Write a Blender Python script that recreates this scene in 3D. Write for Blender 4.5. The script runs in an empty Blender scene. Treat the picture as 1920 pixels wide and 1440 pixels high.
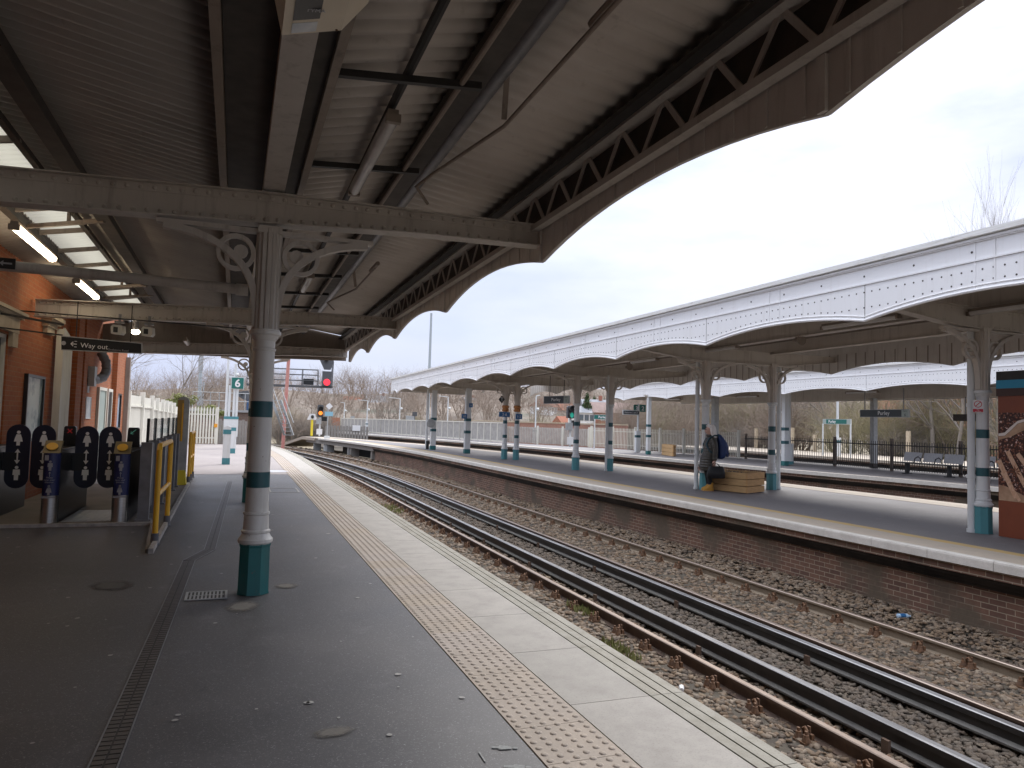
import bpy, math, random
import numpy as np
from mathutils import Vector, Matrix
R = math.radians
rnd = random.Random(7)
scene = bpy.context.scene
COL = scene.collection

# ------------------------------------------------------------------ camera constants (calibrated from the tiles, slabs and columns)
FPX, PITCH, ROLL, YAW, EYE = 1371.96, .0540, .0298, .3593, 1.5294
_F = Vector((math.sin(YAW)*math.cos(PITCH), math.cos(YAW)*math.cos(PITCH), math.sin(PITCH)))
_R0 = Vector((math.cos(YAW), -math.sin(YAW), 0)); _U0 = _R0.cross(_F)
_R = math.cos(ROLL)*_R0 + math.sin(ROLL)*_U0
_U = -math.sin(ROLL)*_R0 + math.cos(ROLL)*_U0
def _ray(px, py): return _F + _R*((px-960)/FPX) + _U*((720-py)/FPX)
_O = Vector((0, 0, EYE))
def atX(px, py, X): d = _ray(px, py); return _O + d*(X/d.x)
def atY(px, py, Y): d = _ray(px, py); return _O + d*(Y/d.y)
def atZ(px, py, Z): d = _ray(px, py); return _O + d*((Z-EYE)/d.z)

# ------------------------------------------------------------------ mesh builder
class MB:
    def __init__(s): s.v = []; s.f = []; s.m = []; s.cm = 0
    def mat(s, i): s.cm = i; return s
    def add(s, vs, fs):
        o = len(s.v); s.v.extend([tuple(p) for p in vs])
        for f in fs: s.f.append(tuple(i+o for i in f)); s.m.append(s.cm)
        return s
    def box(s, x0, x1, y0, y1, z0, z1):
        x0, x1 = sorted((x0, x1)); y0, y1 = sorted((y0, y1)); z0, z1 = sorted((z0, z1))
        return s.add([(x0,y0,z0),(x1,y0,z0),(x1,y1,z0),(x0,y1,z0),(x0,y0,z1),(x1,y0,z1),(x1,y1,z1),(x0,y1,z1)],
                     [(0,3,2,1),(4,5,6,7),(0,1,5,4),(1,2,6,5),(2,3,7,6),(3,0,4,7)])
    def bar(s, a, b, w, h, up=(0,0,1)):
        a = Vector(a); b = Vector(b); d = (b-a).normalized(); up = Vector(up)
        if abs(d.dot(up)) > .98: up = Vector((0,1,0))
        r = d.cross(up).normalized(); u = r.cross(d)
        vs = [p + r*(sx*w/2) + u*(sy*h/2) for p in (a, b) for sx, sy in ((-1,-1),(1,-1),(1,1),(-1,1))]
        return s.add(vs, [(3,2,1,0),(4,5,6,7),(0,1,5,4),(1,2,6,5),(2,3,7,6),(3,0,4,7)])
    def tube(s, pts, r, n=8, cap=True):
        pts = [Vector(p) for p in pts]; k = len(pts)
        rs = r if isinstance(r, (list, tuple)) else [r]*k
        vs = []; fs = []; prev = None
        for i, p in enumerate(pts):
            d = (pts[min(i+1,k-1)] - pts[max(i-1,0)]).normalized()
            if prev is None:
                ref = Vector((0,0,1)) if abs(d.z) < .9 else Vector((0,1,0)); x = d.cross(ref).normalized()
            else: x = (prev - d*prev.dot(d)).normalized()
            prev = x; y = d.cross(x)
            for j in range(n):
                t = 2*math.pi*j/n; vs.append(p + x*(rs[i]*math.cos(t)) + y*(rs[i]*math.sin(t)))
        for i in range(k-1):
            for j in range(n): fs.append((i*n+j, i*n+(j+1)%n, (i+1)*n+(j+1)%n, (i+1)*n+j))
        if cap: fs.append(tuple(range(n-1,-1,-1))); fs.append(tuple((k-1)*n+j for j in range(n)))
        return s.add(vs, fs)
    def lathe(s, prof, c=(0,0,0), n=16, rot=0., ax='z'):
        vs = []; fs = []; k = len(prof)
        for r, z in prof:
            for j in range(n):
                t = rot + 2*math.pi*j/n; a, b = r*math.cos(t), r*math.sin(t)
                q = (a, b, z) if ax == 'z' else ((z, a, b) if ax == 'x' else (b, z, a))
                vs.append((c[0]+q[0], c[1]+q[1], c[2]+q[2]))
        for i in range(k-1):
            for j in range(n): fs.append((i*n+j, i*n+(j+1)%n, (i+1)*n+(j+1)%n, (i+1)*n+j))
        fs.append(tuple(range(n-1,-1,-1))); fs.append(tuple((k-1)*n+j for j in range(n)))
        return s.add(vs, fs)
    def prism(s, poly, o, ux, uy, t):      # 2-D outline on the plane (o, ux, uy), thickened by vector t
        o = Vector(o); ux = Vector(ux); uy = Vector(uy); t = Vector(t); n = len(poly)
        a = [o + ux*x + uy*y for x, y in poly]; b = [p + t for p in a]
        return s.add(a+b, [tuple(range(n-1,-1,-1)), tuple(range(n, 2*n))] + [(i, (i+1)%n, n+(i+1)%n, n+i) for i in range(n)])
    def sweep(s, prof, path, closed=True):     # prof (x,z) carried along path of (dx, y, dz)
        n = len(prof); vs = []; fs = []
        for dx, y, dz in path: vs += [(x+dx, y, z+dz) for x, z in prof]
        m = n if closed else n-1
        for i in range(len(path)-1):
            for j in range(m): fs.append((i*n+j, (i+1)*n+j, (i+1)*n+(j+1)%n, i*n+(j+1)%n))
        if closed: fs.append(tuple(range(n))); fs.append(tuple((len(path)-1)*n+j for j in range(n-1,-1,-1)))
        return s.add(vs, fs)
    def sphere(s, c, rx, ry=None, rz=None, n=10, m=6):
        ry = rx if ry is None else ry; rz = rx if rz is None else rz
        vs = [(c[0],c[1],c[2]-rz)]
        for i in range(1, m):
            a = -math.pi/2 + math.pi*i/m
            for j in range(n):
                t = 2*math.pi*j/n; vs.append((c[0]+rx*math.cos(a)*math.cos(t), c[1]+ry*math.cos(a)*math.sin(t), c[2]+rz*math.sin(a)))
        vs.append((c[0],c[1],c[2]+rz)); L = len(vs)-1; fs = []
        for j in range(n): fs.append((0, 1+(j+1)%n, 1+j)); fs.append((L, L-n+j, L-n+(j+1)%n))
        for i in range(m-2):
            for j in range(n): fs.append((1+i*n+j, 1+i*n+(j+1)%n, 1+(i+1)*n+(j+1)%n, 1+(i+1)*n+j))
        return s.add(vs, fs)
    def loft(s, rings):          # rings: equal-length lists of points
        n = len(rings[0]); vs = [p for r in rings for p in r]; fs = []
        for i in range(len(rings)-1):
            for j in range(n): fs.append((i*n+j, i*n+(j+1)%n, (i+1)*n+(j+1)%n, (i+1)*n+j))
        fs.append(tuple(range(n-1,-1,-1))); fs.append(tuple((len(rings)-1)*n+j for j in range(n)))
        return s.add(vs, fs)
    def build(s, name, mats, parent=None, smooth=True, ang=38, recalc=True):
        me = bpy.data.meshes.new(name)
        off = parent_loc(parent)
        vs = s.v if off == (0,0,0) else [(p[0]-off[0], p[1]-off[1], p[2]-off[2]) for p in s.v]
        me.from_pydata(vs, [], s.f); me.update()
        if recalc and len(s.v) < 60000:
            import bmesh
            b = bmesh.new(); b.from_mesh(me); bmesh.ops.recalc_face_normals(b, faces=b.faces); b.to_mesh(me); b.free()
        for m in (mats if isinstance(mats, (list, tuple)) else [mats]): me.materials.append(m)
        if any(s.m): me.polygons.foreach_set('material_index', s.m)
        if smooth:
            me.polygons.foreach_set('use_smooth', [True]*len(me.polygons)); me.set_sharp_from_angle(angle=R(ang))
        o = bpy.data.objects.new(name, me); COL.objects.link(o)
        if parent: o.parent = parent
        return o
def parent_loc(p):
    x = Vector((0,0,0))
    while p: x = x + p.location; p = p.parent
    return tuple(x)
def tag(o, label, cat, group=None, kind='thing'):
    o['kind'] = kind
    if label: o['label'] = label
    if cat: o['category'] = cat
    if group: o['group'] = group
    return o
def thing(name, label, cat, loc=(0,0,0), group=None):
    o = bpy.data.objects.new(name, None); COL.objects.link(o); o.location = loc; o.empty_display_size = .2
    return tag(o, label, cat, group)
def structure(o, label=None): o['kind'] = 'structure'; return o
def stuff(o, label, cat=None): o['kind'] = 'stuff'; o['label'] = label; o['category'] = cat or o.name.replace('_', ' '); return o
KIDS = {}
def dup(root, loc, label=None, rotz=None, scale=None, group=None):
    def cp(o, par):
        c = o.copy(); COL.objects.link(c)
        if par: c.parent = par
        for ch in KIDS.setdefault(o.name, [x for x in o.children]): cp(ch, c)
        return c
    r = cp(root, None); r.location = loc
    if rotz is not None: r.rotation_euler = (0,0,rotz)
    if scale is not None: r.scale = (scale,)*3 if not isinstance(scale, tuple) else scale
    if label: r['label'] = label
    if group: r['group'] = group
    return r
def text(name, body, size, o, ux, uy, m, parent=None, align='LEFT', bold=0., ext=.0015, sx=1.):
    cu = bpy.data.curves.new(name, 'FONT'); cu.body = body; cu.size = size; cu.extrude = ext; cu.align_x = align; cu.offset = bold; cu.resolution_u = 3
    t = bpy.data.objects.new(name, cu); COL.objects.link(t)
    ux = Vector(ux).normalized(); uy = Vector(uy).normalized(); n = ux.cross(uy)
    off = Vector(parent_loc(parent)); p = Vector(o)-off
    M = Matrix((( ux.x*sx, uy.x, n.x, p.x), (ux.y*sx, uy.y, n.y, p.y), (ux.z*sx, uy.z, n.z, p.z), (0,0,0,1)))
    t.matrix_basis = M
    cu.materials.append(m)
    if parent: t.parent = parent
    return t

# ------------------------------------------------------------------ materials
def nodes(name):
    m = bpy.data.materials.new(name); m.use_nodes = True
    t = m.node_tree; b = t.nodes['Principled BSDF']; return m, t, b
def N(t, typ, **kw):
    n = t.nodes.new(typ)
    for k, v in kw.items():
        if k.startswith('i_'): n.inputs[k[2:].replace('_', ' ')].default_value = v
        else: setattr(n, k, v)
    return n
def rgba(c): return (c[0], c[1], c[2], 1)
def mixc(t, fac, a, b):
    n = t.nodes.new('ShaderNodeMix'); n.data_type = 'RGBA'
    for sock, val in ((n.inputs[0], fac), (n.inputs[6], a), (n.inputs[7], b)):
        if isinstance(val, (int, float)): sock.default_value = val
        elif isinstance(val, tuple): sock.default_value = rgba(val)
        else: t.links.new(val, sock)
    return n.outputs[2]
def ramp(t, fac, a, b):
    n = t.nodes.new('ShaderNodeMapRange'); n.inputs[1].default_value = a; n.inputs[2].default_value = b
    t.links.new(fac, n.inputs[0]); return n.outputs[0]
def noise(t, scale, detail=5, rough=.6, vec=None):
    n = N(t, 'ShaderNodeTexNoise'); n.inputs['Scale'].default_value = scale; n.inputs['Detail'].default_value = detail; n.inputs['Roughness'].default_value = rough
    if vec is None:
        tc = t.nodes.new('ShaderNodeTexCoord'); vec = tc.outputs['Object']
    t.links.new(vec, n.inputs['Vector']); return n.outputs['Fac']
def stretch(t, s):
    tc = t.nodes.new('ShaderNodeTexCoord'); mp = t.nodes.new('ShaderNodeMapping'); mp.inputs['Scale'].default_value = s
    t.links.new(tc.outputs['Object'], mp.inputs['Vector']); return mp.outputs['Vector']
def bump(t, b, h, strength, dist=.01):
    n = t.nodes.new('ShaderNodeBump'); n.inputs['Strength'].default_value = strength; n.inputs['Distance'].default_value = dist
    t.links.new(h, n.inputs['Height']); t.links.new(n.outputs[0], b.inputs['Normal'])
def mat(name, c1, c2=None, scale=4, rough=.6, metal=0., bmp=0., bscale=40, str3=None, lo=.35, hi=.65, dirt=None, dscale=1.5, dlo=.5, dhi=.75):
    m, t, b = nodes(name)
    col = None
    if c2 is not None:
        f = ramp(t, noise(t, scale, vec=stretch(t, str3) if str3 else None), lo, hi); col = mixc(t, f, c1, c2)
    if dirt is not None:
        f = ramp(t, noise(t, dscale, 8, .7, vec=stretch(t, str3) if str3 else None), dlo, dhi); col = mixc(t, f, col if col is not None else c1, dirt)
    if col is None: b.inputs['Base Color'].default_value = rgba(c1)
    else: t.links.new(col, b.inputs['Base Color'])
    b.inputs['Roughness'].default_value = rough; b.inputs['Metallic'].default_value = metal
    if bmp: bump(t, b, noise(t, bscale, 6), bmp)
    return m
def emis(name, c, s):
    m, t, b = nodes(name); b.inputs['Base Color'].default_value = rgba(c); b.inputs['Emission Color'].default_value = rgba(c); b.inputs['Emission Strength'].default_value = s; return m
def glass(name, tint=(.9,.95,.95), a=.25, rough=.05):
    m, t, b = nodes(name); b.inputs['Base Color'].default_value = rgba(tint); b.inputs['Roughness'].default_value = rough; b.inputs['Alpha'].default_value = a; return m
def brick(name, c1, c2, mortar, soot, axes='yz', bw=.225, rh=.075, sootf=(.45,.7), patch=None, bmp=.5, soots=.6):
    m, t, b = nodes(name)
    tc = t.nodes.new('ShaderNodeTexCoord'); sp = t.nodes.new('ShaderNodeSeparateXYZ'); cb = t.nodes.new('ShaderNodeCombineXYZ')
    t.links.new(tc.outputs['Object'], sp.inputs[0]); t.links.new(sp.outputs['xyz'.index(axes[0])], cb.inputs[0]); t.links.new(sp.outputs['xyz'.index(axes[1])], cb.inputs[1])
    br = t.nodes.new('ShaderNodeTexBrick'); br.inputs['Scale'].default_value = 1; br.inputs['Brick Width'].default_value = bw; br.inputs['Row Height'].default_value = rh
    br.inputs['Mortar Size'].default_value = .006; br.inputs['Mortar Smooth'].default_value = .3; br.inputs['Bias'].default_value = -.1
    br.inputs['Color1'].default_value = rgba(c1); br.inputs['Color2'].default_value = rgba(c2); br.inputs['Mortar'].default_value = rgba(mortar)
    t.links.new(cb.outputs[0], br.inputs['Vector'])
    col = br.outputs['Color']
    if patch is not None: col = mixc(t, ramp(t, noise(t, .9, 3, .5), .5, .62), col, patch)
    f = ramp(t, noise(t, soots, 7, .65), *sootf); col = mixc(t, f, col, soot)
    v = mixc(t, ramp(t, noise(t, 14, 4), .3, .7), col, (0,0,0)); 
    col = mixc(t, .22, col, v)
    t.links.new(col, b.inputs['Base Color']); b.inputs['Roughness'].default_value = .85
    iv = t.nodes.new('ShaderNodeMath'); iv.operation = 'SUBTRACT'; iv.inputs[0].default_value = 1; t.links.new(br.outputs['Fac'], iv.inputs[1])
    bump(t, b, iv.outputs[0], bmp, .008)
    return m
def grime(name, c1, c2, streak, rough=.5, chips=None):       # painted metal: patchy tone and vertical dirt runs
    m, t, b = nodes(name)
    col = mixc(t, ramp(t, noise(t, 2.2, 6, .65), .35, .7), c1, c2)
    f = ramp(t, noise(t, 1., 7, .7, vec=stretch(t, (9,9,.8))), .52, .8); col = mixc(t, f, col, streak)
    if chips: col = mixc(t, ramp(t, noise(t, 21, 5, .65), .665, .69), col, chips)
    t.links.new(col, b.inputs['Base Color']); b.inputs['Roughness'].default_value = rough
    bump(t, b, noise(t, 90, 3), .08)
    return m
def asphalt(name, c1, c2, sp, rough=.6):
    m, t, b = nodes(name)
    col = mixc(t, ramp(t, noise(t, .55, 7, .62), .32, .68), c1, c2)
    f = ramp(t, noise(t, 2.6, 8, .75), .56, .78); col = mixc(t, f, col, tuple(x*1.35 for x in c2)); col = mixc(t, ramp(t, noise(t, 7, 6, .7), .62, .74), col, tuple(x*.75 for x in c1))
    f2 = ramp(t, noise(t, 95, 4, .8), .57, .70); col = mixc(t, f2, col, sp)
    t.links.new(col, b.inputs['Base Color'])
    t.links.new(ramp(t, noise(t, 1.3, 6), .3, .8), b.inputs['Roughness']) if False else None
    rr = t.nodes.new('ShaderNodeMapRange'); rr.inputs[3].default_value = rough-.12; rr.inputs[4].default_value = rough+.15
    t.links.new(noise(t, 1.1, 6, .6), rr.inputs[0]); t.links.new(rr.outputs[0], b.inputs['Roughness'])
    bump(t, b, noise(t, 220, 3, .7), .35, .004)
    return m
def stone(name, cols, rough=.9):
    m, t, b = nodes(name)
    g = t.nodes.new('ShaderNodeNewGeometry'); cr = t.nodes.new('ShaderNodeValToRGB'); e = cr.color_ramp.elements
    while len(e) < len(cols): e.new(.5)
    for i, c in enumerate(cols): e[i].position = i/(len(cols)-1); e[i].color = rgba(c)
    t.links.new(g.outputs['Random Per Island'], cr.inputs[0])
    # brake dust darkens the strip between the two tracks, the far four-foot is cleaner
    tc = t.nodes.new('ShaderNodeTexCoord'); sp = t.nodes.new('ShaderNodeSeparateXYZ'); t.links.new(tc.outputs['Object'], sp.inputs[0])
    f = ramp(t, sp.outputs[0], 5.0, 5.3); f2 = ramp(t, sp.outputs[0], 6.6, 6.3)
    mu = t.nodes.new('ShaderNodeMath'); mu.operation = 'MULTIPLY'; t.links.new(f, mu.inputs[0]); t.links.new(f2, mu.inputs[1])
    mu2 = t.nodes.new('ShaderNodeMath'); mu2.operation = 'MULTIPLY'; mu2.inputs[1].default_value = .62; t.links.new(mu.outputs[0], mu2.inputs[0])
    col = mixc(t, mu2.outputs[0], cr.outputs[0], (.085,.072,.06))
    t.links.new(col, b.inputs['Base Color']); b.inputs['Roughness'].default_value = rough
    bump(t, b, noise(t, 60, 4), .3, .01)
    return m
def tiles(name, c1, c2, c3, step, dirt, axis=1):
    m, t, b = nodes(name)
    tc = t.nodes.new('ShaderNodeTexCoord'); sp = t.nodes.new('ShaderNodeSeparateXYZ'); t.links.new(tc.outputs['Object'], sp.inputs[0])
    d = t.nodes.new('ShaderNodeMath'); d.operation = 'DIVIDE'; d.inputs[1].default_value = step; t.links.new(sp.outputs[axis], d.inputs[0])
    fl = t.nodes.new('ShaderNodeMath'); fl.operation = 'FLOOR'; t.links.new(d.outputs[0], fl.inputs[0])
    wn = t.nodes.new('ShaderNodeTexWhiteNoise'); wn.noise_dimensions = '1D'; t.links.new(fl.outputs[0], wn.inputs['W'])
    col = mixc(t, wn.outputs['Value'], c1, c2)
    col = mixc(t, ramp(t, noise(t, 5, 8, .7), .42, .75), col, c3)
    col = mixc(t, ramp(t, noise(t, 90, 3, .6), .55, .85), col, dirt)
    t.links.new(col, b.inputs['Base Color']); b.inputs['Roughness'].default_value = .8
    bump(t, b, noise(t, 140, 3), .2, .003)
    return m
M = {}
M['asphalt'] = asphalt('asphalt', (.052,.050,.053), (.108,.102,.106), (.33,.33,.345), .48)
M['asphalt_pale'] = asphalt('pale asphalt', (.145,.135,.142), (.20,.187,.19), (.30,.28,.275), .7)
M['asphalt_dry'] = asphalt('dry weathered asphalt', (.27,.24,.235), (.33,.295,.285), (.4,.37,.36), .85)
M['tactile'] = tiles('buff blister tile', (.435,.375,.33), (.43,.355,.28), (.345,.295,.25), .4, (.25,.21,.18))
M['coping'] = tiles('coping slab', (.385,.36,.325), (.415,.385,.35), (.31,.285,.26), .93, (.22,.205,.185))
M['moss'] = tiles('mossy coping edge', (.36,.335,.285), (.34,.32,.275), (.23,.21,.165), .93, (.13,.12,.095))
M['buff'] = tiles('worn buff paving', (.44,.375,.305), (.47,.40,.315), (.38,.33,.28), .4, (.30,.255,.21))
M['ochre'] = tiles('yellow ochre line', (.52,.37,.15), (.54,.37,.13), (.44,.35,.22), .4, (.35,.27,.15))
M['white_edge'] = tiles('white painted edge', (.68,.65,.60), (.64,.605,.56), (.53,.50,.455), .93, (.40,.365,.33))
M['gap'] = mat('dark joint', (.03,.028,.025))
M['earth'] = mat('oily ballast base', (.10,.082,.06), (.06,.05,.04), 3, .95, bmp=.8, bscale=25)
M['ballast'] = stone('ballast stone', [(.19,.13,.082), (.14,.095,.063), (.235,.172,.115), (.105,.082,.064), (.275,.22,.165), (.175,.127,.09), (.075,.06,.05)])
M['timber'] = mat('weathered sleeper', (.085,.068,.05), (.125,.102,.078), 6, .9, bmp=.5, bscale=60, str3=(1,12,12))
M['rust'] = mat('rusty rail', (.07,.042,.031), (.115,.072,.05), 8, .7, bmp=.15, bscale=60)
M['rust_grey'] = mat('dusty rail', (.20,.155,.11), (.26,.21,.155), 8, .7, bmp=.15, bscale=60)
M['rust_bright'] = mat('orange rust', (.19,.098,.05), (.12,.07,.045), 30, .8, bmp=.3, bscale=80)
M['railtop'] = mat('polished rail head', (.55,.52,.52), (.40,.36,.36), 3, .28, .9, str3=(8,.6,8))
M['railtop_brown'] = mat('worn brown rail head', (.46,.37,.31), (.38,.30,.25), 3, .34, .7, str3=(8,.6,8))
M['condtop'] = mat('conductor contact face', (.50,.49,.49), (.27,.265,.27), 3, .34, .7, str3=(9,.5,9))
M['condside'] = mat('black conductor rail', (.022,.021,.022), (.04,.036,.034), 6, .42)
M['condfoot'] = mat('grey conductor foot', (.14,.135,.125), (.10,.095,.09), 6, .7)
M['ceramic'] = mat('brown insulator', (.12,.08,.06), rough=.3)
M['brick_dark'] = brick('sooty platform brick', (.235,.128,.09), (.14,.078,.06), (.44,.37,.28), (.05,.042,.038), 'yz', patch=(.15,.115,.083), sootf=(.55,.82))
M['brick_black'] = brick('black corbel brick', (.055,.045,.038), (.075,.06,.048), (.06,.05,.043), (.018,.016,.015), 'yz', sootf=(.35,.65))  # near black bricks for the stepped courses below the coping
M['brick_red'] = brick('orange red station brick', (.36,.10,.032), (.42,.13,.042), (.36,.19,.1), (.20,.065,.03), 'yz', sootf=(.5,.85), bmp=.35)
M['brick_far'] = brick('red garden wall brick', (.42,.21,.15), (.36,.17,.12), (.45,.36,.3), (.28,.17,.13), 'yz')
M['brick_bridge'] = brick('bridge brick', (.22,.15,.115), (.17,.115,.095), (.24,.2,.17), (.12,.085,.07), 'xz')
M['cream'] = grime('cream ironwork paint', (.49,.455,.415), (.42,.385,.345), (.26,.225,.195), .55)
M['cream_l'] = grime('clean cream ironwork paint', (.60,.55,.49), (.54,.485,.425), (.33,.28,.235), .55)
M['sheet_l'] = grime('pale corrugated sheet', (.64,.585,.52), (.57,.515,.45), (.34,.29,.24), .6)
M['cream_dark'] = grime('dingy cream paint', (.27,.22,.18), (.22,.18,.145), (.12,.095,.075), .6)
M['cream_board'] = grime('cream valance boards', (.62,.59,.55), (.55,.515,.475), (.38,.345,.305), .65)
M['column'] = grime('pale grey column paint', (.66,.65,.62), (.60,.585,.55), (.42,.39,.35), .4, (.20,.14,.10))
M['column_white'] = grime('white column paint', (.70,.72,.72), (.64,.66,.66), (.5,.49,.45), .4)
M['teal'] = grime('dark teal paint', (.022,.155,.155), (.018,.125,.13), (.05,.09,.08), .38, (.12,.11,.095))
M['teal_pale'] = grime('teal paint', (.075,.26,.29), (.06,.225,.255), (.10,.2,.2), .42)
M['tealband'] = mat('teal band', (.02,.085,.10), (.025,.10,.115), 6, .45)
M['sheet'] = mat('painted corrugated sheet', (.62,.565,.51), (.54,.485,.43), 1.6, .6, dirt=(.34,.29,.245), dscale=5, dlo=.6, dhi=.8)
M['sheet_top'] = mat('grey roof sheet', (.25,.25,.25), (.33,.33,.32), 2, .7)
M['black'] = mat('black iron', (.018,.017,.017), (.03,.028,.027), 6, .55)
M['soot_or_shade'] = mat('soot or shade dark', (.05,.042,.037), (.075,.063,.053), 6, .7)  # sooty steel, and the painted shade of two voids under the roof
M['seatsteel'] = mat('perforated seat steel', (.40,.40,.41), (.33,.33,.34), 20, .5, .2)
M['sheet_darker'] = mat('darker corrugated sheet', (.40,.365,.33), (.33,.30,.27), 1.6, .6, dirt=(.2,.17,.145), dscale=5, dlo=.6, dhi=.8)  # darker tone of the roof sheet, used on the left slopes
M['greysteel'] = mat('grey steel', (.24,.24,.25), (.18,.18,.19), 6, .45, .3)
M['steel'] = mat('brushed stainless', (.55,.54,.52), (.45,.44,.42), 5, .32, .9, str3=(1,1,20))
M['galv'] = mat('galvanised steel', (.45,.46,.46), (.36,.37,.37), 9, .5, .4)
M['white'] = grime('white enamel', (.86,.86,.87), (.82,.82,.84), (.66,.645,.62), .45)
M['valance_white'] = grime('white fascia paint', (.92,.92,.92), (.90,.90,.90), (.80,.79,.77), .45)
M['valance_dirt'] = mat('dirty gutter lip', (.86,.86,.84), (.74,.72,.67), 3, .55, str3=(6,.7,14), dirt=(.2,.17,.13), dscale=4, dlo=.58, dhi=.72)
M['yellow'] = mat('yellow handrail', (.86,.48,.03), (.78,.42,.03), 8, .4)
M['sunyellow'] = mat('bright yellow plate', (.78,.62,.04), rough=.5)
M['creamfence'] = grime('cream painted fence', (.72,.70,.62), (.66,.64,.56), (.5,.46,.38), .6)
M['oldwood'] = mat('grey weathered board', (.31,.29,.265), (.22,.205,.19), 5, .9, bmp=.3, bscale=30, str3=(8,8,.6))
M['planter'] = mat('larch planter board', (.60,.39,.19), (.50,.32,.15), 3, .75, bmp=.2, bscale=30, str3=(2,2,14), dirt=(.2,.11,.05), dscale=9, dlo=.66, dhi=.74)
M['planter_end'] = mat('larch planter end', (.58,.34,.15), (.48,.28,.115), 3, .75, bmp=.2, bscale=30, str3=(2,2,14))
M['soil'] = mat('planter soil', (.05,.038,.028), (.09,.07,.05), 20, .95, bmp=.8)
M['navy'] = mat('navy paddle', (.010,.013,.032), rough=.35)
M['label_blue'] = mat('blue label', (.022,.03,.115), rough=.4)
M['ink'] = mat('white print', (.78,.78,.78), rough=.5)
M['ink_dim'] = mat('worn white print', (.36,.36,.38), rough=.5)
M['dark'] = mat('near black panel', (.012,.013,.014), rough=.35)
M['signdark'] = mat('dark slate sign', (.022,.034,.04), rough=.35)
M['signgreen'] = mat('green sign', (.015,.15,.125), rough=.4)
M['signgrey'] = mat('grey green sign panel', (.36,.42,.39), rough=.5)
M['signblue'] = mat('blue sign', (.02,.12,.30), rough=.4)
M['signred'] = mat('red print', (.55,.03,.05), rough=.4)
M['glass'] = glass('clear screen', (.75,.85,.83), .32)
M['window'] = mat('window glass', (.10,.12,.13), rough=.08)
M['paper'] = mat('printed paper', (.62,.64,.66), (.42,.47,.52), 7, .4)
M['rubber'] = mat('grey socket', (.13,.13,.14), rough=.6)
M['tube_on'] = emis('lit tube', (1,.84,.60), 9)
M['tube_dim'] = mat('unlit tube diffuser', (.60,.58,.56), (.5,.48,.46), 4, .25)
M['lamp_red'] = emis('red aspect', (1,.03,.05), .9)
M['lamp_amber'] = emis('amber aspect', (1,.25,.03), 1.0)
M['lamp_green'] = emis('green aspect', (.03,.34,.25), .4)
M['signal'] = mat('signal head grey', (.085,.088,.095), rough=.5)
M['pink'] = mat('faded red pole', (.52,.2,.17), (.56,.28,.24), 5, .6)
M['mastblue'] = mat('pale blue grey mast', (.40,.45,.48), rough=.5)
M['plaster'] = mat('cream stone', (.52,.44,.32), (.44,.36,.26), 5, .8)
M['concrete'] = mat('gate floor concrete', (.17,.145,.12), (.22,.19,.16), 2, .8, bmp=.2)
M['kerb_white'] = mat('worn kerb edge', (.46,.43,.4), (.30,.28,.26), 12, .8)
M['gum'] = mat('old chewing gum', (.42,.41,.39), (.33,.32,.31), 9, .8)
M['patch'] = mat('pale dust patch', (.19,.175,.155), (.15,.14,.13), 5, .9)
M['darkpatch'] = mat('damp asphalt patch', (.05,.048,.048), (.065,.06,.06), 5, .5)
M['faded'] = mat('faded stencil paint', (.36,.37,.36), (.22,.225,.225), 60, .8)
# ---- skylight sheet lets the daylight through
m, t, b = nodes('skylight sheet'); tr = N(t, 'ShaderNodeBsdfTranslucent'); tr.inputs[0].default_value = (.55,.535,.48,1)
t.links.new(tr.outputs[0], t.nodes['Material Output'].inputs[0]); M['skylight'] = m
# ------------------------------------------------------------------ world, sun, camera
world = bpy.data.worlds.new('World'); scene.world = world; world.use_nodes = True
wt = world.node_tree; bg = wt.nodes['Background']
SUN_EL, SUN_AZ = R(38), R(38)              # azimuth measured from +Y towards +X
sky = wt.nodes.new('ShaderNodeTexSky'); sky.sky_type = 'NISHITA'; sky.sun_disc = False
sky.sun_elevation = SUN_EL; sky.sun_rotation = SUN_AZ; sky.air_density = 1.2; sky.dust_density = 1.
tc = wt.nodes.new('ShaderNodeTexCoord'); sp = wt.nodes.new('ShaderNodeSeparateXYZ'); wt.links.new(tc.outputs['Generated'], sp.inputs[0])
mp = wt.nodes.new('ShaderNodeMapping'); mp.inputs['Scale'].default_value = (1.3, 1.3, 4.2); wt.links.new(tc.outputs['Generated'], mp.inputs[0])
n1 = noise(wt, 1.9, 7, .55, mp.outputs[0])
n2 = noise(wt, 1.1, 4, .5, mp.outputs[0])
def mth(op, a, b):
    n = wt.nodes.new('ShaderNodeMath'); n.operation = op
    for i, v in enumerate((a, b)):
        if isinstance(v, (int, float)): n.inputs[i].default_value = v
        else: wt.links.new(v, n.inputs[i])
    return n.outputs[0]
el = mth('POWER', ramp(wt, sp.outputs[2], 0, .95), 3.2)
cloud = mixc(wt, el, (4.1,4.4,5.6), (34.,34.5,36.))            # overcast sky: the zenith is brighter than the horizon
sd = Vector((math.sin(SUN_AZ)*math.cos(SUN_EL), math.cos(SUN_AZ)*math.cos(SUN_EL), math.sin(SUN_EL)))
dt = wt.nodes.new('ShaderNodeVectorMath'); dt.operation = 'DOT_PRODUCT'; dt.inputs[1].default_value = sd; wt.links.new(tc.outputs['Generated'], dt.inputs[0])
glow = mth('POWER', mth('MAXIMUM', dt.outputs['Value'], 0.), 9)
gl = mixc(wt, mth('MULTIPLY', glow, .5), cloud, (12.,12.1,12.4))
vary = mixc(wt, ramp(wt, n1, .3, .7), gl, (8.2,8.6,9.7))
shade = mixc(wt, mth('MULTIPLY', ramp(wt, n1, .36, .64), .85), gl, (3.7,4.2,5.6))
skyc = mixc(wt, mth('MULTIPLY', ramp(wt, n2, .5, .75), .15), shade, sky.outputs[0])
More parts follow.
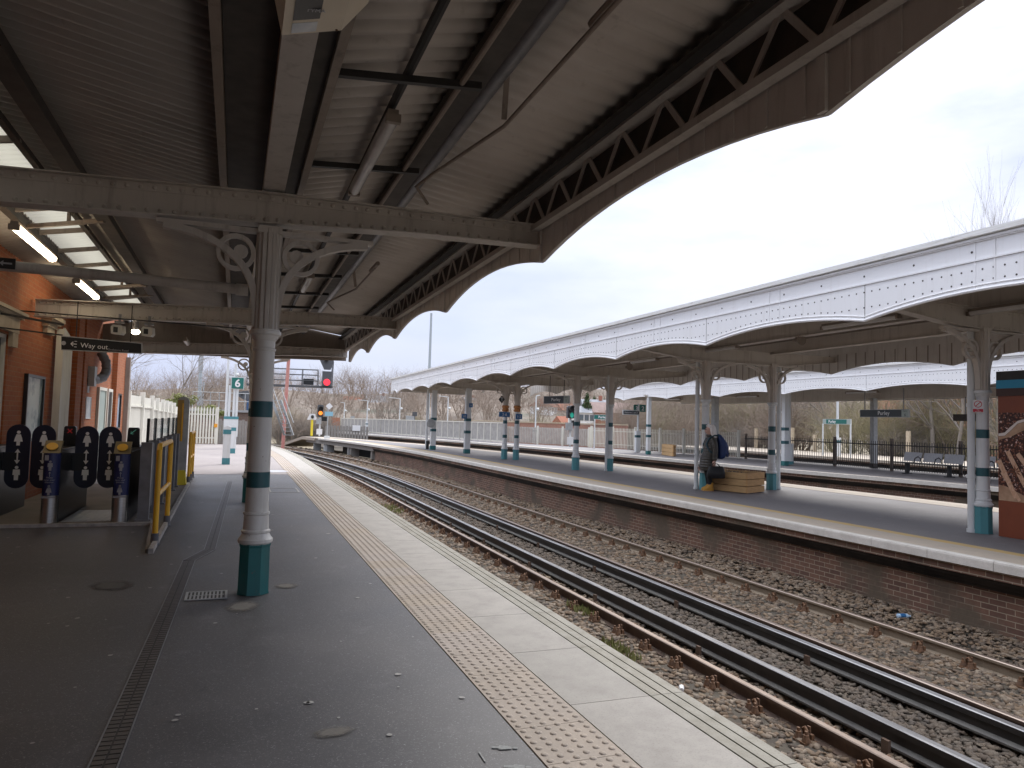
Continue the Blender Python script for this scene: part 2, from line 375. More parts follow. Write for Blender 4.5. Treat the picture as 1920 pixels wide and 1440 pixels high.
wt.links.new(skyc, bg.inputs[0]); bg.inputs[1].default_value = .1
sl = bpy.data.lights.new('sun', 'SUN'); sl.energy = 1.3; sl.angle = R(18); sl.color = (1, .96, .9)
so = bpy.data.objects.new('sun', sl); COL.objects.link(so); so.rotation_euler = (-sd).to_track_quat('-Z', 'Y').to_euler()
cd = bpy.data.cameras.new('camera'); cam = bpy.data.objects.new('camera', cd); COL.objects.link(cam); scene.camera = cam
cd.sensor_fit = 'HORIZONTAL'; cd.sensor_width = 36; cd.lens = FPX/1920*36; cd.clip_end = 3000; cd.clip_start = .05
cam.matrix_world = Matrix(((_R.x,_U.x,-_F.x,0),(_R.y,_U.y,-_F.y,0),(_R.z,_U.z,-_F.z,EYE),(0,0,0,1)))
scene.view_settings.view_transform = 'Standard'; scene.view_settings.look = 'None'; scene.view_settings.exposure = .8; scene.view_settings.gamma = 1
scene.cycles.use_denoising = True; scene.cycles.max_bounces = 8; scene.cycles.diffuse_bounces = 4; scene.cycles.transparent_max_bounces = 12
scene.cycles.sample_clamp_indirect = 6

# ------------------------------------------------------------------ plan curves
def c(y):                       # the tracks bend away to the left after 27 m
    if y <= 27: return 0.
    if y <= 62: return -.0033*(y-27)**2
    return -.0033*35**2 - .231*(y-62)
def interp(tab, y):
    if y <= tab[0][0]: return tab[0][1]
    for (a, va), (b_, vb) in zip(tab, tab[1:]):
        if y <= b_: return va + (vb-va)*(y-a)/(b_-a)
    return tab[-1][1]
OE = [(-10,8.88),(12,8.9),(17,8.72),(22,8.65),(30,8.6),(36,8.5),(44,7.95),(50,7.2),(55,6.3),(61,5.1)]      # island platform, front edge
OB = [(-10,16.2),(12,15.75),(17.6,15.3),(25,14.9),(35,14.2),(47,11.9),(53,9.9),(61,7.3)]                     # island platform, back edge
TE = [(-10,22.6),(10,22.3),(18,22.0),(24,20.9),(30,20.4),(40,19.7),(53,17.6),(63,15.4),(75,12.4),(90,9.6)]     # third platform, front edge
TB = [(-10,27.6),(26,27.4),(34,26.2),(40,25.4),(47,22.9),(53,20.4),(62,18.6),(72,16.6),(80,14.6),(92,11.6)]
def smooth(tab):
    def f(y): return (interp(tab,y-2)+interp(tab,y)+interp(tab,y+2)+interp(tab,y-1)+interp(tab,y+1))/5
    return f
oe, ob, te, tb = smooth(OE), smooth(OB), smooth(TE), smooth(TB)
def rng(a, b, s): n = max(1, int(round((b-a)/s))); return [a+(b-a)*i/n for i in range(n+1)]

# ------------------------------------------------------------------ ground
b = MB(); b.box(-900, 900, -120, 1400, -1.6, -1.25); g = b.build('ground', mat('winter ground', (.27,.22,.15), (.21,.18,.12), .05, .95)); structure(g)
b = MB(); ys = rng(-8, 100, 2)
b.sweep([(1.9,-1.24),(8.4,-1.24),(9.6,-1.02),(9.2,-1.03),(8.2,-1.06),(2.6,-1.06)][::-1], [(c(y), y, 0) for y in ys]); structure(b.build('track_bed', M['earth']))
b = MB(); b.sweep([(0,-1.24),(6.6,-1.24),(6.6,-1.06),(0,-1.06)], [(ob(y)+.1, y, 0) for y in rng(-8, 90, 2)]); structure(b.build('track_bed', M['earth']))
b = MB(); b.sweep([(28.0,-1.24),(37,-1.24),(37,-1.0),(28.0,-1.0)], [(0, y, 0) for y in rng(-8, 90, 10)]); structure(b.build('track_bed', M['earth']))
# ballast stones
def stones(name, n, area, zf, rs, seed, label, mt=None, dens=None):
    q = np.random.default_rng(seed)
    x0, x1, y0, y1 = area
    u = q.random(n); X = x0+(x1-x0)*q.random(n)
    Y = y0 + (y1-y0)*u**2.2
    s = rs*(.55+.9*q.random(n))*(1+ (Y-y0)*.028)
    base = np.array([(-1,-1,-.6),(1,-1,-.7),(1,1,-.6),(-1,1,-.7),(-.7,-.6,.6),(.6,-.7,.75),(.7,.65,.55),(-.6,.7,.7)])
    V = base[None]*(.6+.8*q.random((n,8,3)))
    a = q.random(n)*6.283; ti = (q.random(n)-.5)*1.3
    for ph, xa, xb in ((2.43,2.7,5.3),(2.15,5.95,8.5)):        # most stones are swept off the sleeper tops
        on = (np.abs((Y-ph+.32) % .64 - .32) < .12) & (X > xa) & (X < xb) & (q.random(n) < .6)
        X = np.where(on & (Y < 30), X+50, X)
    keep = X < 40; X, Y, s, V = X[keep], Y[keep], s[keep], V[keep]; n = len(X); a = q.random(n)*6.283; ti = (q.random(n)-.5)*1.3
    ca, sa, ct, st = np.cos(a), np.sin(a), np.cos(ti), np.sin(ti)
    V = V*np.stack([s*(.8+.7*q.random(n)), s*(.7+.3*q.random(n)), s*.62], -1)[:,None,:]
    x, y, z = V[...,0], V[...,1], V[...,2]
    y, z = y*ct[:,None]-z*st[:,None], y*st[:,None]+z*ct[:,None]
    x, y = x*ca[:,None]-y*sa[:,None], x*sa[:,None]+y*ca[:,None]
    Z = np.array([zf(a_, b_) for a_, b_ in zip(X, Y)]) + q.random(n)*.02
    cx = np.array([c(v) for v in Y])
    P = np.stack([x+(X+cx)[:,None], y+Y[:,None], z+Z[:,None]], -1).reshape(-1,3)
    fq = np.array([(0,3,2,1),(4,5,6,7),(0,1,5,4),(1,2,6,5),(2,3,7,6),(3,0,4,7)])
    F = (fq[None]+8*np.arange(n)[:,None,None]).reshape(-1)
    me = bpy.data.meshes.new(name); me.vertices.add(len(P)); me.vertices.foreach_set('co', P.ravel())
    me.loops.add(len(F)); me.loops.foreach_set('vertex_index', F); npol = len(F)//4
    me.polygons.add(npol); me.polygons.foreach_set('loop_start', np.arange(npol)*4); me.polygons.foreach_set('loop_total', np.full(npol, 4))
    me.update(calc_edges=True); me.materials.append(mt or M['ballast'])
    o = bpy.data.objects.new(name, me); COL.objects.link(o); return stuff(o, label, 'gravel')
def bz(x, y):          # ballast lies level between the rails and heaps up against the far wall
    h = -1.066
    if x > 8.1: h += min(.1, (x-8.1)*.1)
    if 4.85 < x < 6.5: h += .012
    return h
stones('ballast', 82000, (2.6, 9.35, 2.6, 40), bz, .023, 3, 'brown and tan ballast stones covering the bed between the rails')
stones('ballast', 5000, (3.9, 9.2, 36, 66), bz, .05, 4, 'distant tan ballast stones where the tracks bend away')

# ------------------------------------------------------------------ platforms (the ground people stand on)
b = MB(); b.add([(-9,-9,-.004),(1.375,-9,-.004),(1.375,27,-.004)] + [(1.375+c(y),y,-.004) for y in rng(29,41.3,2)] + [(-9,41.3,-.004)],
                [tuple(range(3+len(rng(29,41.3,2))+1))])
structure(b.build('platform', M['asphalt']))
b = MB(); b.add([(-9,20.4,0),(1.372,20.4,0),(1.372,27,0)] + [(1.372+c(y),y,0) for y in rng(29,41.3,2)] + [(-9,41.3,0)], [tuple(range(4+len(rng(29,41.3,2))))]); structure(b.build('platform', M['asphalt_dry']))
b = MB(); b.sweep([(2.36,-1.25),(2.42,-1.25),(2.42,-.11),(2.36,-.11)], [(c(y),y,0) for y in rng(-8,41.4,2)])
b.box(-9, 1.6, 41.35, 41.5, -1.25, -.06); structure(b.build('platform_face', M['brick_dark']))
# coping slabs, grooved edge, blister tiles
b = MB(); y = 6.4976-.93*12
while y < 41.2:
    cx = c(y+.4); e = y+.924
    b.mat(0).box(1.79+cx, 2.285+cx, y, e, -.1, 0)
    b.mat(1).box(2.297+cx, 2.362+cx, y, e, -.1, 0); b.box(2.374+cx, 2.436+cx, y, e, -.1, 0); b.box(2.448+cx, 2.514+cx, y, e, -.1, -.001)
    y += .93
structure(b.build('coping', [M['coping'], M['moss']], smooth=False))
b = MB(); b.sweep([(1.37,-.13),(2.50,-.13),(2.50,-.018),(1.37,-.018)], [(c(y),y,0) for y in rng(-6,41.3,1)]); structure(b.build('coping_bed', M['gap']))
b = MB(); y = 4.2903-.4*25
while y < 41:
    cx = c(y+.2); b.box(1.381+cx, 1.782+cx, y+.002, y+.398, -.08, 0)
    n = 8 if y < 14 else 6
    if y > 1.6:
        for i in range(6):
            for j in range(6):
                px, py = 1.381+cx+.033+.067*i, y+.033+.0667*((j+.5*(i % 2)) % 6)
                py += .0 if y < 0 else 0
                vs = [(px+rr*math.cos(t*6.2832/n), py+rr*math.sin(t*6.2832/n), z) for rr, z in ((.0185,.0005),(.0150,.0045),(.008,.0058)) for t in range(n)]
                b.add(vs, [(k*n+t, k*n+(t+1)%n, (k+1)*n+(t+1)%n, (k+1)*n+t) for k in range(2) for t in range(n)] + [tuple(2*n+t for t in range(n))])
    y += .4
structure(b.build('tactile_paving', M['tactile'], smooth=True, ang=50, recalc=False))

# island platform opposite
def deck(name, f0, f1, ys, z, m, d=.3):
    b = MB(); vs = []; fs = []
    for y in ys: vs += [(f0(y),y,z-d),(f0(y),y,z),(f1(y),y,z),(f1(y),y,z-d)]
    for i in range(len(ys)-1):
        for j in range(4): fs.append((i*4+j,(i+1)*4+j,(i+1)*4+(j+1)%4,i*4+(j+1)%4))
    b.add(vs, fs+[(0,1,2,3),tuple(len(vs)-4+j for j in (3,2,1,0))]); return structure(b.build(name, m, smooth=False))
ysO = rng(-8, 58, 1.)
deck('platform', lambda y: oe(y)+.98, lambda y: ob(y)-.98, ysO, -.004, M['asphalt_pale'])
deck('tactile_line', lambda y: oe(y)+.76, lambda y: oe(y)+.978, ysO, 0, M['ochre'], .1)
deck('buff_paving', lambda y: oe(y)+.1, lambda y: oe(y)+.758, ysO, .001, M['buff'], .1)
deck('buff_paving', lambda y: ob(y)-.978, lambda y: ob(y)-.5, ysO, .001, M['buff'], .1)
deck('buff_paving', lambda y: ob(y)-.498, lambda y: ob(y), ysO, .002, M['buff'], .12)
b = MB(); y = 6.48-.9367*16
while y < 57:
    a, e = y+.003, y+.9335; x0, x1 = oe(a), oe(e)
    prof = lambda x: [(x+.098,-.125),(x+.098,.003),(x+.03,.003),(x+.006,-.006),(x,-.03),(x,-.125)]
    p0, p1 = prof(x0), prof(x1); n = len(p0)
    b.add([(p[0],a,p[1]) for p in p0]+[(p[0],e,p[1]) for p in p1], [tuple(range(n)),tuple(range(2*n-1,n-1,-1))]+[(i,n+i,n+(i+1)%n,(i+1)%n) for i in range(n)])
    y += .9367
structure(b.build('coping', M['white_edge'], smooth=False))
# ramp down at the far end of the island, on concrete trestles
b = MB(); vs = []
for y, z in ((58,0),(61.5,-.02),(66.5,-.8)):
    vs += [(oe(y)+ (c(y)-c(61) if y > 61 else 0), y, z),(ob(min(y,61))+(c(y)-c(61) if y > 61 else 0)*.9, y, z)]
vs += [(p[0],p[1],p[2]-.22) for p in vs]
b.add(vs, [(0,2,3,1),(2,4,5,3),(6,7,9,8),(8,9,11,10),(0,6,8,2),(2,8,10,4),(1,3,9,7),(3,5,11,9),(0,1,7,6),(4,10,11,5)])
structure(b.build('platform_ramp', M['buff'], smooth=False))

def platform_wall(name, label, f, ys, side, brickm, corbelm, zb=-1.25):
    t = thing(name, label, 'platform wall', (f(ys[0]), ys[0], 0))
    pr = lambda x0, x1, z0, z1: [(x0*side,z0),(x1*side,z0),(x1*side,z1),(x0*side,z1)]
    pth = [(f(y), y, 0) for y in ys]
    b = MB(); b.sweep(pr(.27,.6,zb,-.412), pth); b.build('brick_face', brickm, t, smooth=False)
    b = MB(); b.sweep(pr(.06,.6,-.245,-.128), pth); b.build('top_course', brickm, t, smooth=False)
    b = MB(); b.sweep(pr(.11,.6,-.30,-.247), pth); b.sweep(pr(.165,.6,-.355,-.302), pth); b.sweep(pr(.22,.6,-.41,-.357), pth)
    b.build('corbel_course', corbelm, t, smooth=False)
    return t
platform_wall('platform_wall', 'sooty brown brick face under the white edged island platform across the rails', oe, rng(-8,45,1.), 1, M['brick_dark'], M['brick_black'])
# beyond 45 m the island stands on concrete trestles with dark gaps
t = thing('platform_trestle', 'weathered concrete trestles carrying the far ramped end of the island platform', 'trestle', (oe(46),46,0))
b = MB(); b.sweep([(.15,-.42),(.5,-.42),(.5,-.125),(.15,-.125)], [(oe(y),y,0) for y in rng(45,61,1)]); b.build('beam', M['oldwood'], t, smooth=False)
for y in (45.4,50,50.6,55.5,58.6):
    b = MB(); b.box(oe(y)+.2, oe(y)+.75, y, y+.5, -1.25, -.421); b.build('support', M['galv'] if y > 50 else M['oldwood'], t, smooth=False)
b = MB(); b.sweep([(2.2,-1.2),(2.4,-1.2),(2.4,-.3),(2.2,-.3)], [(oe(y),y,0) for y in rng(45,58,1)]); b.build('back_wall', M['black'], t, smooth=False)

# third platform and the one beyond it
ysT = rng(-8, 92, 1.5)
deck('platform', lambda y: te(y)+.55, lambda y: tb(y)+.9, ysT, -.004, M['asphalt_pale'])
deck('buff_paving', lambda y: te(y)+.2, lambda y: te(y)+.548, ysT, .001, M['buff'], .1)
deck('coping', lambda y: te(y), lambda y: te(y)+.198, ysT, .003, M['white_edge'], .13)
platform_wall('platform_wall', 'dark red brown brick face under the third platform beyond the island', te, rng(-8,91,1.5), 1, M['brick_dark'], M['brick_black'])
b = MB(); b.sweep([(36.2,-.16),(36.2,0),(44,0),(44,-.16)], [(0,y,0) for y in rng(-8,80,8)]); structure(b.build('platform', M['buff']))
t = platform_wall('platform_wall', 'dark brick face of the farthest platform behind the black bar fence', lambda y: 36.2, rng(-8,80,8), 1, M['brick_dark'], M['brick_black'])
# ------------------------------------------------------------------ tracks
RAIL = [(-.07,0),(.07,0),(.07,.012),(.012,.03),(.012,.115),(.036,.125),(.036,.152),(.028,.16),(-.028,.16),(-.036,.152),(-.036,.125),(-.012,.115),(-.012,.03),(-.07,.012)]
COND = [(-.075,0),(.075,0),(.075,.018),(.02,.035),(.02,.105),(.042,.115),(.042,.16),(.034,.168),(-.034,.168),(-.042,.16),(-.042,.115),(-.02,.105),(-.02,.035),(-.075,.018)]
def rail(name, label, x, z, prof, body, top, ys, foot=None):
    b = MB(); n = len(prof); pth = [(x+c(y), y, z) for y in ys]
    vs = []; 
    for dx, y, dz in pth: vs += [(a+dx,y,q+dz) for a,q in prof]
    b.v = vs
    for i in range(len(pth)-1):
        for j in range(n):
            b.f.append((i*n+j,(i+1)*n+j,(i+1)*n+(j+1)%n,i*n+(j+1)%n))
            b.m.append(1 if j in (7,8) else (2 if j in (1,2,12,13,0) and foot else 0))
    b.f += [tuple(range(n)), tuple((len(pth)-1)*n+j for j in range(n-1,-1,-1))]; b.m += [0,0]
    return b.build(name, [body, top] + ([foot] if foot else []), smooth=True, ang=30)
yr = rng(-6, 27, 3)[:-1] + rng(27, 84, 1.5)
G1, A, CN, D = 3.245, 4.715, 6.51, 7.94
for lab, x, body, top in (('running rail hidden below the near platform edge', G1, M['rust'], M['railtop_brown']),
                          ('rusty brown running rail nearest the near platform, on bolted chairs', A, M['rust'], M['railtop_brown']),
                          ('running rail close behind the second black conductor rail', CN, M['rust'], M['railtop_brown']),
                          ('dusty tan running rail nearest the brick platform wall', D, M['rust_grey'], M['railtop_brown'])):
    tag(rail('running_rail', lab, x, -1.06, RAIL, body, top, yr), lab, 'rail', 'running rails')
def cond(lab, x, sd):
    t = thing('conductor_rail', lab, 'conductor rail', (x, 0, 0), 'conductor rails')
    o = rail('contact_rail', lab, x, -1.0, COND, M['condside'], M['condtop'], yr, M['condfoot']); o.parent = t; o.location = (-x, 0, 0)
    y = sd
    while y < 60:
        b = MB(); xx = x+c(y)
        b.lathe([(.075,-1.10),(.075,-1.07),(.055,-1.05),(.065,-1.03),(.05,-1.002)], (xx,y,0), 10); b.box(xx-.125,xx-.095,y-.035,y+.035,-1.09,-.93); b.box(xx+.095,xx+.125,y-.035,y+.035,-1.09,-.93)
        b.build('insulator', M['ceramic'], t); y += 3.84/1.5
cond('black conductor rail beside the rusty running rail of the near track', 5.15, 2.02)
cond('black conductor rail with the shiny top in front of the far track', 6.13, 1.4)
b = MB(); b.box(-1.3, 1.3, -.125, .125, -1.2, -1.062)
sl_ = b.build('sleeper', M['timber']); tag(sl_, 'dark timber sleeper under a running rail, ballast around it', 'sleeper', 'timber sleepers')
b = MB()
b.box(-.19,.19,-.07,.07,-1.062,-1.042); b.box(-.1,-.072,-.055,.055,-1.042,-.99); b.box(.072,.1,-.055,.055,-1.042,-.99)
for sx in (-1, 1):
    for sy in (-.045,.045): b.lathe([(.036,-1.042),(.034,-1.02),(.024,-1.005),(.024,-.985),(.014,-.983),(.014,-.955)], (sx*.15,sy,0), 8)
    b.tube([(sx*.118,-.03,-1.03),(sx*.118,-.02,-.965),(sx*.112,.01,-.945),(sx*.105,.04,-.965),(sx*.09,.045,-1.0),(sx*.08,.02,-1.03)], .0125, 6)
    b.box(sx*.078,sx*.092,-.022,.012,-1.03,-.935)
chair_me = b.build('rail_chair', M['rust_bright']); 
def place_sleepers(cx, xs, y0, proto=[None]):
    y = y0
    while y < 62:
        s = sl_ if proto[0] is None else sl_.copy()
        if proto[0] is not None: COL.objects.link(s)
        sx = cx + c(y); s.location = (sx, y, 0); ang = math.atan2(-(c(y+.5)-c(y-.5)), 1); s.rotation_euler = (0,0,ang)
        for x in xs:
            k = chair_me if proto[0] is None and x == xs[0] else chair_me.copy()
            if k is not chair_me: COL.objects.link(k)
            k.parent = s; k.location = (x-cx, 0, 0)
        proto[0] = 1; y += .64 if y < 40 else 1.28
place_sleepers((G1+A)/2, (A,), 2.43)
place_sleepers((CN+D)/2, (CN, D), 2.15)

# ------------------------------------------------------------------ iron columns
def arc2(cx, cz, r, a0, a1, n): return [(cx+r*math.cos(R(a0+(a1-a0)*i/n)), cz+r*math.sin(R(a0+(a1-a0)*i/n))) for i in range(n+1)]
def ribbon(b, pts, w, h, o, ux):       # flat bar bent along pts in the vertical plane through o along ux
    ux = Vector(ux); sd = Vector((-ux.y, ux.x, 0)); o = Vector(o); rings = []
    for i, (x, z) in enumerate(pts):
        a = pts[max(i-1,0)]; e = pts[min(i+1,len(pts)-1)]; dx, dz = e[0]-a[0], e[1]-a[1]; L = math.hypot(dx,dz) or 1; nx, nz = -dz/L, dx/L
        p = o+ux*x+Vector((0,0,z)); nn = ux*nx+Vector((0,0,nz))
        rings.append([p+nn*(h/2)+sd*(w/2), p+nn*(h/2)-sd*(w/2), p-nn*(h/2)-sd*(w/2), p-nn*(h/2)+sd*(w/2)])
    b.loft(rings)
def bracket_mb(s, reach=.86, top=3.13):
    b = MB(); ux = (s,0,0)
    pts = [(.085+ (reach-.085)*(1-math.cos(t)), 2.31+(top-2.31)*math.sin(t)) for t in [math.pi/2*i/14 for i in range(15)]]
    pts = [(.085+(reach-.085)*(i/14)**2.5, 2.31+(top-2.31)*(1-(1-i/14)**1.55)) for i in range(15)]
    ribbon(b, pts, .09, .058, (0,0,0), ux)
    ring = [(.275+.145*math.cos(a), 2.955+.145*math.sin(a)) for a in [2*math.pi*i/20 for i in range(21)]]
    ribbon(b, ring, .055, .036, (0,0,0), ux)
    curl = [(.255+(.03+.085*(i/16))*math.cos(i*.45+2), 2.975+(.03+.085*(i/16))*math.sin(i*.45+2)) for i in range(17)]
    ribbon(b, curl[:9], .04, .03, (0,0,0), ux)
    b.lathe([(.06,-.022),(.06,.022)], (s*.235,0,2.965), 12, ax='y')
    b.bar((s*.08,0,top+.03),(s*reach*1.06,0,top+.03), .09, .035)
    return b
def make_column(label, loc, shaft, teal, group, top=3.2, lower='column'):
    t = thing('iron_column', label, 'column', (0,0,0), group)
    b = MB(); b.lathe([(.140,0),(.136,.03),(.132,.40),(.138,.415),(.138,.43)], n=8, rot=R(22.5)); b.build('base', teal, t, ang=20)
    b = MB(); b.lathe([(.132,.425),(.145,.44),(.145,.465),(.128,.485),(.112,.515),(.122,.525),(.122,.54),(.108,.55),(.102,.67),(.112,.68),(.112,.695),(.098,.70),(.088,2.10),(.098,2.11),(.098,2.125),(.088,2.13),(.09,2.19)], n=20)
    b.build('shaft', shaft, t, ang=30)
    b = MB(); b.lathe([(.09,2.19),(.105,2.21),(.115,2.235),(.135,2.25),(.135,2.275),(.125,2.28),(.125,2.29)], n=20)
    b.build('capital', shaft, t, ang=30)
    b = MB()
    for k in range(12): b.tube([(.082*math.cos(k*math.pi/6),.082*math.sin(k*math.pi/6),2.29),(.082*math.cos(k*math.pi/6),.082*math.sin(k*math.pi/6),top-.02)], .028, 6)
    b.box(-.1,.1,-.1,.1,top-.06,top); b.build('fluted_head', M['cream'] if top < 3.25 else M['cream_l'], t)
    for z0, z1, r0 in ((.91,1.045,.0985),(1.52,1.66,.0945)):
        b = MB(); b.lathe([(r0,z0),(r0-.0012,z1)], n=20); b.build('band', M['tealband'], t)
    for s in (-1,1): bracket_mb(s, top=top-.07).build('bracket', M['cream'] if top < 3.25 else M['cream_l'], t)
    return t
col0 = make_column('pale grey iron column with dark teal base in the foreground beside the drain grate', None, M['column'], M['teal'], 'iron canopy columns')
col0.location = (.21, 6.8, 0)
dup(col0, (.30,13.9,0), 'iron column just behind the foreground column, mostly hidden by it')
dup(col0, (.42,21.0,-.05), 'last iron column of the near canopy, only its scroll brackets showing')

# ------------------------------------------------------------------ the canopy overhead
def zc(y): return -.008*(y-6.8)
YN = 20.6
can = thing('platform_canopy', 'dark cream iron canopy with corrugated roof spanning the foreground platform', 'canopy', (0,6.8,3.2))
def girder(y, xl=-3.15, xr=2.80, riv=True):
    g = Vector; dz = zc(y)
    bot = lambda x: dz + (3.225+.038*(x-.2) if x < .2 else 3.225+.055*min(x-.2,1.3)+.02*max(0,x-1.5)) + (.0 if x > -2 else .0)
    tp = lambda x: dz + (3.51+.037*(x-.2) if x < .2 else 3.51+.012*(x-.2))
    xs = [xl+(xr-xl)*i/24 for i in range(25)]
    b = MB()
    def strip(x0f, z0f, z1f, y0, y1):
        rings = [[(x,y0,z0f(x)),(x,y1,z0f(x)),(x,y1,z1f(x)),(x,y0,z1f(x))] for x in xs]; b.loft(rings)
    strip(None, lambda x: bot(x)+.012, lambda x: tp(x)-.012, y-.008, y+.008)
    strip(None, bot, lambda x: bot(x)+.0115, y-.09, y+.09)
    strip(None, lambda x: tp(x)-.0115, tp, y-.08, y+.08)
    strip(None, lambda x: bot(x)+.0116, lambda x: bot(x)+.078, y-.018, y-.0085)
    strip(None, lambda x: tp(x)-.078, lambda x: tp(x)-.0116, y-.018, y-.0085)
    o = b.build('girder', M['cream'], can, ang=25)
    if riv:
        b = MB(); x = xl+.06
        while x < xr-.03:
            for zf in (bot(x)+.047, tp(x+.05)-.045):
                b.lathe([(.021,0),(.017,-.009),(.008,-.014)], (x if zf < 3.4+dz else x+.05, y-.018, zf), 7, ax='y')
            x += .105
        b.build('rivet_row', M['cream'], o, smooth=True, ang=60)
    return o
for y in (-14.5,-7.4,-.3, 6.8, 13.9, 20.45): girder(y, riv=y > 1)
# long box beam and gutter over the columns
L = lambda x0,x1,z0,z1: [(x0,z0),(x1,z0),(x1,z1),(x0,z1)]
pth = [(0,y,zc(y)) for y in (-28,6.8,YN)]
b = MB(); b.sweep(L(.135,.315,3.53,3.66), pth); b.build('box_beam', M['cream'], can, smooth=False)
b = MB(); b.sweep([(-.17,3.70),(.47,3.70),(.47,3.95),(.44,3.95),(.44,3.73),(-.14,3.73),(-.14,3.95),(-.17,3.95)], pth); b.build('gutter', M['soot_or_shade'], can, smooth=False)
b = MB(); b.sweep(L(.445,.50,3.64,3.82), pth); b.sweep(L(-.235,-.175,3.64,3.84), pth); b.build('gutter_side', M['cream_dark'], can, smooth=False)
def corrugated(name, pts, y0, y1, wl, amp, m, parent, zf, thick=.004):
    n = int((y1-y0)/wl*6); b = MB(); k = len(pts); vs = []; fs = []
    for i in range(n+1):
        y = y0+(y1-y0)*i/n; w = amp*math.sin(2*math.pi*(y-y0)/wl)
        w = max(-.7*amp, min(.7*amp, w*1.3))
        vs += [(x,y,z+w+zf(y)) for x,z in pts]
    for i in range(n):
        for j in range(k-1): fs.append((i*k+j, i*k+j+1, (i+1)*k+j+1, (i+1)*k+j))
    b.add(vs, fs); o = b.build(name, m, parent, ang=60, recalc=False)
    md = o.modifiers.new('thick', 'SOLIDIFY'); md.thickness = thick; md.offset = 1
    return o
corrugated('roof_sheet', [(.44,3.86),(1.52,4.12)], -28, YN, .19, .03, M['sheet'], can, zc)
corrugated('roof_sheet', [(1.38,4.13),(2.80,3.93)], -28, YN, .19, .02, M['sheet'], can, zc)
corrugated('roof_sheet', [(-.17,3.86),(-1.62,4.12),(-2.12,4.17)], -28, YN, .14, .022, M['sheet_darker'], can, zc)
corrugated('roof_sheet', [(-2.62,4.03),(-3.45,3.80)], -28, YN, .14, .018, M['sheet_darker'], can, zc)
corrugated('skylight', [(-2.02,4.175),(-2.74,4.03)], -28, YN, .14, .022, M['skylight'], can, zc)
b = MB(); b.sweep(L(1.30,1.62,4.165,4.18), pth); b.sweep(L(2.62,2.86,3.985,4.0), pth); b.sweep(L(-.3,.56,3.951,3.965), pth); b.build('added_leak_cover', M['soot_or_shade'], can, smooth=False)  # unseen strips added above the sheet joints to block leaking daylight
b = MB(); b.sweep(L(2.786,2.7965,3.545,3.93), pth); b.build('lattice_void_shade', M['soot_or_shade'], can, smooth=False)  # dark strip painting the shaded void behind the lattice girder
b = MB(); b.sweep(L(1.40,1.575,3.93,4.05), pth); b.build('purlin_or_gap_shade', M['soot_or_shade'], can, smooth=False)  # dark strip painting the shaded gap left of the ridge beam
b = MB(); b.tube([(1.62,y,3.955+zc(y)) for y in (-28,6.8,YN)], .058, 10); b.build('ridge_beam', M['greysteel'], can)
for x, z, w, h in ((-1.66,3.99,.16,.10),(-2.66,3.93,.10,.09),(-2.05,4.07,.06,.06),(2.60,3.845,.09,.035)):
    b = MB(); b.sweep(L(x-w/2,x+w/2,z-h/2,z+h/2), pth); b.build('purlin_or_gap_shade', M['soot_or_shade'] if x < 2 else M['black'], can, smooth=False)
for y in [4.86,6.72]+[6.8+1.75*k for k in range(1,8)]:
    b = MB(); b.bar((.46,y+.1,3.84+zc(y)),(1.5,y-.08,3.86+zc(y)), .045,.05); b.build('cross_rod', M['black'], can, smooth=False)
for y in rng(8, 19.6, 1.15):
    b = MB(); b.bar((-2.02,y,4.08+zc(y)),(-2.66,y,3.96+zc(y)), .05,.06)
    if int(y*10) % 2: b.bar((-1.66,y,3.95+zc(y)),(-2.64,y+.6,3.90+zc(y)), .045,.05); b.bar((-2.1,y+.28,3.93+zc(y)),(-2.1,y+.28,4.12+zc(y)), .04,.04)
    b.build('skylight_bar', M['cream_dark'], can, smooth=False)
# struts and conduits below the roof
b = MB(); b.tube([(1.0,y,3.90+zc(y)) for y in (-28,6.8,YN)], .034, 8); b.build('conduit', M['black'], can)
b = MB(); b.tube([(1.36,y,3.86+zc(y)) for y in (-28,6.8,YN)], .021, 8); b.build('conduit', M['cream_dark'], can)
for s in (0, 7.1):
    q = [(1.75,3.2,3.70),(1.75,4.98,3.70),(1.53,6.17,3.70),(1.47,6.6,3.70),(1.62,6.75,3.60)]
    if s: q = [(1.75,7.6,3.72),(1.72,9.2,3.72)] + q
    b = MB(); b.tube([(x,y+(s if i or s == 0 else s),z+zc(y+s)) for i,(x,y,z) in enumerate(q if s == 0 else q[2:])], .015, 7)
    b.tube([(1.75,3.0+s,3.70+zc(s)),(1.75,3.56+s,3.70+zc(s))], .03, 8)
    b.bar((1.66,4.7+s,3.92+zc(s)),(1.735,4.95+s,3.70+zc(s)), .04, .025); b.build('conduit', M['cream_dark'], can)
# lattice girder along the platform edge, then the scalloped valance
b = MB(); b.sweep(L(2.70,2.78,3.475,3.53), pth); b.sweep(L(2.66,2.78,3.815,3.86), pth)
y = -10.; up = 0
while y < YN-.2:
    dz = zc(y); b.bar((2.735,y,3.50+dz if up else 3.84+dz),(2.735,y+.29,3.84+dz if up else 3.50+dz), .045, .012, up=(1,0,0)); up = 1-up; y += .30
lat = b.build('lattice_girder', M['cream'], can, ang=25)
def scallop_z(y, cusps, zcusp, rise):
    for a, e in zip(cusps, cusps[1:]):
        if a <= y <= e:
            u = (2*(y-a)/(e-a)-1); return zcusp + rise*(1-abs(u)**2.05)
    return zcusp + rise*.5
def valance(b, x0, x1, cusps, zcusp, rise, top, zf, boards=None, per=14):
    ys = []
    for a, e in zip(cusps, cusps[1:]): ys += [a+(e-a)*i/per for i in range(per)]
    ys.append(cusps[-1]); rings = []
    for y in ys:
        z = scallop_z(y, cusps, zcusp, rise)+zf(y)
        rings.append([(x0,y,z),(x1,y,z),(x1,y,top+zf(y)),(x0,y,top+zf(y))])
    b.loft(rings); return ys
